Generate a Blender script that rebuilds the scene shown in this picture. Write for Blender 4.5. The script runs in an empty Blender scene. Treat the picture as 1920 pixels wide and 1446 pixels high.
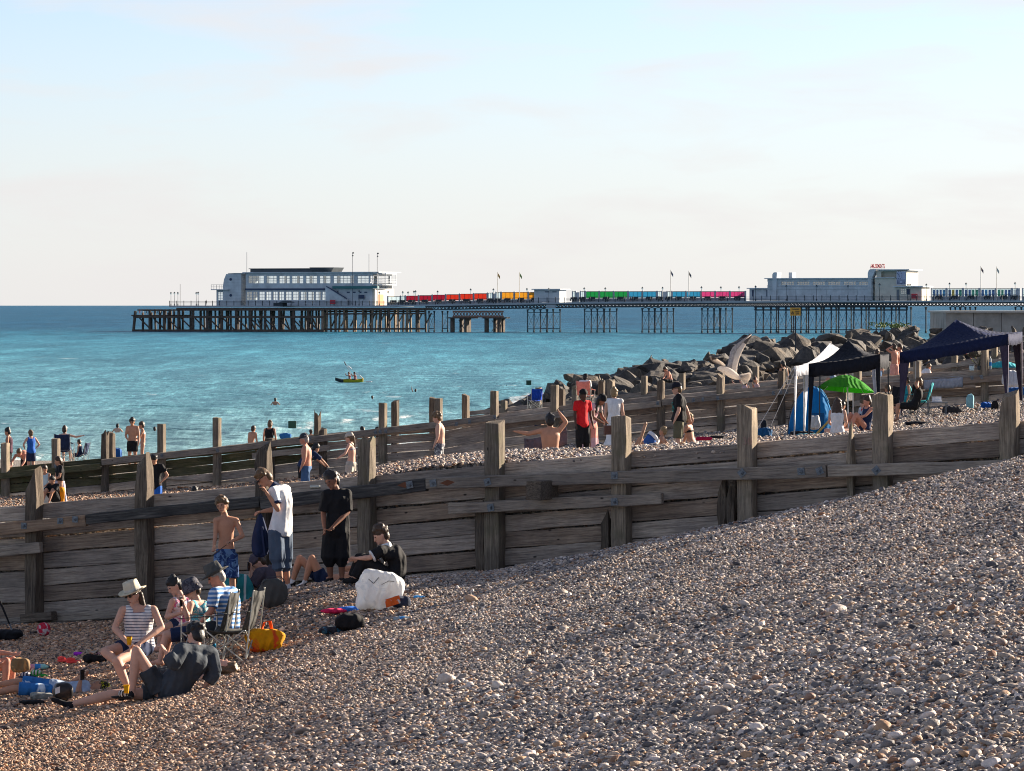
import bpy, math, random
import numpy as np
from mathutils import Vector, Matrix, noise as mnoise
R = math.radians
rnd = random.Random(7)
nrs = np.random.RandomState(11)
sc = bpy.context.scene
COL = sc.collection
# ---------------------------------------------------------------- camera, sky, sun
F, CXP, HYP, HC = 8000.0, 960.0, 573.0, 6.0        # focal length in photo pixels, principal point, horizon row, eye height
cam_d = bpy.data.cameras.new('camera'); cam = bpy.data.objects.new('camera', cam_d); COL.objects.link(cam)
cam.location = (0, 0, HC); cam.rotation_euler = (R(90), 0, 0)
cam_d.sensor_width = 36; cam_d.lens = 36*F/1920; cam_d.shift_y = -(723-HYP)/1920
cam_d.clip_start = .5; cam_d.clip_end = 300000
sc.camera = cam
SUN_AZ, SUN_EL = 55.0, 18.0                        # azimuth clockwise from +Y
w = bpy.data.worlds.new('World'); sc.world = w; w.use_nodes = True
nt = w.node_tree; bg = nt.nodes['Background']
sky = nt.nodes.new('ShaderNodeTexSky'); sky.sky_type = 'NISHITA'; sky.sun_disc = False
sky.sun_elevation = R(SUN_EL); sky.sun_rotation = R(SUN_AZ); sky.air_density = .62; sky.dust_density = .35; sky.ozone_density = 1.5
# thin wisps of high cloud mixed over the sky
tc = nt.nodes.new('ShaderNodeTexCoord'); mp = nt.nodes.new('ShaderNodeMapping')
mp.inputs['Scale'].default_value = (9, 9, 42); mp.inputs['Rotation'].default_value = (R(6), R(14), 0)
nz = nt.nodes.new('ShaderNodeTexNoise'); nz.inputs['Scale'].default_value = 1.6; nz.inputs['Detail'].default_value = 7
nz.inputs['Roughness'].default_value = .55; nz.inputs['Distortion'].default_value = .35
rp = nt.nodes.new('ShaderNodeValToRGB'); rp.color_ramp.elements[0].position = .48; rp.color_ramp.elements[1].position = .72
rp.color_ramp.elements[0].color = (0, 0, 0, 1); rp.color_ramp.elements[1].color = (.5, .5, .5, 1)
nt.links.new(tc.outputs['Generated'], mp.inputs[0]); nt.links.new(mp.outputs[0], nz.inputs[0]); nt.links.new(nz.outputs['Fac'], rp.inputs[0])
mx = nt.nodes.new('ShaderNodeMix'); mx.data_type = 'RGBA'
nt.links.new(rp.outputs[0], mx.inputs['Factor']); tn = nt.nodes.new('ShaderNodeMix'); tn.data_type = 'RGBA'; tn.blend_type = 'MULTIPLY'; tn.inputs['Factor'].default_value = 1; tn.inputs['B'].default_value = (.86, .85, .87, 1); nt.links.new(sky.outputs[0], tn.inputs['A']); nt.links.new(tn.outputs['Result'], mx.inputs['A']); mx.inputs['B'].default_value = (5.0, 4.6, 4.5, 1)
# milky veil near the horizon (sea haze in the air)
sxz = nt.nodes.new('ShaderNodeSeparateXYZ'); nt.links.new(tc.outputs['Generated'], sxz.inputs[0])
mr = nt.nodes.new('ShaderNodeMapRange'); mr.interpolation_type = 'SMOOTHSTEP'; mr.inputs['From Min'].default_value = -.01; mr.inputs['From Max'].default_value = .09
mr.inputs['To Min'].default_value = .88; mr.inputs['To Max'].default_value = .12; nt.links.new(sxz.outputs[2], mr.inputs[0])
mr2 = nt.nodes.new('ShaderNodeMapRange'); mr2.inputs['From Min'].default_value = .08; mr2.inputs['From Max'].default_value = .6; mr2.inputs['To Min'].default_value = 1; mr2.inputs['To Max'].default_value = .25; nt.links.new(sxz.outputs[2], mr2.inputs[0])
mm = nt.nodes.new('ShaderNodeMath'); mm.operation = 'MULTIPLY'; nt.links.new(mr.outputs[0], mm.inputs[0]); nt.links.new(mr2.outputs[0], mm.inputs[1])
vz = nt.nodes.new('ShaderNodeMix'); vz.data_type = 'RGBA'; nt.links.new(mm.outputs[0], vz.inputs['Factor']); nt.links.new(mx.outputs['Result'], vz.inputs['A']); vz.inputs['B'].default_value = (4.3, 4.18, 4.22, 1)
m3 = nt.nodes.new('ShaderNodeMix'); m3.data_type = 'RGBA'; rp2 = nt.nodes.new('ShaderNodeMath'); rp2.operation = 'MULTIPLY'; rp2.inputs[1].default_value = .7
nt.links.new(rp.outputs[0], rp2.inputs[0]); nt.links.new(rp2.outputs[0], m3.inputs['Factor']); nt.links.new(vz.outputs['Result'], m3.inputs['A']); m3.inputs['B'].default_value = (4.3, 4.05, 4.0, 1)
nt.links.new(m3.outputs['Result'], bg.inputs[0]); bg.inputs[1].default_value = .0635
sd = bpy.data.lights.new('sun', 'SUN'); sd.energy = 5.0; sd.angle = R(.53); sd.color = (1, .86, .69)
sun = bpy.data.objects.new('sun', sd); COL.objects.link(sun)
sdir = Vector((math.sin(R(SUN_AZ))*math.cos(R(SUN_EL)), math.cos(R(SUN_AZ))*math.cos(R(SUN_EL)), math.sin(R(SUN_EL))))
sun.rotation_euler = sdir.to_track_quat('Z', 'Y').to_euler(); sun.location = (40, 30, 40)
sc.view_settings.view_transform = 'Standard'; sc.view_settings.look = 'None'; sc.view_settings.exposure = 1.62; sc.view_settings.gamma = 1
sc.view_settings.use_curve_mapping = False
sc.render.engine = 'CYCLES'; sc.cycles.pixel_filter_type = 'BLACKMAN_HARRIS'; sc.cycles.filter_width = 1.05; sc.cycles.use_denoising = True; sc.cycles.max_bounces = 6; sc.cycles.transparent_max_bounces = 12
WATER = -1.6
def W(px, py, Y): return Vector(((px-CXP)*Y/F, Y, HC-(py-HYP)*Y/F))
# ---------------------------------------------------------------- helpers
def link(o, parent=None):
    COL.objects.link(o)
    if parent is not None: o.parent = parent
    return o
def tag(o, label=None, cat=None, group=None, kind=None):
    if label: o['label'] = label
    if cat: o['category'] = cat
    if group: o['group'] = group
    if kind: o['kind'] = kind
    return o
def empty(name, loc, rz=0, label=None, cat=None, group=None):
    o = bpy.data.objects.new(name, None); o.empty_display_size = .2
    o.location = loc; o.rotation_euler = (0, 0, rz); link(o)
    return tag(o, label, cat, group)
def cp(o, parent=None):
    c = o.copy(); COL.objects.link(c); c.parent = parent
    for ch in list(o.children): cp(ch, c)
    return c
class MB:
    """collects shapes; build() makes ONE mesh object. Coordinates are local to the parent"""
    def __init__(s): s.v = []; s.f = []; s.m = []; s.mi = 0
    def add(s, vs, fs):
        b = len(s.v); s.v.extend([tuple(v) for v in vs]); s.f.extend([tuple(i+b for i in f) for f in fs]); s.m.extend([s.mi]*len(fs)); return s
    def box(s, x0, x1, y0, y1, z0, z1):
        return s.add([(x0,y0,z0),(x1,y0,z0),(x1,y1,z0),(x0,y1,z0),(x0,y0,z1),(x1,y0,z1),(x1,y1,z1),(x0,y1,z1)],
                     [(0,3,2,1),(4,5,6,7),(0,1,5,4),(1,2,6,5),(2,3,7,6),(3,0,4,7)])
    def bar(s, p0, p1, w, h, up=(0,0,1), n=1, jit=0):
        p0 = Vector(p0); p1 = Vector(p1); d = (p1-p0); L = d.length
        if L < 1e-6: return s
        d /= L; side = d.cross(Vector(up))
        if side.length < 1e-4: side = d.cross(Vector((0,1,0)))
        side.normalize(); u = side.cross(d); vs = []; fs = []
        for i in range(n+1):
            c = p0+(p1-p0)*(i/n)
            for a, b in ((-1,-1),(1,-1),(1,1),(-1,1)):
                j = Vector((rnd.uniform(-jit,jit), rnd.uniform(-jit,jit), rnd.uniform(-jit,jit))) if jit else Vector()
                vs.append(c+side*(a*w/2)+u*(b*h/2)+j)
        for i in range(n):
            for k in range(4):
                a = i*4+k; b = i*4+(k+1) % 4; fs.append((a, b, b+4, a+4))
        fs.append((3,2,1,0)); fs.append(tuple(n*4+k for k in range(4)))
        return s.add(vs, fs)
    def cone(s, p0, p1, r0, r1, n=8, caps=2, flat=1.0, ax=None):
        """tapered limb with rounded ends"""
        p0 = Vector(p0); p1 = Vector(p1); d = p1-p0; L = d.length
        d = d/L if L > 1e-6 else Vector((0,0,1))
        a = Vector(ax) if ax is not None else (Vector((0,0,1)) if abs(d.z) < .9 else Vector((0,1,0)))
        a = (a-d*a.dot(d)).normalized(); b = d.cross(a)
        rings = []
        for i in range(caps, 0, -1):
            t = math.pi/2*i/(caps+.35); rings.append((p0-d*(r0*math.sin(t)), r0*math.cos(t)))
        rings.append((p0, r0)); rings.append((p1, r1))
        for i in range(1, caps+1):
            t = math.pi/2*i/(caps+.35); rings.append((p1+d*(r1*math.sin(t)), r1*math.cos(t)))
        return s.rings([[c+a*(r*math.cos(k*2*math.pi/n))+b*(r*flat*math.sin(k*2*math.pi/n)) for k in range(n)] for c, r in rings])
    def rings(s, rr, cap=True):
        n = len(rr[0]); vs = [v for r in rr for v in r]; fs = []
        for i in range(len(rr)-1):
            for k in range(n):
                a = i*n+k; b = i*n+(k+1) % n; fs.append((a, b, b+n, a+n))
        if cap: fs.append(tuple(range(n-1, -1, -1))); fs.append(tuple((len(rr)-1)*n+k for k in range(n)))
        return s.add(vs, fs)
    def ell(s, c, rx, ry, rz, M=None, nu=12, nv=8):
        c = Vector(c); rr = []
        for j in range(1, nv):
            t = math.pi*j/nv; r = []
            for k in range(nu):
                p = Vector((rx*math.sin(t)*math.cos(k*2*math.pi/nu), ry*math.sin(t)*math.sin(k*2*math.pi/nu), -rz*math.cos(t)))
                r.append(c+(M @ p if M is not None else p))
            rr.append(r)
        return s.rings(rr)
    def lathe(s, prof, c=(0,0,0), n=16, M=None, cap=True):
        c = Vector(c); rr = []
        for r, z in prof:
            q = []
            for k in range(n):
                p = Vector((r*math.cos(k*2*math.pi/n), r*math.sin(k*2*math.pi/n), z)); q.append(c+(M @ p if M is not None else p))
            rr.append(q)
        return s.rings(rr, cap)
    def sheet(s, pts, th=.004):
        """grid of points (rows) -> thin two sided cloth"""
        nr, nc = len(pts), len(pts[0]); vs = [Vector(p) for r in pts for p in r]; fs = []
        nn = [Vector((0,0,0)) for _ in vs]
        for i in range(nr-1):
            for j in range(nc-1):
                a = i*nc+j; q = (a, a+1, a+nc+1, a+nc); fs.append(q)
                nm = (vs[q[2]]-vs[q[0]]).cross(vs[q[3]]-vs[q[1]])
                for k in q: nn[k] = nn[k]+nm
        N = len(vs); vs2 = [v-(m.normalized()*th if m.length > 0 else m) for v, m in zip(vs, nn)]
        fs2 = [tuple(k+N for k in reversed(f)) for f in fs]
        edge = [i for i in range(nc)]+[r*nc+nc-1 for r in range(1, nr)]+[(nr-1)*nc+i for i in range(nc-2, -1, -1)]+[r*nc for r in range(nr-2, 0, -1)]
        fe = [(edge[(i+1) % len(edge)], edge[i], edge[i]+N, edge[(i+1) % len(edge)]+N) for i in range(len(edge))]
        return s.add(vs+vs2, fs+fs2+fe)
    def build(s, name, mat, parent=None, loc=None, smooth=False, remesh=0, bevel=0, label=None, sub=0, sm=3):
        me = bpy.data.meshes.new(name); me.from_pydata(s.v, [], s.f)
        mats = mat if isinstance(mat, (list, tuple)) else [mat]
        for m in mats: me.materials.append(m)
        if len(mats) > 1: me.polygons.foreach_set('material_index', s.m)
        if smooth: me.polygons.foreach_set('use_smooth', [True]*len(me.polygons))
        me.update()
        o = bpy.data.objects.new(name, me); link(o, parent)
        if loc is not None: o.location = loc
        if label: o['label'] = label
        if remesh:
            m = o.modifiers.new('remesh', 'REMESH'); m.mode = 'VOXEL'; m.voxel_size = remesh; m.use_smooth_shade = True
            if sm:
                m = o.modifiers.new('smooth', 'SMOOTH'); m.factor = .5; m.iterations = sm
        if bevel:
            m = o.modifiers.new('bevel', 'BEVEL'); m.width = bevel; m.segments = 2; m.limit_method = 'ANGLE'
        if sub:
            m = o.modifiers.new('sub', 'SUBSURF'); m.levels = sub; m.render_levels = sub
        return o
# ---------------------------------------------------------------- materials
_mats = {}
class NT:
    def __init__(s, name):
        s.m = bpy.data.materials.new(name); s.m.use_nodes = True; s.t = s.m.node_tree; s.b = s.t.nodes['Principled BSDF']; s.out = s.t.nodes['Material Output']
    def n(s, t, **kw):
        k = s.t.nodes.new('ShaderNode'+t)
        for a, v in kw.items():
            if a.startswith('i_'): k.inputs[a[2:].replace('_', ' ')].default_value = v
            else: setattr(k, a, v)
        return k
    def l(s, a, b): s.t.links.new(a, b)
    def ramp(s, fac, stops, interp='LINEAR'):
        r = s.n('ValToRGB'); cr = r.color_ramp; cr.interpolation = interp
        while len(cr.elements) < len(stops): cr.elements.new(.5)
        for e, (p, c) in zip(cr.elements, stops): e.position = p; e.color = (*c, 1) if len(c) == 3 else c
        if fac is not None: s.l(fac, r.inputs[0])
        return r.outputs[0]
    def mix(s, f, a, b, blend='MIX'):
        m = s.n('Mix', data_type='RGBA', blend_type=blend)
        for inp, v in (('Factor', f), ('A', a), ('B', b)):
            if hasattr(v, 'is_linked'): s.l(v, m.inputs[inp])
            else: m.inputs[inp].default_value = v if inp == 'Factor' else (*v, 1)
        return m.outputs['Result']
    def math(s, op, a, b=0.0, c=None):
        m = s.n('Math', operation=op)
        for i, v in enumerate((a, b, c)):
            if v is None: continue
            if hasattr(v, 'is_linked'): s.l(v, m.inputs[i])
            else: m.inputs[i].default_value = v
        return m.outputs[0]
    def noise(s, vec, scale, detail=4, rough=.55, dist=0):
        k = s.n('TexNoise'); k.inputs['Scale'].default_value = scale; k.inputs['Detail'].default_value = detail
        k.inputs['Roughness'].default_value = rough; k.inputs['Distortion'].default_value = dist
        if vec is not None: s.l(vec, k.inputs['Vector'])
        return k.outputs['Fac']
    def map(s, vec, scale=(1,1,1), loc=(0,0,0)):
        k = s.n('Mapping'); k.inputs['Scale'].default_value = scale; k.inputs['Location'].default_value = loc; s.l(vec, k.inputs[0]); return k.outputs[0]
    def bump(s, h, strength=.4, dist=.01):
        k = s.n('Bump'); k.inputs['Strength'].default_value = strength; k.inputs['Distance'].default_value = dist; s.l(h, k.inputs['Height']); s.l(k.outputs[0], s.b.inputs['Normal'])
def plain(name, c, rough=.7, metal=0, var=.25, nscale=14, bump=.15, bd=.004, spec=.4, trans=0):
    if name in _mats: return _mats[name]
    t = NT(name); o = t.n('TexCoord').outputs['Object']; nf = t.noise(o, nscale, 5, .6)
    f = t.ramp(nf, [(.3, (1-var,)*3), (.7, (1+var*.6,)*3)])
    t.l(t.mix(1.0, c, f, 'MULTIPLY'), t.b.inputs['Base Color'])
    t.b.inputs['Roughness'].default_value = rough; t.b.inputs['Metallic'].default_value = metal; t.b.inputs['Specular IOR Level'].default_value = spec
    if bump: t.bump(nf, bump, bd)
    if trans:
        tr = t.n('BsdfTranslucent'); tr.inputs[0].default_value = (*c, 1); ms = t.n('MixShader'); ms.inputs[0].default_value = trans
        t.l(t.b.outputs[0], ms.inputs[1]); t.l(tr.outputs[0], ms.inputs[2]); t.l(ms.outputs[0], t.out.inputs[0])
    _mats[name] = t.m; return t.m
def wood(name, base, dark, pale, grain=1.0, tone=.25, rough=.9, stain=None):
    """weathered timber; grain runs along local X"""
    t = NT(name); o = t.n('TexCoord').outputs['Object']; oi = t.n('ObjectInfo').outputs['Random']
    off = t.n('VectorMath', operation='ADD'); t.l(o, off.inputs[0]); cb = t.n('CombineXYZ')
    for i in range(3): t.l(t.math('MULTIPLY', oi, 37.0+i*11), cb.inputs[i])
    t.l(cb.outputs[0], off.inputs[1]); v = off.outputs[0]
    g1 = t.noise(t.map(v, (1.1, 26, 26)), 1.6*grain, 8, .68, .25); g2 = t.noise(t.map(v, (3, 90, 90)), 1.5*grain, 5, .7)
    p = t.noise(v, 1.5, 5, .65)
    c = t.ramp(g1, [(.28, dark), (.5, base), (.75, pale)])
    c = t.mix(1.0, c, t.ramp(g2, [(.3, (.62,)*3), (.6, (1.12,)*3)]), 'MULTIPLY')
    c = t.mix(1.0, c, t.ramp(p, [(.3, (.66, .66, .68)), (.7, (1.2, 1.17, 1.1))]), 'MULTIPLY')
    c = t.mix(1.0, c, t.ramp(oi, [(0, (1-tone, 1-tone, 1-tone)), (.5, (1, .98, .95)), (1, (1+tone, 1+tone*.9, 1+tone*.75))]), 'MULTIPLY')
    vo = t.n('TexVoronoi'); vo.inputs['Scale'].default_value = 1.9; t.l(t.map(v, (1, 2.2, 2.2)), vo.inputs['Vector'])   # knots
    c = t.mix(t.ramp(vo.outputs['Distance'], [(.035, (1,)*3), (.075, (0,)*3)]), c, tuple(x*.35 for x in dark))
    if stain:
        c = t.mix(t.ramp(t.noise(v, 2.3, 4), [(.52, (0,)*3), (.72, (.8,)*3)]), c, stain)
    t.l(c, t.b.inputs['Base Color']); t.b.inputs['Roughness'].default_value = rough; t.b.inputs['Specular IOR Level'].default_value = .25
    t.bump(t.math('ADD', g1, t.math('MULTIPLY', g2, .6)), .8, .02); _mats[name] = t.m; return t.m
M_PLANK = wood('weathered_plank', (.42, .35, .30), (.15, .122, .105), (.62, .53, .46))
M_PLANK_B = wood('brown_plank', (.34, .26, .205), (.125, .093, .075), (.50, .40, .32))
M_PLANK_G = wood('mossy_plank', (.11, .105, .06), (.045, .045, .025), (.19, .17, .115), stain=(.05, .065, .02))
M_POST = wood('weathered_post', (.25, .205, .16), (.095, .076, .058), (.42, .35, .275), stain=(.135, .12, .07))
M_POSTD = wood('old_dark_post', (.14, .112, .088), (.042, .034, .028), (.26, .215, .17))
M_BEAM = wood('beam_timber', (.36, .305, .26), (.10, .08, .062), (.36, .31, .255))
M_BEAMD = wood('tarred_beam', (.075, .072, .072), (.02, .02, .022), (.19, .18, .17))
M_BEAMN = wood('new_pink_beam', (.36, .245, .17), (.24, .16, .11), (.46, .34, .25), grain=.5)
M_STEEL = plain('galvanised_steel', (.17, .19, .21), .6, .3, .5, 30)
M_RUST = plain('rusty_iron', (.16, .06, .03), .9)
def frame_pt(px, py, Yp, b, w=0.0):
    """point on a vertical plane Y=Yp-b*X seen at photo px,py, moved w metres toward the camera"""
    k = (px-CXP)/F; Y = Yp/(1+b*k); return Vector((k*Y, Y, HC-(py-HYP)*Y/F))
# ---------------------------------------------------------------- terrain
B1 = .4245; Y1 = 65.95; B2 = .082; Y2 = 141.0
def line1(X): return Y1-B1*X
def line2(X): return Y2+B2*X
def sp(x): return np.log1p(np.exp(np.clip(x, -30, 30)))
def smst(a, b, x):
    t = np.clip((x-a)/(b-a), 0, 1); return t*t*(3-2*t)
def und(X, Y):      # low undulation and tide ridges
    return .03*np.sin(X*1.3+Y*.35)*np.sin(Y*.27+1.3)+.022*np.sin(X*2.9-Y*.8+.4*np.sin(Y*.6)+1.3*np.sin(X*.9))*np.sin(Y*.23+X*.5)+.018*np.sin(X*.7+Y*1.9+2)*np.sin(X*1.7)
def h1(X, Y):
    X = np.asarray(X, float); Y = np.asarray(Y, float)
    z = .7+.25*1.2*sp((X+5.4)/1.2)+.012*(Y-57)*(1-smst(-5, -1, X))
    z += .52*np.exp(-((X+3.0)/2.2)**2)*np.exp(-((Y-62.3)/2.6)**2)
    wd = (line1(X)-Y)*math.cos(R(23))
    z -= .42*np.exp(-(np.maximum(wd, 0)/1.35)**2)*smst(-2.2, .2, X)
    z += und(X, Y)*.8*smst(.2, 3, wd)
    return z
_pf = [-400,-300,0,100,300,500,700,960,1360,1700,1900,2400]; _zf = [-.7,-.6,-.3,-.2,-.05,.2,.6,1.2,1.8,2.55,2.85,3.3]
_pn = [-400,-300,0,250,400,560,620,720,800,900,1100,1400,1700,1900,2400]; _zn = [2.0,2.1,2.25,2.38,2.5,2.82,3.05,3.33,3.46,3.56,3.62,3.80,3.93,4.1,4.4]
def h2(X, Y):
    X = np.asarray(X, float); Y = np.asarray(Y, float); px = X/np.maximum(Y, 1)*F+CXP
    y1 = line1(X); t = np.clip((Y-y1)/(line2(X)-y1), 0, 1.05)
    zf = np.interp(px, _pf, _zf); zn = np.interp(px, _pn, _zn)
    return zf+(zn-zf)*np.exp(-(t/.45)**2)+und(X, Y)*.7*smst(0, .1, t)
_tp = np.array([-800,0,300,500,700,900,1100,1300,1500,1900,2600.]); _ty = np.array([138,157,190,240,300,360,450,650,900.])
_tz = np.array([[.1,.45,.3,.2,.35,.8,1.5,2.2,2.75,3.2,3.6],
 [-.3,.35,.2,.05,.2,.6,1.25,1.9,2.5,3.0,3.5],
 [-2.3,-1.8,-1.5,-1.3,-1.1,-.5,.6,1.4,1.9,2.5,3.2],
 [-3,-2.5,-2.2,-2.0,-1.8,-1.3,.1,1.1,1.7,2.3,3],
 [-3.2,-3,-2.8,-2.5,-2.2,-1.75,-.6,.6,1.2,2,2.9],
 [-3.5,-3.3,-3,-3,-2.5,-1.9,-1.2,0,.8,1.6,2.7],
 [-4,-4,-4,-4,-3.5,-3,-2.4,-2.0,-1,.8,2.4],
 [-5,-5,-5,-5,-5,-5,-5,-4,-3.5,-2.5,1],[-6]*11])
def h3(X, Y):
    X = np.asarray(X, float); Y = np.asarray(Y, float); px = np.clip(X/np.maximum(Y, 1)*F+CXP, -800, 2600); Yc = np.clip(Y, 138, 900)
    i = np.clip(np.searchsorted(_ty, Yc)-1, 0, len(_ty)-2); j = np.clip(np.searchsorted(_tp, px)-1, 0, len(_tp)-2)
    a = (Yc-_ty[i])/(_ty[i+1]-_ty[i]); b = (px-_tp[j])/(_tp[j+1]-_tp[j])
    z = (1-a)*((1-b)*_tz[i, j]+b*_tz[i, j+1])+a*((1-b)*_tz[i+1, j]+b*_tz[i+1, j+1])
    return z+und(X, Y)*.7
def H(X, Y):
    return float(h1(X, Y) if Y < line1(X) else (h2(X, Y) if Y < line2(X) else h3(X, Y)))
def grid_mesh(name, xs_at, rows, hf, mat, parent=None, kind=None, label=None):
    vs = []; fs = []; nc = None
    for Y in rows:
        xs = xs_at(Y); nc = len(xs); zs = hf(xs, np.full(len(xs), Y) if np.isscalar(Y) else Y(xs))
        Ys = np.full(len(xs), Y) if np.isscalar(Y) else Y(xs)
        vs.append(np.stack([xs, Ys, zs], 1))
    vs = np.concatenate(vs); nr = len(rows)
    a = (np.arange(nr-1)[:, None]*nc+np.arange(nc-1)[None, :]).ravel()
    fs = np.stack([a, a+1, a+nc+1, a+nc], 1)
    me = bpy.data.meshes.new(name); me.vertices.add(len(vs)); me.vertices.foreach_set('co', vs.ravel())
    me.loops.add(len(fs)*4); me.loops.foreach_set('vertex_index', fs.ravel()); me.polygons.add(len(fs))
    me.polygons.foreach_set('loop_start', np.arange(len(fs))*4); me.polygons.foreach_set('loop_total', np.full(len(fs), 4))
    me.polygons.foreach_set('use_smooth', np.ones(len(fs), bool)); me.update(calc_edges=True); me.validate()
    me.materials.append(mat); o = bpy.data.objects.new(name, me); link(o, parent)
    if kind: o['kind'] = kind
    if label: o['label'] = label
    return o
# pebble-coloured ground under and between the loose stones
def stone_cols(t, rv):
    return t.ramp(rv, [(0, (.035, .035, .042)), (.12, (.09, .09, .095)), (.24, (.20, .19, .175)), (.36, (.34, .29, .23)), (.48, (.17, .15, .14)), (.58, (.40, .36, .30)),
        (.68, (.36, .235, .135)), (.76, (.20, .105, .06)), (.83, (.30, .285, .265)), (.92, (.50, .45, .39)), (1, (.60, .56, .52))])
t = NT('shingle_ground'); g = t.n('NewGeometry').outputs['Position']
vo = t.n('TexVoronoi'); vo.inputs['Scale'].default_value = 19; t.l(t.map(g, (1, 1, 1)), vo.inputs['Vector'])
sepc = t.n('SeparateColor'); t.l(vo.outputs['Color'], sepc.inputs[0])
vo2 = t.n('TexVoronoi'); vo2.inputs['Scale'].default_value = 8; t.l(g, vo2.inputs['Vector'])
c = stone_cols(t, sepc.outputs[0]); c = t.mix(t.ramp(vo.outputs['Distance'], [(.35, (0,)*3), (.75, (.8,)*3)]), c, (.07, .06, .05))
c = t.mix(1, c, t.ramp(t.noise(g, .6, 4), [(.3, (.8,)*3), (.7, (1.15,)*3)]), 'MULTIPLY')
t.l(c, t.b.inputs['Base Color']); t.b.inputs['Roughness'].default_value = .8
t.bump(t.math('ADD', t.math('MULTIPLY', vo.outputs['Distance'], -1), t.math('MULTIPLY', vo2.outputs['Distance'], -.8)), 1.0, .06); M_GROUND = t.m
t = NT('loose_stone'); oi = t.n('ObjectInfo').outputs['Random']; g = t.n('NewGeometry').outputs['Position']; ob = t.n('TexCoord').outputs['Object']
c = t.mix(1, stone_cols(t, oi), (1.34, 1.23, 1.18), 'MULTIPLY'); sx = t.n('SeparateXYZ'); t.l(g, sx.inputs[0])
warm = t.n('MapRange'); warm.inputs['From Min'].default_value = .5; warm.inputs['From Max'].default_value = -4; t.l(t.math('ADD', sx.outputs[0], t.math('MULTIPLY', t.noise(g, .5, 3), 2)), warm.inputs[0])
c = t.mix(t.math('MULTIPLY', warm.outputs[0], 1.0), t.mix(1, c, (1.0, 1.0, 1.02), 'MULTIPLY'), t.mix(1, c, (1.16, .90, .70), 'MULTIPLY'))
c = t.mix(1, c, t.ramp(t.noise(ob, 2.2, 5, .65), [(.3, (.72,)*3), (.7, (1.2,)*3)]), 'MULTIPLY')
t.l(c, t.b.inputs['Base Color']); t.b.inputs['Roughness'].default_value = .62; t.b.inputs['Specular IOR Level'].default_value = .35
t.bump(t.noise(ob, 5, 5, .6), .35, .05); M_STONE = t.m

rows1 = list(np.arange(14, 70.0, .16))
beach = grid_mesh('beach', lambda Y: np.linspace(-Y*.2-6, Y*.2+4, 230), rows1, lambda X, Y: np.where(Y > line1(X)+.02, np.minimum(h1(X, np.minimum(Y, line1(X)+.02)), h2(X, Y))-.6*(Y > line1(X)+.3), h1(X, Y)), M_GROUND, kind='structure')
# middle bay between the groynes: rows follow the first groyne
def bay_rows(f0, f1, n):
    return [(lambda xs, k=k: f0(xs)*(1-k)+f1(xs)*k) for k in np.linspace(0, 1, n)]
def grid_between(name, x0, x1, nx, f0, f1, n, hf, mat):
    xs = np.linspace(x0, x1, nx)
    return grid_mesh(name, lambda Y: xs, bay_rows(f0, f1, n), hf, mat, kind='structure')
grid_between('beach_bay', -40, 40, 420, lambda x: line1(x)+.36, lambda x: line2(x)-.0, 420, h2, M_GROUND)
def skirt(name, lf, hf, x0, x1, off):
    mb = MB(); xs = np.linspace(x0, x1, 160); rr = [[(x, lf(x)+off, float(hf(x, lf(x)+off))+.02) for x in xs], [(x, lf(x)+off, -4) for x in xs]]
    mb.sheet(rr, .03); o = mb.build(name, M_GROUND); o['kind'] = 'structure'
skirt('beach_bank', line1, h2, -38, 38, .37); skirt('beach_bank', line2, h3, -60, 60, .42)
grid_between('far_beach', -110, 130, 300, lambda x: line2(x)+.03, lambda x: np.full_like(x, 880.), 420, h3, M_GROUND)
# dry land behind the beach carries on to the right of the frame
# ---------------------------------------------------------------- sea
t = NT('sea_water'); g = t.n('NewGeometry').outputs['Position']; sx = t.n('SeparateXYZ'); t.l(g, sx.inputs[0])
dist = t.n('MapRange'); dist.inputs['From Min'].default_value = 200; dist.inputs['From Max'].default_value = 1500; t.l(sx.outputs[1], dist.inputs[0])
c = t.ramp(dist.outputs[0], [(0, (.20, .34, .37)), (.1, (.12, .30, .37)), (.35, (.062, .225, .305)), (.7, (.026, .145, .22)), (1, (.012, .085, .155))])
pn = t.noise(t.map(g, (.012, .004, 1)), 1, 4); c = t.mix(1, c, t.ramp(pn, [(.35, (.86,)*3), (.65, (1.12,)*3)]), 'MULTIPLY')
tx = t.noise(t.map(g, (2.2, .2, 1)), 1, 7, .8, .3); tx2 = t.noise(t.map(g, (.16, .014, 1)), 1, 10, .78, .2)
c = t.mix(1, c, t.ramp(t.math('ADD', t.math('MULTIPLY', tx, .5), t.math('MULTIPLY', tx2, .5)), [(.40, (.50, .57, .62)), (.5, (.95,)*3), (.565, (1.55, 1.5, 1.45)), (.63, (2.8, 2.4, 2.1))]), 'MULTIPLY')  # ripple highlights and darker troughs painted into the water colour
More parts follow.
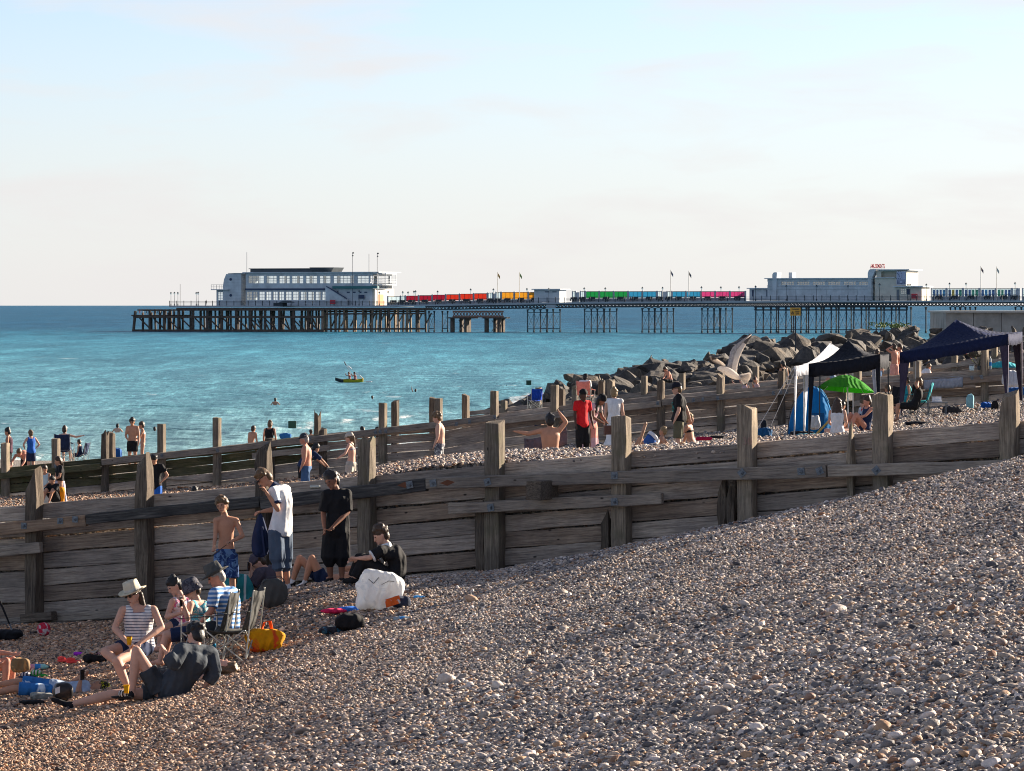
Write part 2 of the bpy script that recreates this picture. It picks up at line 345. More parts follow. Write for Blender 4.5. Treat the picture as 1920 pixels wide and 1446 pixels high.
# wind streaks of thin foam
st = t.noise(t.map(g, (.05, .022, 1)), 1.3, 9, .72, .6); st2 = t.noise(t.map(g, (.35, .13, 1)), 1, 5, .7)
foam = t.ramp(t.math('MULTIPLY', st, st2), [(.375, (0,)*3), (.42, (1,)*3)])
nearf = t.n('MapRange'); nearf.inputs['From Min'].default_value = 330; nearf.inputs['From Max'].default_value = 215; t.l(sx.outputs[1], nearf.inputs[0])
at = t.n('Attribute', attribute_name='foam')
fine = t.noise(t.map(g, (1.3, .5, 1)), 1, 6, .75)
fm = t.ramp(t.math('ADD', at.outputs['Fac'], t.math('MULTIPLY', t.math('SUBTRACT', fine, .5), 1.6)), [(.45, (0,)*3), (.75, (1,)*3)])
c = t.mix(fm, t.mix(t.math('MULTIPLY', foam, .55), c, (.62, .70, .72)), (.80, .82, .82))
t.l(c, t.b.inputs['Base Color']); t.b.inputs['Roughness'].default_value = .35; t.b.inputs['IOR'].default_value = 1.33; t.b.inputs['Specular IOR Level'].default_value = .035
w1 = t.noise(t.map(g, (.30, .8, 1)), .9, 8, .66, .3); w2 = t.noise(t.map(g, (.06, .15, 1)), .9, 5, .6)
t.bump(t.math('ADD', w1, t.math('MULTIPLY', w2, 2.0)), 1.0, .9); M_SEA = t.m
waves = [(nrs.uniform(1.6, 9)) for _ in range(60)]
wv = []
for L in waves:
    an = R(100)+nrs.normal(0, .45); wv.append((2*math.pi/L*math.cos(an), 2*math.pi/L*math.sin(an), nrs.uniform(0, 6.28), .0036*L**.85, L))
def crest_line(X):   # breakers along the shore
    return X*4.1+310
def hsea(X, Y):
    z = np.zeros_like(X, float); dy = np.maximum(Y*Y/61000*.9, .15)
    for kx, ky, ph, am, L in wv:
        z += am*np.clip(L/(dy*2.4)-.6, 0, 1)*np.sin(kx*X+ky*Y+ph)
    z = z+.35*np.maximum(z, 0)**2
    for off, a, wd in ((0, .26, 1.0), (13, .15, 1.2), (30, .1, 1.6)):
        dd = (Y-crest_line(X)-off-5*np.sin(X*.11+off)); z += a*np.exp(-(dd/wd/3.)**2)*np.clip(.5+.6*np.sin(X*.17+off*1.7), 0, 1)
    return WATER+z
ys = []; y = 330.0
while y > .8:
    ys.append(HC-WATER and F*(HC-WATER)/y); y -= .55 if y > 30 else .3
ys += [F*(HC-WATER)/q for q in (.6, .4, .25, .15)]
ys = [160, 167, 174]+[q for q in ys if q > 180]
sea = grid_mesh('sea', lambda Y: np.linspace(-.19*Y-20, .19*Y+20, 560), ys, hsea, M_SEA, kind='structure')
co = np.empty(len(sea.data.vertices)*3); sea.data.vertices.foreach_get('co', co); co = co.reshape(-1, 3)
X, Yc = co[:, 0], co[:, 1]; fo = np.zeros(len(co))
for off, a, wd in ((0, .26, 1.0), (13, .15, 1.2), (30, .1, 1.6)):
    dd = (Yc-crest_line(X)-off-5*np.sin(X*.11+off)); fo = np.maximum(fo, np.exp(-((dd+3)/(wd*2.8))**2)*np.clip(-.1+.9*np.sin(X*.17+off*1.7), 0, 1)*(.95-.012*off))
depth = WATER-h3(X, Yc); fo = np.maximum(fo, np.clip(1-(depth-.0)/.2, 0, 1)*(Yc < 420)*.6)
zz = co[:, 2]-WATER; fo = np.maximum(fo, np.clip((zz-.2)/.2, 0, .8)*(Yc > 430))
at = sea.data.attributes.new('foam', 'FLOAT', 'POINT'); at.data.foreach_set('value', fo)
# outer sea on both sides so that the horizon goes on
mb = MB(); far = F*(HC-WATER)/.15
for sgn in (-1, 1):
    a = [(sgn*(.19*170+19.5), 170, WATER-.05), (sgn*(.19*far+19), far, WATER-.05), (sgn*.9*far, far, WATER-.05), (sgn*600, 170, WATER-.05)]
    mb.add(a, [(0, 1, 2, 3) if sgn < 0 else (3, 2, 1, 0)])
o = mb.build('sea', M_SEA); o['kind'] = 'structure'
# ---------------------------------------------------------------- timber groynes
def beam(name, p0, p1, h, d, mat, parent, n=8, jit=.004, nrm=None, bevel=.012, top=True, label=None):
    """plank/beam object between p0 and p1 (top edge), local X along it, h high, d thick"""
    p0 = Vector(p0); p1 = Vector(p1); dx = p1-p0; L = dx.length; dx.normalize()
    up = Vector((0,0,1)); yv = up.cross(dx).normalized(); zv = dx.cross(yv)
    mb = MB(); vs = []; fs = []
    for i in range(n+1):
        for a, b in ((-.5,-1),(.5,-1),(.5,0),(-.5,0)):
            vs.append((L*i/n+(0 if 0 < i < n else rnd.uniform(-jit, jit)), a*d+rnd.uniform(-jit, jit), b*h+rnd.uniform(-jit, jit)*1.6))
    for i in range(n):
        for k in range(4):
            a = i*4+k; b = i*4+(k+1) % 4; fs.append((a, b, b+4, a+4))
    fs.append((3,2,1,0)); fs.append(tuple(n*4+k for k in range(4)))
    mb.add(vs, fs); o = mb.build(name, mat, parent, bevel=bevel)
    M = Matrix((dx, yv, zv)).transposed().to_4x4(); M.translation = p0
    if parent is not None:
        o.matrix_parent_inverse = Matrix(); M = parent.matrix_basis.inverted() @ M
    o.matrix_basis = M
    if label: o['label'] = label
    return o
def post(name, base, top_z, wdt, dep, rot, mat, parent, ragged=0, lean=0, splitv=False, label=None):
    """upright post; local X runs up it so that the grain does too"""
    hgt = top_z-base[2]; mb = MB(); n = 10; vs = []; fs = []; seg = 8
    for i in range(n+1):
        z = hgt*i/n; tp = 1-.06*(i/n)*ragged
        for k in range(seg):
            sx_, sy_ = [(-1,-1),(0,-1),(1,-1),(1,0),(1,1),(0,1),(-1,1),(-1,0)][k]; ch = .94 if sx_ and sy_ else 1.0
            j = .006+.012*ragged
            dz = 0
            if i == n: dz = rnd.uniform(-.02, .02)*(1+5*ragged)+(.10*sx_ if ragged > 1 else 0)
            vs.append((z+dz, -sy_*dep/2*ch*tp+rnd.uniform(-j, j), sx_*wdt/2*ch*tp+rnd.uniform(-j, j)+lean*z))
    for i in range(n):
        for k in range(seg):
            a = i*seg+k; b = i*seg+(k+1) % seg; fs.append((b, a, a+seg, b+seg))
    fs.append(tuple(range(seg))); fs.append(tuple(n*seg+k for k in range(seg-1, -1, -1)))
    # recentre: split the cap with a centre point for unevenness
    mb.add(vs, fs); o = mb.build(name, mat, parent, bevel=.012)
    ca, sa = math.cos(rot), math.sin(rot)      # rot: angle of the wall direction
    ax_w = Vector((ca, sa, 0)); ax_n = Vector((-sa, ca, 0))   # width along wall, depth away
    M = Matrix(((0, -ax_n.x*1, ax_w.x, 0), (0, -ax_n.y, ax_w.y, 0), (1, 0, 0, 0), (0, 0, 0, 1))); M.translation = Vector(base)
    o.matrix_basis = (parent.matrix_basis.inverted() @ M) if parent is not None else M
    if label: o['label'] = label
    return o
def bolt(p, parent, nrm, size=.1, mat=None, rot=0):
    """square plate with a hexagonal nut"""
    n_ = Vector(nrm).normalized(); sx_ = Vector((0,0,1)).cross(n_).normalized(); up = Vector((0,0,1))
    rm = Matrix.Rotation(rot, 3, n_); sx_ = rm @ sx_; up = rm @ up
    M = Matrix((sx_, up, n_)).transposed()
    mb = MB(); pts = []
    for z0, z1, r, k in ((0, .008, size/2*1.414, 4), (.008, .035, size*.26, 6), (.035, .055, size*.12, 6)):
        rr = [[Vector(p)+M @ Vector((r*math.cos(math.pi/k+i*2*math.pi/k), r*math.sin(math.pi/k+i*2*math.pi/k), z)) for i in range(k)] for z in (z0, z1)]
        mb.rings(rr)
    inv = parent.matrix_basis.inverted() if parent is not None else Matrix()
    mb.v = [tuple(inv @ Vector(v)) for v in mb.v]
    return mb.build('bolt_plate', mat or M_STEEL, parent)
A23 = R(-23); N1 = Vector((-math.sin(R(23)), -math.cos(R(23)), 0))      # wall normal toward the camera
def G1(px, py, w=0):
    p = frame_pt(px, py, Y1, B1); s = F/p.y
    # keep the same photo column while stepping w metres out of the plane
    k = (px-CXP)/F; Yw = (Y1-w/math.cos(R(23)))/(1+B1*k); return Vector((k*Yw, Yw, HC-(py-HYP)*Yw/F))
g1 = empty('timber_groyne', (0, Y1, 0), 0, 'nearest timber groyne, long wall of grey planks between tall square posts running across the shingle', 'groyne', 'timber groynes')
tops1 = [(-145,958),(63,947),(250,931.5),(271,929),(400,917),(540,905),(670,894),(800,882),(905,873),(1145,852),(1383,832),(1636,811),(1875,793),(2080,776)]
def top1(px): return float(np.interp(px, [a for a, b in tops1], [b for a, b in tops1]))
posts1 = [(-148,915,1),(63,895,1.2),(271,872,1.3),(495,852,1.2),(688,828,.8),(928,790,.3),(1165,782,.3),(1401,762,.3),(1655,740,.3),(1893,743,1.2),(2130,735,.3)]
for i, (px, py, rg) in enumerate(posts1):
    p = G1(px, py, .0); wd = .235 if i < 5 else .262
    post('post', (p.x, p.y, p.z-3.6), p.z, wd, .28, A23, M_POSTD if i in (1, 2, 3) else M_POST, g1, rg)
hc = .262
for i in range(len(posts1)-1):
    a, b = posts1[i][0], posts1[i+1][0]
    for c_ in range(11):
        pa = G1(a, 900, -.18); pb = G1(b, 900, -.18); za = G1(a, top1(a), -.18).z-c_*hc*1.02; zb = G1(b, top1(b), -.18).z-c_*hc*1.02
        if za+.1 < min(float(h1(pa.x, pa.y-.4)), float(h1(pb.x, pb.y-.4)))-.5: continue
        pa.z = za+rnd.uniform(-.012, .012); pb.z = zb+rnd.uniform(-.012, .012)
        dv = (pb-pa).normalized()*.006
        gap = rnd.uniform(.008, .026)
        beam('plank', pa+dv, pb-dv, hc-gap, .085+rnd.uniform(0, .015), M_PLANK if (c_+i) % 3 or c_ == 0 else M_PLANK_B, g1, n=7, jit=.006)
def wale(name, pts, h, d, w, mat, lab=None):
    return beam(name, G1(pts[0][0], pts[0][1], w), G1(pts[1][0], pts[1][1], w), h, d, mat, g1, n=12, jit=.006, bevel=.015, label=lab)
wA = wale('beam', ((-160, 999), (162, 965)), .185, .12, .21, M_BEAMN, 'new pinkish beam with three square bolt plates')
wB = wale('beam', ((163, 964), (488, 931)), .17, .14, .215, M_BEAMD, 'black tarred beam')
wC = wale('beam', ((489, 932), (799, 897)), .20, .13, .215, M_BEAMD, 'dark beam with rust stains')
wD = wale('beam', ((800, 895.5), (1551, 872)), .185, .14, .215, M_BEAM)
wE = wale('beam', ((1554, 872), (1990, 861)), .175, .14, .215, M_BEAM)
wF = wale('beam', ((842, 943), (1242, 925)), .17, .13, .21, M_BEAM, 'short lower beam with sawn ends')
wG = wale('beam', ((-160, 1040), (77, 1016)), .175, .14, .22, M_BEAM)
wH = wale('beam', ((-160, 1172), (255, 1140)), .13, .14, .1, M_BEAM)
wI = wale('beam', ((42, 1152), (101, 1146)), .14, .2, .3, M_POSTD)
for px, py, rt in ((45, 986, 0), (113, 977, 0), (141, 974, 0)): bolt(G1(px, py, .275), g1, N1, .1, None, 0)
for px, py, rt in ((914, 904, .3), (1152, 892, 0), (1391, 887, .7), (920, 952, .2), (1152, 941, .1), (1643, 882, .7), (1502, 884, .1), (1537, 883, .4), (768, 909, .2), (812, 906, .1)): bolt(G1(px, py, .29), g1, N1, .11, None, rt)
text_jobs = []
for px, w2, t0 in ((904, .17, 966), (1137, .13, 975), (1356, .12, 902), (1373, .14, 905), (1596, .10, 822)):   # rotten secondary posts tight beside the main ones
    p = G1(px, t0, -.02); post('old_post', (p.x, p.y, p.z-2.4), p.z, w2, .18, A23, M_POSTD if px != 1596 else M_POST, g1, 1.6)
s0 = G1(1018, 898, .1); s1 = G1(1018, 898, .75)
mb = MB(); q0 = G1(1034, 917, .0); q1 = q0+Vector((N1.x, N1.y, 0))*.72; mb.bar(q0, q1, .25, .29, n=3, jit=.006)
inv = g1.matrix_basis.inverted(); mb.v = [tuple(inv @ Vector(v)) for v in mb.v]; mb.build('timber_stub', M_POSTD, g1, bevel=.012)
# rust patches with bolts (diamond stains) on the dark beam
for px, py in ((768, 909), (848, 905)):
    mb = MB(); c0 = G1(px-9, py, .2855); M = Matrix((Vector((math.cos(A23), math.sin(A23), 0)), Vector((0,0,1)), N1)).transposed()
    pts = [c0+M @ Vector(v) for v in ((-.13, -.012, 0), (0, -.05, 0), (.13, .01, 0), (0, .045, 0))]
    mb.add([inv @ v for v in pts]+[inv @ (v-N1*.003) for v in pts], [(0,1,2,3), (4,5,1,0), (5,6,2,1), (6,7,3,2), (7,4,0,3)]); mb.build('rust_stain', M_RUST, g1)
# ---- second groyne
def G2(px, py, w=0):
    k = (px-CXP)/F; Yw = (Y2-w)/(1-B2*k); return Vector((k*Yw, Yw, HC-(py-HYP)*Yw/F))
A2 = math.atan(B2)
g2 = empty('timber_groyne', (0, Y2, 0), 0, 'middle timber groyne behind the bathers, mossy dark planks at its seaward left end', 'groyne', 'timber groynes')
_t2 = [(-300,906),(20,876),(105,868),(197,859),(303,848),(407,838),(560,819),(700,804),(820,795),(927,776),(1040,762),(1240,742),(1360,732),(1465,722),(1640,706),(1900,690),(2200,672)]
def top2(px): return float(np.interp(px, [a for a, b in _t2], [b for a, b in _t2]))
posts2 = [(-95,840,0),(10,831,0),(105,822,0),(197,812,2.2),(303,795,0),(407,783,0),(507,822,0),(606,806,1),(718,756,0),(822,747,0),(927,733,0),(1040,722,0),(1145,714,.5),(1239,715,.8),(1351,704,.8),(1465,697,1.2),(1580,688,.3),(1608,686,.3),(1720,676,.3),(1846,655,.3),(1965,650,.3),(2080,645,.3)]
for i, (px, py, rg) in enumerate(posts2):
    p = G2(px, py); post('post', (p.x, p.y, p.z-4.2), p.z, .23, .25, A23, M_POSTD if rg > 2 or px in (507, 606) else (M_POST if px not in (1465, 1239) else M_POSTD), g2, rg)
for px, py, rg in ((209, 811, .4), (595, 776, 2.4), (741, 752, .5), (873, 740, .4), (812, 746, .3), (1053, 732, .6), (1128, 716, .8)):
    p = G2(px, py, -1.6); post('old_post', (p.x, p.y, p.z-4.2), p.z, .22, .24, A23, M_POSTD, g2, rg)
for i in range(len(posts2)-1):
    a, b = posts2[i][0], posts2[i+1][0]
    if b-a < 50: continue
    for c_ in range(9):
        pa = G2(a, 800, -.18); pb = G2(b, 800, -.18); pa.z = G2(a, top2(a), -.18).z-c_*.285; pb.z = G2(b, top2(b), -.18).z-c_*.285
        if pa.z < float(h2(pa.x, pa.y-.5))-.5: continue
        dv = (pb-pa).normalized()*.01
        mt = M_PLANK_G if (a < 520 and c_ < 3) else (M_PLANK_B if (a > 880 and c_ in (1, 2)) else M_PLANK)
        beam('plank', pa+dv, pb-dv, .285-rnd.uniform(.012, .03), .09, mt, g2, n=4, jit=.008)
for a, b, dz, mt in ((-110, 188, 9, M_PLANK_G), (190, 660, 2, M_BEAM), (662, 925, 1.5, M_BEAM), (927, 1238, 9, M_BEAM), (1240, 1490, 7, M_BEAM), (1492, 2090, 10, M_PLANK_B)):
    beam('beam', G2(a, top2(a)+dz, .24), G2(b, top2(b)+dz, .24), .20, .14, mt, g2, n=10, jit=.008)
beam('beam', G2(472, 850, .24), G2(618, 834, .24), .19, .14, M_BEAM, g2); beam('beam', G2(1600, 752, .24), G2(1690, 744, .24), .19, .14, M_BEAM, g2)
beam('beam', G2(1735, 727, .2), G2(1828, 721, .2), .10, .2, M_PLANK_B, g2)
for px in (105, 303, 407, 500, 580, 703, 712, 722, 855, 880, 927, 1053, 1095, 1232, 1299, 1317, 1345, 1449, 1463, 1473, 1822, 1840):
    bolt(G2(px, top2(px)+(13 if px > 927 else 6)+.5, .315), g2, N1, .13, None, .1)
# ---- third groyne in front of the boulders
B3 = .1; Y3 = 224.0
def G3(px, py, w=0):
    k = (px-CXP)/F; Yw = (Y3-w)/(1+B3*k); return Vector((k*Yw, Yw, HC-(py-HYP)*Yw/F))
g3 = empty('timber_groyne', (0, Y3, 0), 0, 'farthest timber groyne, low weathered wall along the foot of the boulders', 'groyne', 'timber groynes')
posts3 = [(873,748,.5),(945,752,.3),(1010,727,.5),(1078,724,.5),(1147,712,0),(1208,705,0),(1279,700,0),(1352,699,0),(1417,687,0),(1490,686,0),(1560,684,0),(1630,682,0),(1700,672,0),(1790,668,.4),(1865,645,0),(1940,640,0),(2010,640,0)]
for px, py, rg in posts3:
    p = G3(px, py); post('post', (p.x, p.y, p.z-3.6), p.z, .30, .3, A23, M_POST, g3, rg)
_t3 = [(873,772),(945,765),(1010,757),(1147,742),(1279,728),(1417,716),(1560,706),(1700,698),(1865,664),(2010,655)]
def top3(px): return float(np.interp(px, [a for a, b in _t3], [b for a, b in _t3]))
for i in range(len(posts3)-1):
    a, b = posts3[i][0], posts3[i+1][0]
    for c_ in range(5):
        pa = G3(a, top3(a)+c_*8.6, -.2); pb = G3(b, top3(b)+c_*8.6, -.2)
        beam('plank', pa, pb, .21, .09, M_PLANK, g3, n=3, jit=.01, bevel=0)
beam('beam', G3(1075, top3(1075)+4, .25), G3(1345, top3(1345)+4, .25), .2, .14, M_BEAM, g3); beam('beam', G3(1347, top3(1347)+4, .25), G3(2000, top3(2000)+4, .25), .2, .14, M_BEAM, g3)
# ---------------------------------------------------------------- boulders
t = NT('boulder_rock'); ob = t.n('TexCoord').outputs['Object']; oi = t.n('ObjectInfo').outputs['Random']
n1 = t.noise(ob, 1.4, 8, .65, .4); n2 = t.noise(ob, 9, 6, .7)
c = t.ramp(n1, [(.3, (.032, .030, .030)), (.5, (.075, .068, .062)), (.7, (.16, .135, .11))]); c = t.mix(1, c, t.ramp(n2, [(.3, (.65,)*3), (.65, (1.2,)*3)]), 'MULTIPLY')
c = t.mix(1, c, t.ramp(oi, [(0, (.55, .57, .62)), (.4, (.8, .8, .82)), (.8, (1.05, .95, .82)), (1, (1.35, 1.2, 1.0))]), 'MULTIPLY')
t.l(c, t.b.inputs['Base Color']); t.b.inputs['Roughness'].default_value = .85; t.bump(t.math('ADD', n1, t.math('MULTIPLY', n2, .35)), .9, .12); M_ROCK = t.m
import bmesh
def rock_mesh(seed, npt=15):
    rr = random.Random(seed); bm = bmesh.new()
    for _ in range(npt):
        v = Vector((rr.gauss(0,1), rr.gauss(0,1), rr.gauss(0,1))).normalized(); v *= rr.uniform(.78, 1.18)
        bm.verts.new((v.x, v.y*.82, v.z*.68))
    r = bmesh.ops.convex_hull(bm, input=bm.verts[:])
    bmesh.ops.delete(bm, geom=[g for g in bm.verts if not g.link_faces], context='VERTS')
    bmesh.ops.bevel(bm, geom=bm.edges[:], offset=.02, segments=1, affect='EDGES')
    bmesh.ops.triangulate(bm, faces=bm.faces[:]); bmesh.ops.subdivide_edges(bm, edges=bm.edges[:], cuts=2, use_grid_fill=True)
    for v in bm.verts:
        q = v.co*2.3+Vector((seed*3.1, 0, 0)); k = mnoise.noise(q)*.07+mnoise.noise(q*2.7)*.03; v.co += v.co.normalized()*k
    me = bpy.data.meshes.new('boulder'); bm.to_mesh(me); bm.free(); me.materials.append(M_ROCK); return me
rocks = [rock_mesh(i) for i in range(14)]
_rt = [(960,757),(1000,744),(1030,722),(1060,707),(1100,694),(1130,701),(1160,688),(1190,672),(1215,662),(1260,667),(1300,656),(1340,645),(1380,634),(1420,625),(1500,622),(1580,617),(1650,613),(1700,610),(1760,612),(1850,610),(2100,600)]
nb = 0
for it in range(6000):
    if nb >= 285: break
    px = rnd.uniform(945, 2050); k = (px-CXP)/F; u = rnd.random()
    Yc_ = 250+55*max(0, min(1, (px-1000)/700)); Y = 231+(Yc_-231)*u+rnd.uniform(-1, 1)
    zt = HC-(float(np.interp(px, [a for a, b in _rt], [b for a, b in _rt]))-HYP)*Yc_/F
    X = k*Y; zb = float(h3(X, Y)); r = rnd.choice((.55, .7, .9, 1.15, 1.45))*rnd.uniform(.9, 1.15)*(1.1 if px > 1150 else .75)*(.8 if px > 1700 else 1)
    z = zb+(zt-zb)*(u**.8)-r*.55+rnd.uniform(-.15, .15)
    if it % 7 == 0 or True:
        o = bpy.data.objects.new('boulder', rocks[rnd.randrange(14)]); link(o); o.location = (X, Y, z); o.rotation_euler = (rnd.uniform(-.5,.5), rnd.uniform(-.5,.5), rnd.uniform(0, 6.28))
        o.scale = (r*rnd.uniform(.85, 1.35), r*rnd.uniform(.85, 1.2), r*rnd.uniform(.85, 1.2)); nb += 1
        zn_ = ('at the low seaward tip behind the blue and pink beach chairs' if px < 1110 else 'left of the young man perched on the rocks' if px < 1240 else 'between the perched young man and the flying gull' if px < 1380 else 'below the yellow warning sign' if px < 1520 else 'behind the white and black gazebos' if px < 1700 else 'behind the navy gazebo below the sea wall')
        tag(o, ('large' if r > .95 else 'smaller')+' grey boulder '+zn_, 'boulder', 'boulders '+zn_)
# solid core of the bank so that no sea shows between boulders
mb = MB(); rows = []
for px in range(940, 2100, 40):
    k = (px-CXP)/F; Yc_ = 250+55*max(0, min(1, (px-1000)/700)); zt = HC-(float(np.interp(px, [a for a, b in _rt], [b for a, b in _rt]))-HYP)*Yc_/F
    rows.append([(k*230, 230, float(h3(k*230, 230))-.5), (k*(231+(Yc_-231)*.5), 231+(Yc_-231)*.5, (float(h3(k*231, 231))+zt)/2-1.1), (k*Yc_, Yc_, zt-1.1), (k*(Yc_+4), Yc_+4, zt-1.5), (k*(Yc_+10), Yc_+10, WATER-2)])
mb.sheet(rows, .05); o = mb.build('rock_bank_core', M_ROCK); o['kind'] = 'structure'
mb = MB()
for i in range(260):
    px = rnd.uniform(950, 2080); k = (px-CXP)/F; u = rnd.random(); Yc_ = 250+55*max(0, min(1, (px-1000)/700)); Y = 231+(Yc_-231)*u
    zt = HC-(float(np.interp(px, [a for a, b in _rt], [b for a, b in _rt]))-HYP)*Yc_/F; zb = float(h3(k*Y, Y)); z = zb+(zt-zb)*(u**.8)-.45; me_ = rocks[rnd.randrange(14)]
    bm = bmesh.new(); rr_ = [Vector((rnd.gauss(0,1), rnd.gauss(0,1), rnd.gauss(0,1))).normalized()*rnd.uniform(.25, .45) for _ in range(11)]
    for v in rr_: bm.verts.new(v)
    bmesh.ops.convex_hull(bm, input=bm.verts[:]); bmesh.ops.delete(bm, geom=[g for g in bm.verts if not g.link_faces], context='VERTS'); bm.verts.index_update()
    mb.add([v.co+Vector((k*Y, Y, z)) for v in bm.verts], [tuple(v.index for v in f.verts) for f in bm.faces]); bm.free()
o = mb.build('rock_rubble', M_ROCK); tag(o, 'smaller broken rocks filling the gaps of the rock bank', None, None, 'stuff')
# boulders at the water's edge
for px, py, Y, r in ((948, 768, 262, 1.0), (975, 762, 262, .8), (925, 770, 250, .6), (1002, 750, 250, .9)):
    p = W(px, py, Y); o = bpy.data.objects.new('boulder', rocks[nb % 14]); nb += 1; link(o); o.location = p; o.scale = (r*1.2, r, r*.9); o.rotation_euler = (0, .2, r*5)
    tag(o, 'low dark boulder lying at the water edge left of the bank', 'boulder', 'boulders at the water edge')
# ---------------------------------------------------------------- loose shingle
def peb_mesh(seed):
    bm = bmesh.new(); bmesh.ops.create_icosphere(bm, subdivisions=2, radius=.5)
    fl = [.62, .45, .55, .8, .38, .7][seed % 6]; rr = random.Random(seed)
    ax = Vector((rr.gauss(0,1), rr.gauss(0,1), rr.gauss(0,1))).normalized()
    ax2 = Vector((rr.gauss(0,1), rr.gauss(0,1), rr.gauss(0,1))).normalized()
    for v in bm.verts:
        q = v.co*1.7+Vector((seed*5.3, 1, 2)); v.co += v.co.normalized()*(mnoise.noise(q)*.16+mnoise.noise(q*2.4)*.05)
        d = v.co.dot(ax)
        if d > .2: v.co -= ax*(d-.2)*.85
        if v.co.dot(ax2) > .28: v.co -= ax2*(v.co.dot(ax2)-.28)*.8
        v.co.x *= 1.12; v.co.y *= .85; v.co.z *= fl
    me = bpy.data.meshes.new('pebble'); bm.to_mesh(me); bm.free(); me.polygons.foreach_set('use_smooth', [True]*len(me.polygons)); me.materials.append(M_STONE); return me
pebs = [peb_mesh(i) for i in range(9)]
protos = []
np_ = 0
for i in range(300):
    px = rnd.uniform(20, 1900); py = 1440-(rnd.random()**1.6)*330
    zg = 2.0
    Y = 40.0
    for _ in range(12): Y = F*(HC-float(h1((px-CXP)*Y/F, Y)))/(py-HYP)
    X = (px-CXP)*Y/F
    if px < 560 and py < 1345: continue
    o = bpy.data.objects.new('pebble', pebs[i % 9]); link(o, beach); s_ = rnd.uniform(.075, .13)*(1.1 if px > 900 else .8)
    if i % 37 == 5: s_ = .2
    o.location = (X, Y, float(h1(X, Y))+.012+s_*.1); o.scale = (s_,)*3; o.rotation_euler = (rnd.uniform(-.35, .35), rnd.uniform(-.35, .35), rnd.uniform(0, 6.28))
    if len(protos) < 9: protos.append(o)
# scatter of everything smaller: one object, geometry nodes put the stones on its points
def scatter(regions):
    P = []; S = []
    for n, xy, hf, s0, s1 in regions:
        X, Y = xy(n); z = hf(X, Y); sz = s0+(s1-s0)*nrs.beta(1.6, 4.5, len(X)); sz = np.where(nrs.rand(len(X)) < .02, sz*1.6, sz)
        P.append(np.stack([X, Y, z+nrs.uniform(-.2, .55, len(X))*sz*.5], 1)); S.append(sz)
    return np.concatenate(P), np.concatenate(S)
def fan(y0, y1, k0, k1):
    def f(n):
        Y = np.sqrt(nrs.uniform(y0*y0, y1*y1, n)); X = nrs.uniform(k0, k1, n)*Y; return X, Y
    return f
def keep(f, cond):
    def g(n):
        X, Y = f(n); m = cond(X, Y); return X[m], Y[m]
    return g
def vis1(X, Y):
    z = h1(X, Y); py = HYP+F*(HC-z)/Y; return (Y < line1(X)-.02) & (py < 1475)
def vis2(X, Y):
    z = h2(X, Y); px = CXP+F*X/Y; py = HYP+F*(HC-z)/Y
    tp = np.interp(px, [a for a, b in tops1], [b for a, b in tops1]); return (Y > line1(X)+.15) & (Y < line2(X)-.1) & (py < tp+16)
regs = [(230000, keep(fan(27, 46, -.126, .126), vis1), h1, .020, .108),
        (220000, keep(fan(46, 68.5, -.126, .126), vis1), h1, .020, .085),
        (150000, keep(fan(62, 100, -.126, .126), vis2), h2, .035, .12),
        (60000, keep(fan(100, 150, -.126, .126), vis2), h2, .05, .14)]
P, S = scatter(regs)
me = bpy.data.meshes.new('shingle'); me.vertices.add(len(P)); me.vertices.foreach_set('co', P.ravel())
a = me.attributes.new('siz', 'FLOAT', 'POINT'); a.data.foreach_set('value', S)
rot = np.stack([nrs.normal(0, .35, len(P)), nrs.normal(0, .35, len(P)), nrs.uniform(0, 6.283, len(P))], 1)
a = me.attributes.new('rot', 'FLOAT_VECTOR', 'POINT'); a.data.foreach_set('vector', rot.ravel())
a = me.attributes.new('pick', 'INT', 'POINT'); a.data.foreach_set('value', nrs.randint(0, 9, len(P)))
sh = bpy.data.objects.new('shingle', me); link(sh); sh['kind'] = 'stuff'; sh['label'] = 'loose grey, tan and orange pebbles covering the beach'; sh['category'] = 'shingle'
gn = bpy.data.node_groups.new('shingle_scatter', 'GeometryNodeTree'); gn.interface.new_socket('Geometry', in_out='INPUT', socket_type='NodeSocketGeometry'); gn.interface.new_socket('Geometry', in_out='OUTPUT', socket_type='NodeSocketGeometry')
gi = gn.nodes.new('NodeGroupInput'); go = gn.nodes.new('NodeGroupOutput'); iop = gn.nodes.new('GeometryNodeInstanceOnPoints')
g2i = gn.nodes.new('GeometryNodeGeometryToInstance')
for o in reversed(protos):
    oi_ = gn.nodes.new('GeometryNodeObjectInfo'); oi_.inputs['Object'].default_value = o; oi_.transform_space = 'ORIGINAL'; gn.links.new(oi_.outputs['Geometry'], g2i.inputs[0])
def named(nm, dt):
    k = gn.nodes.new('GeometryNodeInputNamedAttribute'); k.data_type = dt; k.inputs['Name'].default_value = nm; return [s for s in k.outputs if s.enabled][0]
gn.links.new(gi.outputs[0], iop.inputs['Points']); gn.links.new(g2i.outputs[0], iop.inputs['Instance']); iop.inputs['Pick Instance'].default_value = True
gn.links.new(named('pick', 'INT'), iop.inputs['Instance Index']); gn.links.new(named('siz', 'FLOAT'), iop.inputs['Scale']); gn.links.new(named('rot', 'FLOAT_VECTOR'), iop.inputs['Rotation'])
gn.links.new(iop.outputs[0], go.inputs[0]); m_ = sh.modifiers.new('scatter', 'NODES'); m_.node_group = gn
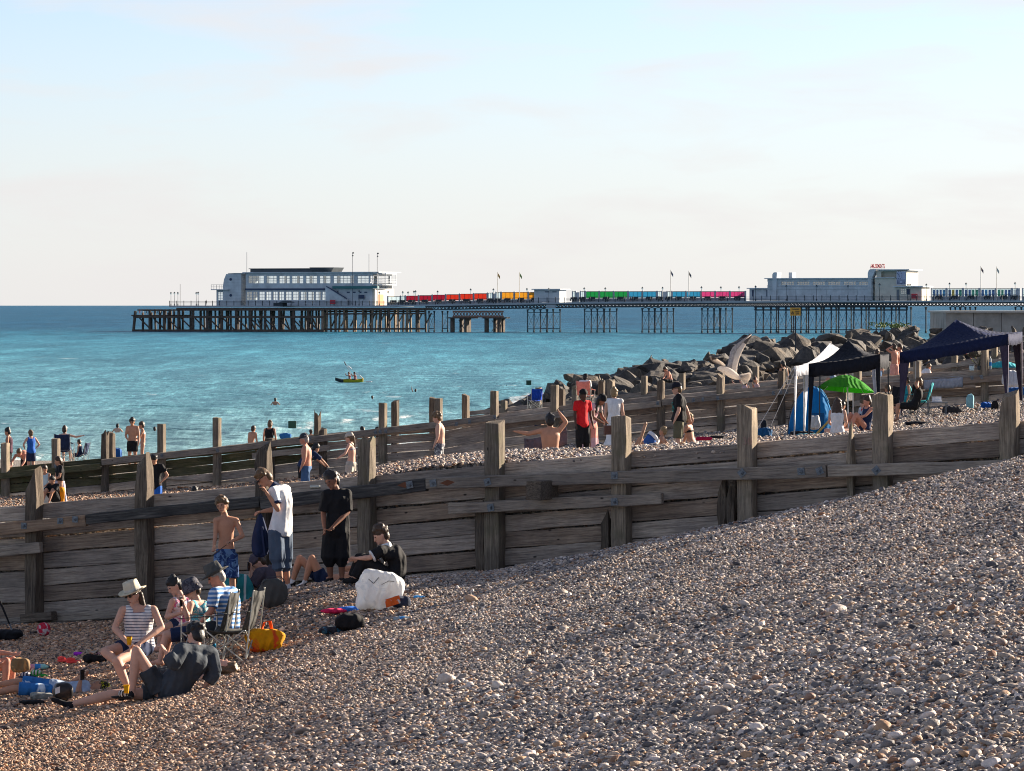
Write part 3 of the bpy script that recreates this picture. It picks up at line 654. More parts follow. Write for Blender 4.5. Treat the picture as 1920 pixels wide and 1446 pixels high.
# ---------------------------------------------------------------- pier (frame: t landward, d away, z up)
YP = 1210.6; CP_, SP_ = math.cos(R(23)), math.sin(R(23))
def PT(px, d=0.0):
    k = (px-CXP)/F; return (k*(YP+d*CP_)-d*SP_)/(CP_+k*SP_)
def PZ(px, py, d=0.0):
    t_ = PT(px, d); return HC-(py-HYP)*(YP-t_*SP_+d*CP_)/F
PM = Matrix(((CP_, SP_, 0, 0), (-SP_, CP_, 0, YP), (0, 0, 1, 0), (0, 0, 0, 1)))
def pthing(name, t_, d, z, label, cat, group=None):
    o = empty(name, (0,0,0), 0, label, cat, group); o.matrix_basis = PM @ Matrix.Translation((t_, d, z)); o['o3'] = (t_, d, z); return o
def ploc(par): return Vector(par['o3'][:]) if par is not None else Vector()
class PB(MB):
    """boxes given by photo columns / rows on the pier front, depth in metres"""
    def pb(s, px0, px1, py0, py1, d0, d1, ref=0.0):
        return s.box(PT(px0, ref), PT(px1, ref), d0, d1, PZ(px0, py1, ref), PZ(px0, py0, ref))
    def bd(s, name, mat, par, **kw):
        l = ploc(par); s.v = [tuple(Vector(v)-l) for v in s.v]; return s.build(name, mat, par, **kw)
def pv(px, py, d=0.0): return Vector((PT(px, d), d, PZ(px, py, d)))
M_WHITE = plain('white_render', (.52, .55, .58), .8, 0, .22, .5); M_WHITE2 = plain('cream_render', (.60, .55, .47), .8, 0, .15, .5)
M_IRON = plain('dark_iron', (.035, .045, .055), .7, 0, .3, 2); M_PILE = plain('pier_timber', (.10, .075, .058), .9, 0, .5, 1.2); M_PILE_LIT = plain('sunlit_pier_timber', (.26, .19, .13), .9, 0, .4, 1.4)  # paler pier timber has the sunlit orange put into its colour
M_DECK = plain('deck_edge', (.36, .39, .42), .7, 0, .15, .5); M_ROOFD = plain('dark_roof', (.07, .085, .10), .7, 0, .2, .5); M_NAVY = plain('navy_band', (.03, .05, .11), .6); M_TEAL = plain('teal_band', (.04, .16, .17), .6)
M_REDS = plain('red_board', (.55, .04, .05), .6); M_DOOR = plain('orange_door', (.5, .2, .05), .6); M_RAIL = plain('grey_railing', (.16, .18, .21), .6)
def glass(name, c, tr):
    t = NT(name); gl = t.n('BsdfGlossy'); gl.inputs['Roughness'].default_value = .05; tp = t.n('BsdfTransparent'); tp.inputs[0].default_value = (*c, 1)
    ms = t.n('MixShader'); ms.inputs[0].default_value = 1-tr; t.l(tp.outputs[0], ms.inputs[1]); t.l(gl.outputs[0], ms.inputs[2]); t.l(ms.outputs[0], t.out.inputs[0]); return t.m
M_GLASS = glass('window_glass', (.86, .92, .95), .8)
def tint(name, c):
    t = NT(name); d = t.n('BsdfTranslucent'); d.inputs[0].default_value = (*c, 1); tp = t.n('BsdfTransparent'); tp.inputs[0].default_value = (*c, 1); df = t.n('BsdfDiffuse'); df.inputs[0].default_value = (*c, 1)
    m1 = t.n('MixShader'); m1.inputs[0].default_value = .5; t.l(tp.outputs[0], m1.inputs[1]); t.l(d.outputs[0], m1.inputs[2])
    m2 = t.n('MixShader'); m2.inputs[0].default_value = .3; t.l(m1.outputs[0], m2.inputs[1]); t.l(df.outputs[0], m2.inputs[2]); t.l(m2.outputs[0], t.out.inputs[0]); return t.m
TINTS = {'crimson': (.42, .07, .12), 'red': (.58, .13, .08), 'yellow': (.66, .43, .10), 'green': (.08, .38, .17), 'cyan': (.13, .38, .52), 'pink': (.58, .17, .34), 'clear': (.62, .70, .74)}
M_TINT = {k: tint('glass_'+k, v) for k, v in TINTS.items()}
pier = pthing('pier', PT(900), 0, WATER, 'long seaside pier on iron and timber legs crossing the sea behind the beach', 'pier')
pl = ploc(pier)
def deck_y(px): return float(np.interp(px, [250,700,900,1100,1500,2500], [573,573,569.5,566.5,564,562.5]))
DW = 11.0
deck = PB()
cols = list(range(317, 2300, 40))
for a, b in zip(cols[:-1], cols[1:]):
    za, zb = PZ(a, deck_y(a)), PZ(b, deck_y(b)); ta, tb = PT(a), PT(b); wd = 22 if b < 720 else DW
    vs = [(ta,0,za-.45),(tb,0,zb-.45),(tb,wd,zb-.45),(ta,wd,za-.45),(ta,0,za),(tb,0,zb),(tb,wd,zb),(ta,wd,za)]
    deck.add(vs, [(0,3,2,1),(4,5,6,7),(0,1,5,4),(1,2,6,5),(2,3,7,6),(3,0,4,7)])
deck.bd('deck', M_DECK, pier)
g = PB()
for a, b in zip(cols[:-1], cols[1:]):           # lattice girder under the deck edge
    if a < 790: continue
    for d in (.3, DW-.5):
        za, zb = PZ(a, deck_y(a))-.5, PZ(b, deck_y(b))-.5; ta, tb = PT(a), PT(b); hh = .95
        g.bar((ta,d,za-.1), (tb,d,zb-.1), .25, .28); g.bar((ta,d,za-hh), (tb,d,zb-hh), .25, .22)
        n = 6
        for i in range(n):
            x0 = ta+(tb-ta)*i/n; x1 = ta+(tb-ta)*(i+1)/n; g.bar((x0,d,za-.1), (x1,d,za-hh), .1, .2); g.bar((x0,d,za-hh), (x1,d,za-.1), .1, .2)
g.bd('lattice_girder', M_IRON, pier)
gd = PB()
for a in range(330, 800, 30): gd.bar((PT(a), .4, PZ(a, 579.5)), (PT(a+30), .4, PZ(a+30, 579.5)), .5, .75)
gd.bd('timber_girder', M_PILE, pier)
def column(px, d, top, mat, r=.17):
    m = PB(); c = pv(px, top, 0); m.lathe([(r*1.7, WATER-1), (r*1.7, WATER+.5), (r, WATER+.7), (r, c.z-.8), (r*1.3, c.z-.7), (r*2.2, c.z)], (c.x, d, 0), 8); return m.bd('column', mat, pier)
def bracing(pxs, d, ytop, mat=M_IRON):
    m = PB()
    for a, b in zip(pxs[:-1], pxs[1:]):
        t0, t1 = PT(a), PT(b); zt = PZ(a, ytop); zb_ = WATER+1.0
        m.bar((t0,d,zt-.9), (t1,d,zt-.9), .12, .16); m.bar((t0,d,zb_), (t1,d,zb_), .12, .2)
        m.bar((t0,d,zb_), (t1,d,zt-1), .05, .07); m.bar((t0,d,zt-1), (t1,d,zb_), .05, .07)
    return m.bd('cross_bracing', mat, pier)
for grp in ([803, 813], [988, 1000, 1012, 1025], [1095, 1107.5, 1119, 1132], [1203, 1215.5, 1227, 1239], [1315, 1326, 1338, 1350], [1781, 1790, 1799, 1809], [1903, 1914, 1925, 1936]):
    for d in (.5, DW-1):
        for p in grp: column(p, d, deck_y(p)+12, M_IRON, .16)
    bracing(grp, .5, deck_y(grp[0])+12); bracing(grp, DW-1, deck_y(grp[0])+12)
    arch = PB()
    for a, b in zip(grp[:-1], grp[1:]):
        t0, t1 = PT(a), PT(b); zt = PZ(a, deck_y(a)+11)
        for i in range(6):
            th0, th1 = math.pi*i/6, math.pi*(i+1)/6; cx_, rr = (t0+t1)/2, (t1-t0)/2
            arch.bar((cx_-rr*math.cos(th0), .5, zt-rr*.8+rr*.8*math.sin(th0)), (cx_-rr*math.cos(th1), .5, zt-rr*.8+rr*.8*math.sin(th1)), .15, .16)
    if len(grp) > 2: arch.bd('arch', M_IRON, pier)
many = [1416+14.15*i for i in range(21)]
for i, p in enumerate(many): column(p, .5, deck_y(p)+12, M_IRON, .19)
for i, p in enumerate(many[::2]): column(p+4, 16, deck_y(p)+12, M_IRON, .19)
bracing(many, .5, deck_y(1500)+12)
m = PB(); m.bar(pv(1414, 581, .5), pv(1702, 581, .5), .3, .3); m.bar(pv(1414, 575.5, .5), pv(1702, 575.5, .5), .4, .4); m.bd('cross_beam', M_IRON, pier)
# timber landing stage at the sea end
nP = 0
for i in range(14):                                  # front row of heavy piles below the pavilion
    px = 254+27.0*i; m = PB(); top = 580 if i > 2 else 583; lean = .28 if i == 0 else 0
    m.bar(pv(px-(5 if i == 0 else 0)+0, 627, -4)+Vector((0,0,-1)), pv(px, top, -4), .62, .62, (0,1,0)); m.bd('pile', M_PILE_LIT if i in (13,) else M_PILE, pier); nP += 1
for i in range(4):
    for k in range(3):
        px = 268+16*i; m = PB(); m.bar(pv(px, 627, -1+4*k), pv(px, 586, -1+4*k), .5, .5, (0,1,0)); m.bd('pile', M_PILE, pier)
for row, (d0, x0, x1, st) in enumerate(((3, 300, 600, 19), (9, 292, 610, 17), (15, 300, 610, 21), (0.5, 612, 800, 17), (5, 606, 798, 15), (12, 610, 796, 19))):
    px = x0
    while px < x1:
        m = PB(); m.bar(pv(px, 627, d0), pv(px+rnd.uniform(-2, 2), 580, d0), .45, .45, (0,1,0)); m.bd('pile', M_PILE_LIT if (row > 2 and rnd.random() < .5) else M_PILE, pier); px += st
m = PB()
m.bar(pv(250, 594.5, -4.4), pv(606, 594.5, -4.4), .35, .62); m.bar(pv(258, 581.5, -4.4), pv(606, 581.5, -4.4), .35, .4); m.bar(pv(251, 620, -4.4), pv(606, 620, -4.4), .35, .7); m.bar(pv(606, 617.5, .3), pv(800, 616.5, .3), .35, .5); m.bar(pv(606, 589, .3), pv(798, 588, .3), .35, .45)
m.bar(pv(606, 584, 5), pv(798, 584, 5), .35, .45)
m.bd('cross_beam', M_PILE, pier)
for i in range(24):                                    # diagonal struts
    if i < 13: a, b, d = 262+26*i, 285+26*i, -3.6
    else: a, b, d = 622+17.5*(i-13), 634+17.5*(i-13), .8
    m = PB()
    if i < 13: m.bar(pv(a, 597, d), pv(b, 620, d), .3, .4, (0,1,0))
    else: m.bar(pv(a, 612, d), pv(b, 587, d), .3, .42, (0,1,0))
    m.bd('strut', M_PILE if i < 13 or i % 2 else M_PILE_LIT, pier)
for i in range(10):
    m = PB(); a = 470+13*i; m.bar(pv(a, 600+rnd.uniform(-3, 3), 4), pv(a+8, 618, 4), .3, .42, (0,1,0)); m.bd('strut', M_PILE_LIT, pier)
st = PB(); st.pb(258, 322, 590.5, 593, -4, 14); st.bd('landing_deck', M_PILE, pier)
# railings
r_ = PB(); posts_ = []
x = 318
while x < 2200:
    y0 = deck_y(x); r_.bar(pv(x, y0), pv(x, y0-(9 if x < 800 else 10)), .16, .16, (0,1,0)); x += 13.4 if x < 800 else 16.1
for dz in (7.6, 5.2, 2.8):
    for a, b in zip(cols[:-1], cols[1:]): r_.bar(pv(a, deck_y(a)-dz), pv(b, deck_y(b)-dz), .05, .07)
r_.bar(pv(268, 583, -3.8), pv(322, 583, -3.8), .08, .1); r_.bar(pv(268, 587, -3.8), pv(322, 587, -3.8), .08, .1)
r_.bd('railing', M_IRON, pier)
# ---- windows
def window(par, px0, px1, py0, py1, d, nx, ny, fw=.09, mat=None, pane=True):
    m = PB(); t0, t1, z0, z1 = PT(px0), PT(px1), PZ(px0, py1), PZ(px0, py0)
    for i in range(nx+1): x_ = t0+(t1-t0)*i/nx; m.box(x_-fw/2, x_+fw/2, d-.04, d+.06, z0, z1)
    for j in range(ny+1): z_ = z0+(z1-z0)*j/ny; m.box(t0+fw/2, t1-fw/2, d-.03, d+.05, z_-fw/2, z_+fw/2)
    o = m.bd('window', mat or M_WHITE, par)
    if pane:
        g_ = PB(); g_.box(t0, t1, d+.0, d+.012, z0, z1); l = ploc(par); g_.v = [tuple(Vector(v)-l) for v in g_.v]; g_.build('pane', M_GLASS, o)
    return o
# ---- sea-end pavilion
pav = pthing('pavilion', PT(552), 0, PZ(552, 573), 'white two storey pavilion at the seaward end of the pier', 'pavilion')
D0, D1 = 3.0, 17.0
def wall_strip(par, px0, px1, ytop, ywt, ywb, ybot, piers, d0, d1, th=.3, mat=None, nm='wall'):
    """front and rear walls with a strip of openings between the piers"""
    m = PB()
    for d in (d0, d1-th):
        m.pb(px0, px1, ytop, ywt, d, d+th); m.pb(px0, px1, ywb, ybot, d, d+th)
        for a, b in piers: m.pb(a, b, ywt, ywb, d+.002, d+th-.002)
    return m.bd(nm, mat or M_WHITE, par)
up = [(452,457),(486,491),(510,515),(534.5,539),(560,565),(586,591),(611,617),(655,662),(683,686)]
wall_strip(pav, 452, 690, 512, 517, 531.5, 541, up, D0, D1)
lo = [(452,453.5),(464,466),(474,477.5),(487.5,490),(500,503),(512,514),(524,527),(538,541),(552,555),(566,569),(580,583),(593,596),(604,611)]
wall_strip(pav, 452, 611, 544, 547, 563, 573, lo, D0, D1)
for a, b in zip(up[:-1], up[1:]): window(pav, a[1], b[0], 517, 531.5, D0+.1, max(2, int((b[0]-a[1])/6)), 3)
for a, b in zip(up[:-1], up[1:]): window(pav, a[1], b[0], 517, 531.5, D1-.2, 3, 3, pane=False)
for a, b in zip(lo[:-1], lo[1:]): window(pav, a[1], b[0], 547, 563, D0+.1, 2, 3)
m = PB(); m.pb(452, 611, 541, 544, D0-.35, D1+.3); m.bd('floor_band', M_NAVY, pav)
m = PB(); m.pb(448, 704, 510.4, 512, D0-.8, D1+.8); m.bd('roof', M_WHITE, pav)
m = PB(); m.pb(452, 574, 504.5, 510.4, D0+3, D1-3); m.pb(450, 576, 503.2, 504.5, D0+2.6, D1-2.6); m.bd('roof_lantern', M_ROOFD, pav)
m = PB()
q = [pv(586, 510.2, 6), pv(621, 510.2, 6), pv(626, 501.5, 5), pv(580, 501.5, 5)]; m.add(q+[v+Vector((0, 7, 0)) for v in q], [(0,1,2,3),(7,6,5,4),(1,0,4,5),(2,1,5,6),(3,2,6,7),(0,3,7,4)]); m.bd('roof_lantern', M_ROOFD, pav)
m = PB(); prof = [(418,573),(418,536),(420,524),(424,514),(452,513),(452,573)]
a = [pv(x, y, D0-.6) for x, y in prof]; n = len(a)
m.add(a+[v+Vector((0, 12, 0)) for v in a], [tuple(range(n-1, -1, -1)), tuple(range(n, 2*n))]+[(i, (i+1) % n, (i+1) % n+n, i+n) for i in range(n)]); m.bd('stair_tower', M_WHITE, pav)
m = PB(); m.pb(421, 453, 512, 513.2, D0-.9, D1-3); m.bd('tower_roof', M_DECK, pav)
for y in (524, 554):
    m = PB(); c = pv(432.5, y, D0-.63); M = Matrix.Rotation(R(90), 3, 'X'); m.lathe([(.42, -.02), (.42, .05), (.34, .05), (.33, .02)], c, 14, M); m.bd('porthole', M_NAVY, pav)
for k in range(9):
    m = PB(); m.pb(419.5+(0), 451.5, 518+6*k, 518.35+6*k, D0-.615, D0-.59); m.bd('groove', M_DECK, pav)
wall_strip(pav, 397, 418, 544, 548, 563, 573, [(397,400),(409,411),(416,418)], D0, D1-4)
window(pav, 400, 409, 548, 563, D0+.1, 2, 5); window(pav, 411, 416, 548, 563, D0+.1, 1, 5)
m = PB(); m.pb(391, 424, 542.5, 544, D0-1.5, D1-2); m.bd('canopy', M_WHITE, pav)
m = PB()
for x_ in range(396, 420, 5): m.bar(pv(x_, 543, D0-1.2), pv(x_, 534, D0-1.2), .08, .08, (0,1,0))
for y_ in (534, 538): m.bar(pv(396, y_, D0-1.2), pv(418, y_, D0-1.2), .07, .07)
m.bd('railing', M_RAIL, pav)
m = PB(); m.pb(611, 690, 545, 573, D0, D0+.3); m.pb(611, 690, 541.2, 545, D0, D0+.3); m.pb(611, 690, 544, 573, D1-.3, D1); m.bd('wall', M_WHITE, pav)
m = PB(); m.pb(618, 702, 536.5, 541.2, D0-1.2, D0+.2); m.bd('balcony_band', M_TEAL, pav)
m = PB()   # outer stair
a = [pv(610, 539, D0-2.2), pv(614, 539, D0-2.2), pv(650, 563, D0-2.2), pv(650, 572.7, D0-2.2), pv(610, 572.7, D0-2.2)]; n = 5
m.add(a+[v+Vector((0, 1.6, 0)) for v in a], [tuple(range(n-1, -1, -1)), tuple(range(n, 2*n))]+[(i, (i+1) % n, (i+1) % n+n, i+n) for i in range(n)]); m.bd('outer_stair', M_WHITE, pav)
m = PB(); m.bar(pv(612, 537, D0-2.3), pv(650, 560, D0-2.3), .12, .3); m.bd('handrail', M_NAVY, pav)
m = PB(); m.pb(690, 703, 541.5, 573, D0+.2, D1-.5, 3.2); m.bd('entrance_wall', M_WHITE2, pav)
m = PB(); t0 = PT(703, 3.2); z = PZ(690, 573); m.box(t0, t0+.06, D0+2.5, D0+6, z, z+3.2); m.bd('door', M_DOOR, pav)
# rounded balcony end on the landward side
m = PB(); c = pv(690, 531, (D0+D1)/2)
for zz_, th in ((PZ(690, 533), .3), (PZ(690, 512), .35)):
    ring = [(PT(690, D0), D0, 0)]; pts = []
    for i in range(13):
        an = -math.pi/2+math.pi*i/12; pts.append((PT(690)+3.1*math.cos(an)*1.0, (D0+D1)/2+(D1-D0)/2*math.sin(an)))
    m.add([(x_, y_, zz_-th) for x_, y_ in pts]+[(x_, y_, zz_) for x_, y_ in pts], [tuple(range(12, -1, -1)), tuple(range(13, 26))]+[(i, i+1, i+14, i+13) for i in range(12)]+[(12, 0, 13, 25)])
for k_ in (1.0, .66, .33):
    for i in range(12): m.bar((*pts[i], PZ(690, 533)+1.3*k_), (*pts[i+1], PZ(690, 533)+1.3*k_), .06, .08)
for i in range(0, 13, 2): m.bar((*pts[i], PZ(690, 533)), (*pts[i], PZ(690, 512)), .12, .12, (0,1,0))
m.bd('round_balcony', M_WHITE, pav)
for x_ in range(642, 684, 11):
    m = PB(); m.pb(x_, x_+5.5, 547, 549.5, D0-.03, D0+.02); m.bd('vent', M_NAVY, pav)
def board(label, px0, px1, py0, py1, d, mat, stripes=None):
    b = pthing('notice_board', PT((px0+px1)/2), d, PZ(px0, py1), label, 'sign'); m = PB(); m.pb(px0, px1, py0, py1, d-.08, d); m.bd('panel', mat, b)
    if stripes:
        m = PB()
        for k in range(2): y_ = py0+(py1-py0)*(k+1)/3; m.pb(px0+.4, px1-.4, y_-.35, y_+.35, d-.1, d-.082)
        m.bd('lettering', stripes, b)
    m = PB(); m.pb(px0+.5, px0+1.1, py1, py1+3, d-.07, d-.01); m.pb(px1-1.1, px1-.5, py1, py1+3, d-.07, d-.01); m.bd('leg', M_IRON, b)
board('red notice board on the deck rail below the outer stair', 619, 629, 562.5, 570, -.1, M_REDS, M_NAVY)
board('dark notice board on the wall near the pavilion entrance', 665, 676, 553, 560, 2.6, M_NAVY)
board('red notice board by the right end of the clock pavilion', 1706, 1717.5, 551, 560, 1.4, M_REDS, M_NAVY)
board('dark narrow sign beside the clock pavilion door', 1656, 1668, 542, 545.5, 3.4, M_NAVY)
mb = PB(); mb.pb(1025, 1042, 571.5, 577.5, -.2, -.05); sgn = pthing('notice_board', PT(1033), 0, PZ(1033, 574), 'pale rectangular sign hung on the girder below the small kiosk', 'sign'); mb.bd('panel', M_DECK, sgn)
# dark equipment box on the pavilion deck edge
cr = pthing('crane_hut', PT(532), -3, PZ(532, 573), 'small dark winch hut standing on the deck edge before the pavilion', 'hut')
m = PB(); m.pb(524, 541, 568, 574, -4, -1); m.bd('body', M_IRON, cr); m = PB(); a = [pv(521, 568, -4.2), pv(544, 568, -4.2), pv(534, 564, -4.2), pv(530, 564, -4.2)]
m.add(a+[v+Vector((0, 3.6, 0)) for v in a], [(0,1,2,3),(7,6,5,4),(1,0,4,5),(2,1,5,6),(3,2,6,7),(0,3,7,4)]); m.bd('roof', M_ROOFD, cr)
# ---- lamps and flagpoles
def lamp(px, ytop, d=1.2, kind='lantern', lab=None, base=None):
    o = pthing('pier_lamp', PT(px), d, PZ(px, base or deck_y(px)), lab or 'black lantern lamp post on the pier', 'lamp post', 'lamp posts along the pier')
    z1 = PZ(px, ytop); z0 = PZ(px, base or deck_y(px)); t_ = PT(px)
    m = PB(); m.lathe([(.16, z0), (.16, z0+.5), (.07, z0+.6), (.05, z1-.8)], (t_, d, 0), 8); m.bd('post', M_IRON, o)
    m = PB(); m.lathe([(.1, z1-.85), (.26, z1-.4), (.26, z1-.3)], (t_, d, 0), 8); m.bd('glass_shade', M_TINT['clear'], o)
    m = PB(); m.lathe([(.36, z1-.3), (.2, z1-.1), (.05, z1+.1)], (t_, d, 0), 8); m.bd('cap', M_IRON, o)
    return o
lamps = [(317,548,'leftmost of the lamp posts at the sea end of the pier'),(323.5,548,'second lamp post from the left at the sea end of the pier'),(330,548,'third lamp post from the left at the sea end of the pier'),(364.5,548,'left one of the close pair of lamps left of the white pavilion'),(368,547.5,'right one of the close pair of lamps left of the white pavilion'),
 (630,546.5,'lamp post in front of the outer stair of the sea-end pavilion'),(670,545,'lamp post above the dark board before the sea-end pavilion'),(708,547,'lamp post just right of the sea-end pavilion'),(724.5,546,'lamp post before the first clear glass panels'),(752,546.5,'lamp post before the leftmost crimson panel'),(762,547,'lamp post between the first two crimson panels'),(773,545.5,'left lamp of the pair before the crimson panels'),(776,545,'right lamp of the pair before the crimson panels'),(817.5,545.5,'lamp post before the last crimson panel'),
 (879.5,541.5,'lamp post before the last red panel'),(922,541.5,'lamp post between the red and yellow panels'),(985,540.5,'lamp post at the end of the yellow panels'),(1026,540.5,'lamp post rising above the small white kiosk'),(1092.5,539.5,'lamp post before the first green panel'),(1132,539.5,'lamp post before the last green panels'),(1201.5,538.5,'lamp post before the blue panels'),(1239.5,538.5,'lamp post in the gap between the blue panels'),(1312.5,537.5,'lamp post before the first pink panel'),(1349,537.5,'lamp post before the last pink panels'),(1383,537,'lamp post at the right end of the pink panels'),
 (1414,536,'lamp post before the low left wing of the clock pavilion'),(1471.5,535,'leftmost lamp post before the long pavilion wall'),(1528.5,535,'second lamp post from the left before the long pavilion wall'),(1587.5,535,'third lamp post from the left before the long pavilion wall'),(1646.5,532,'lamp post left of the clock'),(1700,532.5,'left lamp of the pair below the clock'),(1704,532.5,'right lamp of the pair below the clock'),(1734.5,532.5,'lamp post just right of the clock pavilion'),(1778,530.5,'lamp post before the picture panels, right of the pavilion'),(1809,530.5,'lamp post midway along the picture panels'),(1901,529.5,'lamp post near the right edge of the photo')]
for px, y, lb in lamps: lamp(px, y, lab=lb, base=deck_y(px))
FL = [(338, 533, 'thin mast among the lamps at the sea end', None), (463, 473, 'thin aerial mast on the roof of the sea-end pavilion', None), (661, 475, 'tall mast with a small light before the sea-end pavilion', 'l'), (692, 476, 'bare mast on the roof of the sea-end pavilion', None), (707.5, 476, 'tall mast with lamps at the right end of the sea-end pavilion', 'l'),
      (933, 510, 'left flagpole with orange pennant above the yellow panels', (.5,.25,.05)), (974, 510, 'right flagpole with green flag above the yellow panels', (.2,.3,.08)), (1257.5, 506, 'left flagpole with white and dark flag above the blue panels', (.12,.14,.2)), (1291.5, 508, 'right flagpole with dark flag above the pink panels', (.08,.08,.1)), (1839, 499, 'left flagpole with dark flag above the picture panels', (.12,.08,.1)), (1868.5, 500, 'right flagpole with pale flag above the picture panels', (.5,.5,.45))]
for px, y, lb, f in FL:
    base = 511 if px in (463, 692) else deck_y(px); o = pthing('flagpole' if isinstance(f, tuple) else 'mast', PT(px), 2, PZ(px, base), lb, 'flagpole' if isinstance(f, tuple) else 'mast')
    m = PB(); m.bar(pv(px, base, 2), pv(px, y, 2), .13, .13, (0,1,0)); m.bd('pole', M_WHITE2 if isinstance(f, tuple) else M_RAIL, o)
    if isinstance(f, tuple):
        m = PB(); p = pv(px, y+2, 2); m.sheet([[p+Vector((.1+.22*i, .05*math.sin(i*2), -.3*i-.45*j)) for i in range(4)] for j in range(3)], .02); m.bd('flag', plain('flag_%d' % px, f, .8), o)
    elif f == 'l':
        m = PB(); p = pv(px, y, 2); m.ell(p+Vector((.2,0,.1)), .3, .3, .25, nu=8, nv=5); m.ell(p+Vector((.1,0,-.7)), .25, .25, .2, nu=8, nv=5); m.bd('light', M_IRON, o)
# ---- coloured glass windbreak along the middle of the deck
DWB = 5.5
def screen(px0, px1, colr, n=1, top=None, posters=False, lab=None):
    yb = deck_y((px0+px1)/2); yt = (554.5 if px0 < 745 else 552 if px0 < 830 else 549.8 if px0 < 905 else 548.5 if px0 < 1005 else 547 if px0 < 1390 else 541.5)
    if px0 < 905: yt = 556.5-(px0-712)*.035
    o = pthing('windbreak', PT((px0+px1)/2, 0), DWB, PZ(px0, yb), lab, 'windbreak', 'windbreak panels along the pier deck')
    m = PB()
    for px in (px0, px1-.0):
        m.pb(px-1.0, px+1.0, yt-1.6, yb, DWB-.25, DWB+.25)
    m.bd('post', M_DECK, o)
    m = PB(); m.pb(px0+1, px1-1, yt-.8, yt, DWB-.08, DWB+.08); mid = yt+(yb-yt)*.50; m.pb(px0+1, px1-1, mid-.3, mid+.3, DWB-.07, DWB+.07)
    nb_ = max(2, int(round((px1-px0)/7.5)))
    for i in range(1, nb_): x_ = px0+(px1-px0)*i/nb_; m.pb(x_-.22, x_+.22, yt, yt+(yb-yt)*.6, DWB-.07, DWB+.07)
    m.bd('frame', M_IRON, o)
    m = PB(); m.pb(px0+1, px1-1, yt, yt+(yb-yt)*.60, DWB-.02, DWB+.02)
    if posters:
        m.bd('pane', M_TINT['clear'], o)
        for i in range(nb_):
            x0 = px0+1+(px1-px0-2)*i/nb_; q = PB(); q.pb(x0+1, x0+(px1-px0-2)/nb_-1, yt+1.4, mid+3, DWB-.07, DWB-.03); q.bd('picture', plain('picture_%d' % rnd.randrange(9), rnd.choice([(.1,.35,.6),(.6,.45,.1),(.1,.4,.25),(.6,.2,.12),(.55,.55,.5),(.1,.2,.4)]), .6, 0, .8, 1.2), o)
    else: m.bd('pane', M_TINT[colr], o)
    m = PB(); m.pb(px0+1, px1-1, yb-(yb-yt)*.36, yb, DWB-.06, DWB+.06)
    m.bd('lower_panel', M_DECK, o)
    m = PB(); cx_ = (px0+px1)/2; m.pb(cx_-6, cx_+6, yb-6.5, yb-5.9, DWB-1.2, DWB-.4); m.pb(cx_-6, cx_+6, yb-9.5, yb-6.5, DWB-.5, DWB-.4)
    for k in (-5, 0, 5): m.pb(cx_+k-.3, cx_+k+.3, yb-5.9, yb-2.5, DWB-1.1, DWB-.5)
    b = m.bd('bench', M_IRON, o)
segs = [(712,736,'clear'),(737,745,'clear'),(746.5,770,'crimson'),(771,795.5,'crimson'),(796.5,821,'crimson'),(822,847,'red'),(848,873.5,'red'),(874.5,899.5,'red'),(901,910,'clear'),(916,925,'clear'),(926.5,950,'yellow'),(951,976.5,'yellow'),(977.5,1001,'yellow'),
 (1060,1066,'clear'),(1075,1083,'clear'),(1085,1110,'green'),(1111,1137,'green'),(1138,1164,'green'),(1165.5,1191,'cyan'),(1192,1218,'cyan'),(1220,1228,'clear'),(1238,1246,'clear'),(1247.5,1273,'cyan'),(1274,1301,'cyan'),(1302,1328,'pink'),(1329,1355.5,'pink'),(1357,1385,'pink')]
cnt = {}
ordn = ['leftmost', 'second', 'third', 'fourth', 'fifth', 'sixth', 'seventh', 'eighth']
for a, b, c_ in segs:
    k = cnt.get(c_, 0); cnt[c_] = k+1
    screen(a, b, c_, lab='%s of the %s glass windbreak panels on the pier, counted from the left' % (ordn[min(k, 7)], {'clear': 'clear', 'cyan': 'sky blue', 'crimson': 'dark crimson', 'red': 'orange red'}.get(c_, c_)))
for i, (a, b) in enumerate(((1736,1763),(1765,1794),(1796,1825),(1827,1856),(1858,1886),(1888,1897),(1907,1935),(1937,1966))): screen(a, b, 'clear', posters=True, lab='%s of the windbreak panels hung with bright pictures right of the pavilion' % ordn[i])
for i, px in enumerate((911, 1069, 1233, 1898)):
    o = pthing('deck_door', PT(px), DWB, PZ(px, deck_y(px)), 'white door in the windbreak '+['between the red and yellow panels', 'right of the small kiosk', 'between the blue panels', 'near the right edge of the photo'][i], 'door')
    m = PB(); m.pb(px-3, px+4, deck_y(px)-(19 if px < 1800 else 23), deck_y(px), DWB-.1, DWB+.1); m.bd('leaf', M_WHITE, o); m = PB(); m.pb(px+2.6, px+3.2, deck_y(px)-9, deck_y(px)-8, DWB-.16, DWB-.1); m.bd('handle', M_IRON, o)
# kiosk
ki = pthing('kiosk', PT(1026), 3, PZ(1026, 567), 'small white flat-roofed kiosk on the pier between the yellow and green panels', 'kiosk')
m = PB(); m.pb(1001.5, 1049, 543.5, 567.5, 3, 8, 3); m.bd('wall', M_WHITE, ki); m = PB(); m.pb(999, 1053, 541.8, 543.5, 2, 9.5, 3); m.bd('roof', M_WHITE, ki)
for px in (1018, 1032): m = PB(); m.pb(px-4, px+4, 546.5, 548.3, 2.97, 3.01); m.bd('vent', M_NAVY, ki)
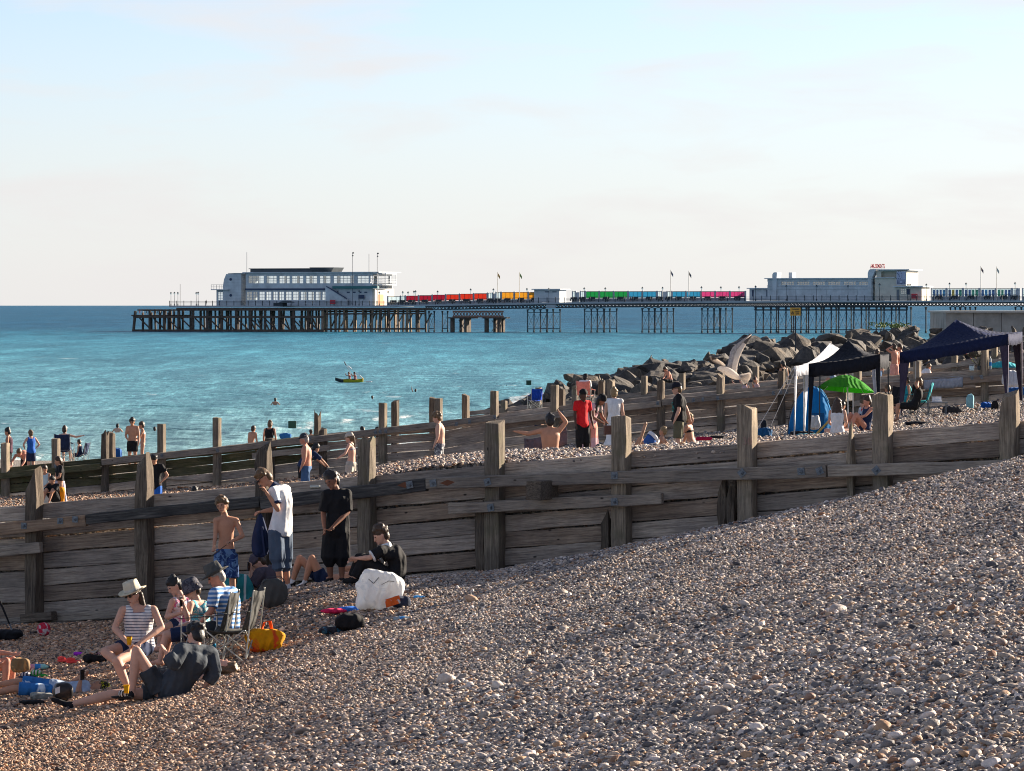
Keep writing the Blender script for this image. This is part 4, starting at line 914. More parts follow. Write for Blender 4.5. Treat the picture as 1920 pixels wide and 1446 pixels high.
# ---- clock pavilion in the middle of the pier
cp_ = pthing('pavilion', PT(1560), 3, PZ(1560, 564), 'long white art deco pavilion with a clock tower midway along the pier', 'pavilion')
m = PB(); m.pb(1432, 1630, 523, 528, 3, 3.3); m.pb(1432, 1630, 534.5, 564, 3, 3.3); m.pb(1432, 1630, 523, 564, 14, 14.3); m.pb(1432, 1434, 523, 564, 3.3, 14); m.pb(1434, 1458, 527.9, 534.6, 3.002, 3.28)
gw = [(1458,1482),(1488,1511),(1517,1540),(1546,1569),(1575,1598),(1604,1628)]
for (a, b), (c_, d_) in zip(gw, gw[1:]): m.pb(b, c_, 528, 534.5, 3.002, 3.28)
m.bd('wall', M_WHITE, cp_)
for a, b in gw: window(cp_, a, b, 528, 534.5, 3.12, 5, 2, .12, M_WHITE)
m = PB(); m.pb(1434, 1630, 528, 535, 4.2, 4.3); m.bd('window_backing', M_NAVY, cp_)  # dark navy sheet set behind the whole window strip
for y_ in (537, 542.5): m = PB(); m.pb(1434, 1628, y_, y_+.5, 2.93, 3.0); m.bd('moulding', M_DECK, cp_)
for x_ in (1450, 1485, 1514, 1543, 1572, 1601): m = PB(); m.pb(x_, x_+.4, 543, 563, 2.95, 3.0); m.bd('moulding', M_DECK, cp_)
m = PB(); m.pb(1428, 1632, 521.5, 523, 2.2, 15); m.bd('roof', M_WHITE, cp_)
def fin(pts, d0, d1, mat, nm='fin'):
    m = PB(); a = [pv(x, y, d0) for x, y in pts]; n = len(a); m.add(a+[v+Vector((0, d1-d0, 0)) for v in a], [tuple(range(n-1, -1, -1)), tuple(range(n, 2*n))]+[(i, (i+1) % n, (i+1) % n+n, i+n) for i in range(n)]); return m.bd(nm, mat, cp_)
fin([(1448,563),(1448,515),(1450,511.5),(1453,510.5),(1457,511),(1456.5,520),(1455,563)], 2.5, 6, M_WHITE)
m = PB(); m.pb(1479, 1486, 511, 521.5, 5, 7.4, 5); m.bd('chimney', M_WHITE, cp_)
fin([(1627,563),(1627,512),(1629,506.5),(1632,504.8),(1644,504.6),(1640,509),(1636.5,517),(1634,524),(1634,563)], 2.3, 5, M_WHITE)
m = PB(); m.pb(1634, 1675, 521, 563.5, 3, 13); m.pb(1640, 1675, 507, 509, 3.1, 12.9); m.pb(1636, 1645, 508, 521, 3.3, 5); m.pb(1645, 1675, 508.9, 521, 5, 12.8); m.bd('wall', M_WHITE2, cp_)
m = PB(); m.pb(1675, 1694.5, 508, 536, 2.4, 12.9); m.bd('clock_tower', M_WHITE2, cp_)
m = PB(); m.pb(1640, 1701, 505, 507, 2, 14); m.bd('roof', M_WHITE, cp_)
m = PB(); m.pb(1635, 1673, 520, 521.2, 2.4, 4); m.bd('ledge', M_WHITE, cp_)
m = PB(); m.pb(1676.3, 1693, 509, 533.6, 2.3, 2.4); m.bd('clock_panel', plain('clock_lilac', (.42, .44, .58), .7), cp_)
c0 = pv(1684.5, 516, 2.27)
for i in range(12):
    an = math.pi*2*i/12; m = PB(); r0 = .82/max(abs(math.sin(an)), abs(math.cos(an))) if i % 3 else .82; p = c0+Vector((math.sin(an)*r0, 0, math.cos(an)*r0)); q = p+Vector((math.sin(an)*.22, 0, math.cos(an)*.22)); m.bar(p, q, .12, .16, (0,1,0)); m.bd('hour_mark', M_NAVY, cp_)
for v in ((-.45, .6), (.28, -.45)):
    m = PB(); m.bar(c0+Vector((.15,-.02,.08)), c0+Vector((v[0],-.02,v[1])), .1, .12, (0,1,0)); m.bd('clock_hand', M_NAVY, cp_)
m = PB()
for i in range(6):
    for j in range(4):
        if (i, j) not in ((2,1),(3,1),(2,2),(3,2)): m.pb(1677.4+2.5*i, 1679.1+2.5*i, 524.5+2.2*j, 525.8+2.2*j, 2.25, 2.3)
m.bd('tile_pattern', M_NAVY, cp_)
m = PB(); m.pb(1674, 1722, 538.5, 563.5, 3, 10); m.bd('wing', M_WHITE2, cp_); m = PB(); m.pb(1671, 1727, 536.3, 538.5, 1.6, 11); m.bd('wing_roof', M_WHITE, cp_)
window(cp_, 1683, 1693, 541.5, 551.5, 2.95, 3, 3, .12, M_WHITE2, True)
m = PB(); m.pb(1694, 1699.5, 542, 552.5, 2.94, 3.0); m.bd('window', M_NAVY, cp_); m = PB(); m.pb(1675, 1680, 543, 563, 2.94, 3.0); m.bd('door', M_RAIL, cp_)
m = PB(); m.pb(1396, 1432, 541.5, 564, 4, 12); m.bd('wing', M_WHITE, cp_); m = PB(); m.pb(1393, 1433, 540, 541.5, 3, 13); m.bd('wing_roof', M_WHITE, cp_)
for a in (1401, 1428): m = PB(); m.pb(a, a+3, 544, 556, 3.94, 4.0); m.bd('window', M_NAVY, cp_)
def text(s_, size, name, mat, par, M, ext=.02, width=None, off=.03):
    cu = bpy.data.curves.new(name, 'FONT'); cu.body = s_; cu.size = size; cu.extrude = ext; cu.offset = size*off; cu.align_x = 'CENTER'; cu.align_y = 'CENTER'
    tmp = bpy.data.objects.new('t', cu); COL.objects.link(tmp); dg = bpy.context.evaluated_depsgraph_get(); me = bpy.data.meshes.new_from_object(tmp.evaluated_get(dg)); bpy.data.objects.remove(tmp)
    if width:
        xs = [v.co.x for v in me.vertices]; k = width/(max(xs)-min(xs))
        for v in me.vertices: v.co.x *= k
    me.materials.clear(); me.materials.append(mat); o = bpy.data.objects.new(name, me); link(o, par); o.matrix_basis = M; return o
sg = pthing('roof_sign', PT(1645.5), 3, PZ(1645, 505), 'red capital letters standing on the roof beside the clock tower', 'sign')
p = pv(1645.5, 499.3, 3)-ploc(sg); text('AMUSEMENTS', 1.5, 'lettering', plain('sign_red', (.62, .06, .07), .5), sg, Matrix.Translation(p) @ Matrix.Rotation(R(90), 4, 'X'), .05, 4.15)
m = PB(); m.bar(pv(1631.5, 503, 3.1), pv(1659.5, 503, 3.1), .06, .06)
for x_ in range(1633, 1660, 5): m.bar(pv(x_, 505.5, 3.1), pv(x_, 497, 3.1), .06, .06, (0,1,0))
m.bd('frame', M_WHITE, sg)
# little landing platform below the pier
pf = pthing('landing_platform', PT(896), -2.5, WATER, 'rusty lattice landing platform on four stout legs beneath the pier', 'platform')
for px in (853, 858.5, 872, 879, 917, 922, 936, 941): m = PB(); m.pb(px-2.4, px+2.4, 596.5, 626, -2.4 if int(px) % 2 else 2, -1.0 if int(px) % 2 else 3.4); m.bd('leg', M_PILE, pf)
m = PB(); m.pb(848, 886, 595, 597.3, -3, 4); m.pb(912, 946, 595, 597.3, -3, 4); m.bd('cap_beam', M_PILE, pf)
m = PB()
for d in (-2.8, 3.6):
    m.bar(pv(849, 584, d), pv(944, 584, d), .3, .4); m.bar(pv(849, 594, d), pv(944, 594, d), .3, .4)
    for i in range(16):
        a = 849+5.94*i; m.bar(pv(a, 584, d), pv(a+5.94, 594, d), .2, .22, (0,1,0)); m.bar(pv(a, 594, d), pv(a+5.94, 584, d), .2, .22, (0,1,0))
m.bd('lattice_girder', plain('red_oxide', (.24, .12, .08), .8), pf)
m = PB()
for a in (860, 922): m.bar(pv(a, 600, -2), pv(a+14, 622, -2), .14, .18, (0,1,0)); m.bar(pv(a+14, 600, -2), pv(a, 622, -2), .14, .18, (0,1,0))
m.bd('cross_bracing', M_IRON, pf)
# concrete apron where the pier meets the shore
ap = empty('concrete_sea_wall', W(1900, 600, 420), 0, 'pale concrete sea wall block under the shore end of the pier', 'sea wall')
M_CONC = plain('sea_wall_concrete', (.30, .285, .26), .9, 0, .35, .6)
def cb(px0, px1, py0, py1, Y0, Y1_, nm, mat=M_CONC):
    a = W(px0, py0, Y0); b = W(px1, py1, Y0); l = ap.location; m = MB(); m.box(a.x-l.x, b.x-l.x, Y0-l.y, Y1_-l.y, b.z-l.z, a.z-l.z); return m.build(nm, mat, ap)
for i in range(8): cb(1774+52*i, 1825+52*i, 586.5, 650, 420, 436, 'block')
cb(1772, 2200, 583, 586.3, 419.5, 437, 'coping', plain('pale_coping', (.45, .43, .39), .9))
# warning sign on the boulders
ds = empty('warning_sign', W(1491, 622, 262), 0, 'yellow warning sign on a thin post among the boulders, reading danger keep off', 'sign')
l = ds.location; Y = 262
m = MB(); a = W(1481.5, 577, Y)-l; b = W(1501, 592, Y)-l; m.box(a.x, b.x, -.02, .02, b.z, a.z); m.build('panel', plain('sign_yellow', (.62, .36, .05), .6), ds)
m = MB(); p0 = W(1491.5, 592, Y)-l; m.bar((p0.x, .04, -1.2), (p0.x, .04, p0.z+.4), .08, .08, (0,1,0)); m.build('post', M_IRON, ds)
def sgt(s_, px, py, w_px, h_px, nm='lettering'):
    p = W(px, py, Y)-l; return text(s_, h_px*Y/F*1.25, nm, M_IRON, ds, Matrix.Translation((p.x, -.03, p.z)) @ Matrix.Rotation(R(90), 4, 'X'), .004, w_px*Y/F)
sgt('DANGER', 1491.5, 580.2, 14, 2.6); sgt('KEEP', 1494.8, 585, 8, 2.5); sgt('OFF', 1494.8, 588.8, 6.4, 2.5)
m = MB(); c0 = W(1486, 587.5, Y)-l; r0 = 3.1*Y/F
pt = [Vector((c0.x+r0*math.sin(a_), -.03, c0.z+r0*math.cos(a_))) for a_ in (0, 2.094, 4.189)]
for i in range(3): m.bar(pt[i], pt[(i+1) % 3], .03, .022, (0,1,0))
m.bar((c0.x, -.03, c0.z-.02), (c0.x, -.03, c0.z+.05), .012, .012, (0,1,0)); m.build('warning_triangle', M_IRON, ds)
# ---------------------------------------------------------------- people
def skinmat(name, c):
    if name in _mats: return _mats[name]
    t = NT(name); o = t.n('TexCoord').outputs['Object']; f = t.ramp(t.noise(o, 9, 4), [(.3, (.88, .84, .84)), (.7, (1.1, 1.06, 1.05))])
    t.l(t.mix(1, c, f, 'MULTIPLY'), t.b.inputs['Base Color']); t.b.inputs['Roughness'].default_value = .62; t.b.inputs['Specular IOR Level'].default_value = .3; t.b.inputs['Subsurface Weight'].default_value = 0
    _mats[name] = t.m; return t.m
SK = {'pale': skinmat('skin_pale', (.56, .33, .24)), 'tan': skinmat('skin_tan', (.46, .24, .15)), 'red': skinmat('skin_sunburnt', (.52, .24, .16)), 'brown': skinmat('skin_brown', (.22, .10, .06)), 'dark': skinmat('skin_dark', (.07, .034, .024))}
def cloth(name, c, stripe=None, sscale=20, axis=2, blot=None, bscale=9, trans=0, st_w=.5):
    if name in _mats: return _mats[name]
    t = NT(name); o = t.n('TexCoord').outputs['Object']; col = None
    f = t.noise(o, 6, 5, .6, .4); base = c
    if stripe is not None:
        sx_ = t.n('SeparateXYZ'); t.l(o, sx_.inputs[0]); k = t.math('FRACT', t.math('MULTIPLY', t.math('ADD', sx_.outputs[axis], t.math('MULTIPLY', t.noise(o, 3, 1), .03)), sscale))
        base = t.mix(t.math('GREATER_THAN', k, st_w), c, stripe)
    if blot is not None:
        base = t.mix(t.ramp(t.noise(o, bscale, 3, .6, 1.0), [(.5, (0,)*3), (.55, (1,)*3)]), c, blot)
    t.l(t.mix(1, base, t.ramp(f, [(.3, (.8,)*3), (.7, (1.12,)*3)]), 'MULTIPLY'), t.b.inputs['Base Color']); t.b.inputs['Roughness'].default_value = .85; t.b.inputs['Specular IOR Level'].default_value = .2
    wv_ = t.n('TexWave'); wv_.inputs['Scale'].default_value = 2.2; wv_.inputs['Distortion'].default_value = 9; wv_.inputs['Detail'].default_value = 2; t.l(o, wv_.inputs[0])
    t.bump(t.math('ADD', wv_.outputs['Fac'], f), .55, .035)
    if trans:
        tr = t.n('BsdfTranslucent'); tr.inputs[0].default_value = (*c, 1); ms = t.n('MixShader'); ms.inputs[0].default_value = trans; t.l(t.b.outputs[0], ms.inputs[1]); t.l(tr.outputs[0], ms.inputs[2]); t.l(ms.outputs[0], t.out.inputs[0])
    _mats[name] = t.m; return t.m
HAIR = {'black': plain('hair_black', (.012, .010, .010), .5, 0, .5, 40, .6, .01), 'brown': plain('hair_brown', (.05, .028, .016), .5, 0, .5, 40, .6, .01), 'fair': plain('hair_fair', (.26, .17, .08), .5, 0, .5, 40, .6, .01), 'light': plain('hair_light_brown', (.13, .075, .035), .5, 0, .5, 40, .6, .01), 'grey': plain('hair_grey', (.30, .27, .24), .5, 0, .4, 40, .6, .01)}
M_BLACKC = cloth('black_cloth', (.012, .012, .014)); M_WHITEC = cloth('white_cloth', (.70, .70, .71)); M_NAVYC = cloth('navy_cloth', (.016, .028, .075)); M_GREYC = cloth('charcoal_cloth', (.045, .052, .062)); M_DENIM = cloth('denim', (.07, .10, .15))
M_SHADES = plain('sunglasses', (.008, .008, .01), .15, 0, 0, 1, 0)
class Fig:
    def __init__(s, J, face, k, girth=1.0, up=None, shw=1.0):
        s.J = J; s.k = k; s.g = girth; s.f = Vector(face).normalized(); s.shw = shw
        hd, nk = J['hd'], J['nk']; u = (hd-nk).normalized() if up is None else Vector(up).normalized()
        s.f = (s.f-u*s.f.dot(u)*.85).normalized(); s.side = s.f.cross(u).normalized(); s.u = s.side.cross(s.f).normalized()
        s.HM = Matrix((s.side, s.f, s.u)).transposed()
    def hp(s, x, y, z): return s.J['hd']+s.HM @ (Vector((x, y, z))*s.k*1.09)
    def torso(s, mb, t0, t1, inf, n=16, flare=0):
        J = s.J; hm = (J['hipa']+J['hipb'])/2; sm = (J['sha']+J['shb'])/2; mid = J.get('sp') or hm.lerp(sm, .5)
        wh = (J['hipb']-J['hipa']); ws = (J['shb']-J['sha']); shw = ws.length/2; 
        prof = [(-.16, .075, .07), (-.08, .13, .10), (0, .160, .118), (.2, .150, .112), (.4, .135, .10), (.62, .150, .112), (.82, .165, .112), (.93, max(.13, .15), .095), (1.0, .125, .075), (1.07, .06, .055)]
        wd0 = wh.normalized() if wh.length > .01 else ws.normalized(); wd1 = ws.normalized()
        ts = sorted(set([t0, t1]+[p[0] for p in prof if t0 < p[0] < t1])); rr = []
        for t in ts:
            a, b = (hm.lerp(mid, t*2), 0) if t < .5 else (mid.lerp(sm, t*2-1), 0)
            # smooth curve through mid
            if 0 <= t <= 1: q = hm*(1-t)**2+(mid*2-(hm+sm)/2)*2*t*(1-t)+sm*t*t
            else: q = a
            if t > 1: q = sm.lerp(J['nk'], (t-1)/.07*.5)
            e = .06; q2 = hm.lerp(mid, .5) if t < .3 else (sm if t < .8 else J['nk']); up = ((mid-hm) if t < .35 else (sm-mid) if t > .65 else (sm-hm)).normalized()
            hw = float(np.interp(t, [p[0] for p in prof], [p[1] for p in prof]))*s.k*s.g+inf; dp = float(np.interp(t, [p[0] for p in prof], [p[2] for p in prof]))*s.k*s.g+inf
            if flare: hw += flare*max(0, .3-t); dp += flare*max(0, .3-t)
            if t > .75 and t < 1.05: hw = max(hw, min(shw*.86, .19*s.k)+inf)
            w_ = wd0.lerp(wd1, max(0, min(1, t))); w_ = (w_-up*w_.dot(up)).normalized(); d_ = w_.cross(up)
            rr.append([q+w_*(hw*math.cos(i*2*math.pi/n))+d_*(dp*math.sin(i*2*math.pi/n)) for i in range(n)])
        mb.rings(rr)
    def limb(s, mb, a, b, c, r, fr=(0, 1, 2), inf=0.0, cut=None, flare=0, caps=2):
        """a-b-c with radii r[0..3]; cut = how far along (0..2) it is covered"""
        J = s.J; k = s.k; cut = 2 if cut is None else cut; A, B, C_ = J[a], J[b], J[c]; g = s.g**.6
        e1 = min(1, cut); mb.cone(A, A.lerp(B, e1), r[0]*k*g+inf, (r[0]+(r[1]-r[0])*e1)*k*g+inf+flare*e1, 10, caps if cut > 1.02 or caps > 1 else 0)
        if cut > 1:
            e = cut-1; m_ = B.lerp(C_, .32*min(1, e/.32)) ; mb.cone(B, m_, r[1]*k*g+inf, r[2]*k*g+inf, 10, caps)
            if e > .32: mb.cone(m_, B.lerp(C_, e), r[2]*k*g+inf, (r[2]+(r[3]-r[2])*(e-.32)/.68)*k*g+inf+flare*.5, 10, caps if caps > 1 else 0)
ARM = (.050, .040, .041, .025); LEG = (.088, .058, .060, .036)
def hand(mb, F_, wr, el, detail, curl=.5):
    k = F_.k; d = (wr-el).normalized(); sd_ = d.cross(F_.f); sd_ = sd_.normalized() if sd_.length > .1 else d.cross(Vector((0,0,1))).normalized(); nn = sd_.cross(d)
    if not detail: mb.cone(wr-d*.01, wr+d*.085*k, .030*k, .022*k, 8, 2, .6, sd_); return
    mb.cone(wr-d*.01*k, wr+d*.075*k, .028*k, .036*k, 8, 2, .5, sd_)
    for i, (o_, L) in enumerate(((-.028, .062), (-.010, .074), (.010, .070), (.028, .055))):
        p0 = wr+d*.075*k+sd_*o_*k; p1 = p0+(d*.6*(1-curl*.4)+nn*curl*.5+sd_*o_*4).normalized()*L*.5*k; p2 = p1+(d*(1-curl)+nn*curl*1.3).normalized()*L*.5*k
        mb.cone(p0, p1, .0095*k, .0085*k, 6, 1); mb.cone(p1, p2, .0085*k, .007*k, 6, 1)
    p0 = wr+d*.02*k+sd_*(-.03)*k; p1 = p0+(d*.7-sd_*.7+nn*.2).normalized()*.04*k; mb.cone(p0, p1, .012*k, .010*k, 6, 1); mb.cone(p1, p1+(d*.9+nn*.4).normalized()*.03*k, .010*k, .008*k, 6, 1)
def build_person(label, J, face, k=1.0, skin='pale', hair='brown', style='short', wear=(), detail=0, girth=1.0, group=None, up=None, shoes=None, extras=(), shades=False, hide=()):
    F_ = Fig(J, face, k, girth, up); zs = min(J['ana'].z, J['anb'].z, J['hipa'].z)
    base = Vector(((J['hipa'].x+J['hipb'].x)/2, (J['hipa'].y+J['hipb'].y)/2, zs)); root = empty('person', base, 0, label, 'person', group)
    vx = .0105 if detail else .019; 
    def B(mb, name, mat, vx_=None, sm=3, **kw):
        mb.v = [tuple(Vector(v)-base) for v in mb.v]; return mb.build(name, mat, root, smooth=True, remesh=vx_ if vx_ is not None else vx, sm=sm, **kw)
    mb = MB(); F_.torso(mb, -.16, 1.07, 0)
    sm_ = (J['sha']+J['shb'])/2
    for x in 'ab':
        mb.cone(sm_.lerp(J['nk'], .3), J['sh'+x], .06*k, .052*k, 10, 2)
        if 'arm'+x not in hide:
            F_.limb(mb, 'sh'+x, 'el'+x, 'ha'+x, ARM); hand(mb, F_, J['ha'+x], J['el'+x], detail)
        if 'leg'+x not in hide:
            F_.limb(mb, 'hip'+x, 'kn'+x, 'an'+x, LEG); mb.cone(J['an'+x]-Vector((0,0,.02*k)), J['to'+x], .040*k, .028*k, 8, 2); mb.cone(J['an'+x], J['an'+x]-(J['to'+x]-J['an'+x]).normalized()*.03*k-Vector((0,0,.03*k)), .035*k, .03*k, 8, 2)
    mb.cone(J['nk']-F_.u*.03*k, F_.hp(0, -.01, -.06), .058*k, .050*k, 10, 2)
    hM = F_.HM; k0 = k; k = k*1.09; mb.ell(F_.hp(0, 0, .012), .078*k, .092*k, .105*k, hM, 16, 10); mb.ell(F_.hp(0, .030, -.055), .052*k, .058*k, .056*k, hM); mb.ell(F_.hp(0, .078, -.092), .022*k, .02*k, .018*k, hM, 8, 6)
    mb.cone(F_.hp(0, .088, .015), F_.hp(0, .106, -.028), .010*k, .016*k, 6, 1); mb.ell(F_.hp(0, .086, -.06), .024*k, .012*k, .010*k, hM, 8, 6)
    for sg_ in (-1, 1): mb.ell(F_.hp(sg_*.076, -.005, -.005), .012*k, .02*k, .032*k, hM, 8, 6)
    B(mb, 'body', SK[skin])
    if detail:
        for sg_ in (-1, 1):
            mb = MB(); mb.ell(F_.hp(sg_*.031, .0855, .012), .014*k, .010*k, .009*k, hM, 8, 6); B(mb, 'eye', HAIR['black'], 0)
        mb = MB(); mb.ell(F_.hp(0, .0965, -.061), .022*k, .006*k, .006*k, hM, 8, 5); B(mb, 'mouth', plain('lip', (.32, .10, .09), .5), 0)
    if shades:
        mb = MB()
        for sg_ in (-1, 1): mb.ell(F_.hp(sg_*.034, .094, .014), .028*k, .010*k, .021*k, hM, 10, 6); mb.bar(F_.hp(sg_*.062, .09, .02), F_.hp(sg_*.082, .0, .02), .006, .008)
        mb.bar(F_.hp(-.03, .1, .02), F_.hp(.03, .1, .02), .006, .008); B(mb, 'sunglasses', M_SHADES, 0)
    # hair
    if style != 'bald':
        mb = MB(); rr = random.Random(len(label)*7+int(k*100)); mb.ell(F_.hp(0, -.014, .042), .089*k, .100*k, .100*k, hM, 16, 10); mb.ell(F_.hp(0, .040, .088), .070*k, .046*k, .038*k, hM, 12, 6); mb.ell(F_.hp(0, -.050, -.012), .084*k, .066*k, .092*k, hM, 12, 8)
        nl = 40 if style in ('curly',) else 16
        for _ in range(nl):
            th = rr.uniform(0, 6.28); ph = rr.uniform(-.1, 1.45); v = Vector((math.cos(th)*math.cos(ph), math.sin(th)*math.cos(ph), math.sin(ph)))
            if v.y > .5 and v.z < .42: continue
            r_ = rr.uniform(.026, .040) if style == 'curly' else rr.uniform(.018, .028); mb.ell(F_.hp(v.x*.086, v.y*.096-.018, v.z*.106+.032), r_*k, r_*k, r_*k, None, 8, 6)
        if style in ('long', 'pony', 'longwind'):
            dn = Vector((0,0,-1)); b0 = F_.hp(0, -.075, -.02)
            L = .36 if style != 'pony' else .28
            if style == 'pony': mb.cone(F_.hp(0, -.10, .03), F_.hp(0, -.12, -.02)+dn*.02, .03*k, .03*k); mb.cone(F_.hp(0, -.12, 0), b0-F_.f*.07*k+dn*L*k, .032*k, .014*k)
            else:
                for i in range(9):
                    a = (i-4)/4; p = F_.hp(a*.075, -.045-.03*(1-abs(a)), -.01); e = p+dn*(L*rr.uniform(.8, 1.05))*k-F_.f*.05*k+F_.side*a*.035*k
                    if style == 'longwind': e = e+Vector((.10, 0, .04))*k
                    mb.cone(p, p.lerp(e, .55)-F_.f*.02, .036*k, .036*k, 7, 2); mb.cone(p.lerp(e, .55)-F_.f*.02, e, .036*k, .018*k, 7, 2)
        if style == 'bun': mb.ell(F_.hp(0, -.06, .13), .042*k, .042*k, .04*k, None, 10, 8)
        B(mb, 'hair', HAIR[hair], .012 if detail else .018, sm=1)
    k = k0
    k = k0
    for g_ in wear:
        kind, mat = g_[0], g_[1]; mb = MB(); opt = g_[2] if len(g_) > 2 else {}; inf = opt.get('inf', .016); nm = opt.get('name', kind)
        if kind in ('shirt', 'tank', 'hoodie', 'dress', 'poncho'):
            lo_ = opt.get('lo', -.10); hi_ = .99 if kind == 'tank' else 1.03; F_.torso(mb, lo_, hi_, inf, flare=opt.get('flare', .05))
            sl = opt.get('sleeve', 0 if kind == 'tank' else .62)
            for x in 'ab':
                if kind != 'tank': mb.cone(sm_.lerp(J['nk'], .15), J['sh'+x], .064*k+inf*.6, .056*k+inf, 10, 2)
                else: mb.cone(sm_.lerp(J['sh'+x], .5)-Vector((0,0,.03)), sm_.lerp(J['sh'+x], .62)+Vector((0,0,.002)), .074*k, .068*k, 10, 2)
                if sl > 0 and 'arm'+x not in hide: F_.limb(mb, 'sh'+x, 'el'+x, 'ha'+x, ARM, inf=inf*1.1, cut=sl, flare=.012 if sl <= 1 else 0, caps=1)
            if opt.get('collar'):
                m2 = MB(); m2.cone(sm_.lerp(J['nk'], .45), J['nk'].lerp(J['hd'], .18), .085*k, .070*k, 12, 0); B(m2, 'collar', opt['collar'], .0125)
                for x in 'ab':
                    a_, b_ = J['sh'+x].lerp(J['el'+x], max(.1, sl-.12)), J['sh'+x].lerp(J['el'+x], sl+.02); m2 = MB(); m2.cone(a_, b_, .046*k+inf*1.1+.016, .044*k+inf*1.1+.018, 12, 0); B(m2, 'sleeve_cuff', opt['collar'], .0125)
            if kind == 'dress':
                hm = (J['hipa']+J['hipb'])/2; km = (J['kna']+J['knb'])/2; am = (J['ana']+J['anb'])/2; L = opt.get('len', 1.0); e = km if L <= 1 else km.lerp(am, L-1); rr_ = []
                for t_, r_ in ((-.12, .15), (.05, .175), (.35, .185), (.7, .20), (1.0, opt.get('hem', .23))):
                    c_ = hm.lerp(e, max(0, t_)) if t_ >= 0 else hm+Vector((0,0,.12)); rr_.append([c_+Vector((math.cos(i*math.pi/10)*r_*k*(1+.07*math.sin(i*1.9)*max(0, t_)), math.sin(i*math.pi/10)*r_*.75*k*(1+.07*math.cos(i*2.3)*max(0, t_)), 0)) for i in range(20)])
                mb.rings(rr_)
        elif kind == 'skirt':
            hm = (J['hipa']+J['hipb'])/2; km = (J['kna']+J['knb'])/2; am = (J['ana']+J['anb'])/2; L = opt.get('len', 1.0); e = km if L <= 1 else km.lerp(am, L-1); rr_ = []
            for t_, r_ in ((-.1, .15), (.05, .18), (.4, .19), (1.0, opt.get('hem', .22))):
                c_ = hm.lerp(e, t_) if t_ >= 0 else hm+Vector((0,0,.10)); rr_.append([c_+Vector((math.cos(i*math.pi/10)*r_*k*(1+.08*math.sin(i*2.1)), math.sin(i*math.pi/10)*r_*.75*k, 0)) for i in range(20)])
            mb.rings(rr_)
        elif kind in ('shorts', 'trousers', 'trunks'):
            F_.torso(mb, -.17, opt.get('hi', .12), inf); cu = opt.get('cut', .85 if kind == 'shorts' else (.45 if kind == 'trunks' else 1.93))
            for x in 'ab':
                if 'leg'+x not in hide: F_.limb(mb, 'hip'+x, 'kn'+x, 'an'+x, LEG, inf=inf+.004, cut=cu, flare=opt.get('fl', .02 if cu < 1.4 else .015), caps=1)
        elif kind == 'bikini':
            F_.torso(mb, .70, .84, .006); mb2 = MB(); F_.torso(mb2, -.165, .02, .006); B(mb2, 'bikini_bottom', mat, .012)
        elif kind == 'briefs': F_.torso(mb, -.17, .06, .007)
        elif kind == 'towel': F_.torso(mb, -.1, 1.05, .04, flare=.1)
        elif kind == 'cap':
            mb.rings([[F_.hp(math.cos(i*math.pi/8)*r_, -.012+math.sin(i*math.pi/8)*r_*1.12, z_) for i in range(16)] for r_, z_ in ((.096, .030), (.100, .06), (.090, .10), (.06, .135), (.015, .152))]); fv = opt.get('visor', 1)
            mb.rings([[F_.hp(x_, fv*(.07+y_), .034+z_) for x_, y_ in ((-.07, 0), (-.06, .05), (-.03, .078), (0, .085), (.03, .078), (.06, .05), (.07, 0))] for z_ in (-.004, .006)])
        elif kind in ('fedora', 'bucket', 'sunhat'):
            br = {'fedora': .165, 'bucket': .122, 'sunhat': .16}[kind]; dr = {'fedora': .0, 'bucket': -.055, 'sunhat': -.02}[kind]
            if kind == 'bucket': pr = [(.100, .03), (br, .03+dr), (br+.006, .036+dr), (.108, .045), (.103, .11), (.08, .15), (.02, .16)]
            else: pr = [(.099, .035), (br, .040+dr), (br+.004, .050+dr), (.102, .052), (.098, .11), (.086, .175), (.055, .183), (.012, .163 if kind == 'fedora' else .178)]
            mb.rings([[F_.hp(math.cos(i*math.pi/12)*r_, -.008+math.sin(i*math.pi/12)*r_*1.1, z_+(.025*math.cos(i*math.pi/12)**2 if r_ > .13 else 0)) for i in range(24)] for r_, z_ in pr])
            mb.v = [tuple(Vector(v)-base) for v in mb.v]; mb.build(nm, mat, root, smooth=True)
            if kind == 'fedora':
                mb = MB(); mb.rings([[F_.hp(math.cos(i*math.pi/12)*r_, -.008+math.sin(i*math.pi/12)*r_*1.1, z_) for i in range(24)] for r_, z_ in ((.1035, .055), (.1025, .082))]); mb.v = [tuple(Vector(v)-base) for v in mb.v]; mb.build('hat_band', opt.get('band', mat), root, smooth=True)
            continue
        elif kind == 'socks' or kind == 'shoes':
            for x in 'ab':
                A, T = J['an'+x], J['to'+x]; mb = MB()
                if kind == 'socks': mb.cone(J['kn'+x].lerp(A, opt.get('from', .86)), A, .041*k, .041*k, 8, 1); mb.cone(A-Vector((0,0,.02*k)), T, .044*k, .032*k, 8, 2)
                else: mb.cone(A-Vector((0,0,.03*k)), T-Vector((0,0,.004)), .047*k, .036*k, 8, 2); mb.cone(A, A-(T-A).normalized()*.03*k-Vector((0,0,.04*k)), .04*k, .038*k, 8, 2)
                B(mb, {'socks': 'sock', 'shoes': 'shoe'}[kind], mat, .012)
            continue
        B(mb, {'shirt': 'shirt', 'tank': 'top', 'trunks': 'swim_trunks'}.get(nm, nm), mat, .0125 if detail else .02)
    return root, F_
def P2(px, py, d, Y): return W(px, py, Y+d)
def solve_Y(J, Y, contacts, rad=.04):
    best = None
    for i in range(81):
        y = Y*(.86+.28*i/80); e = min((P2(*J[c], y).z-rad-H(P2(*J[c], y).x, y+J[c][2])) for c in contacts)
        sc_ = abs(e)+.02*abs(y-Y)/Y
        if best is None or sc_ < best[0]: best = (sc_, y)
    return best[1]
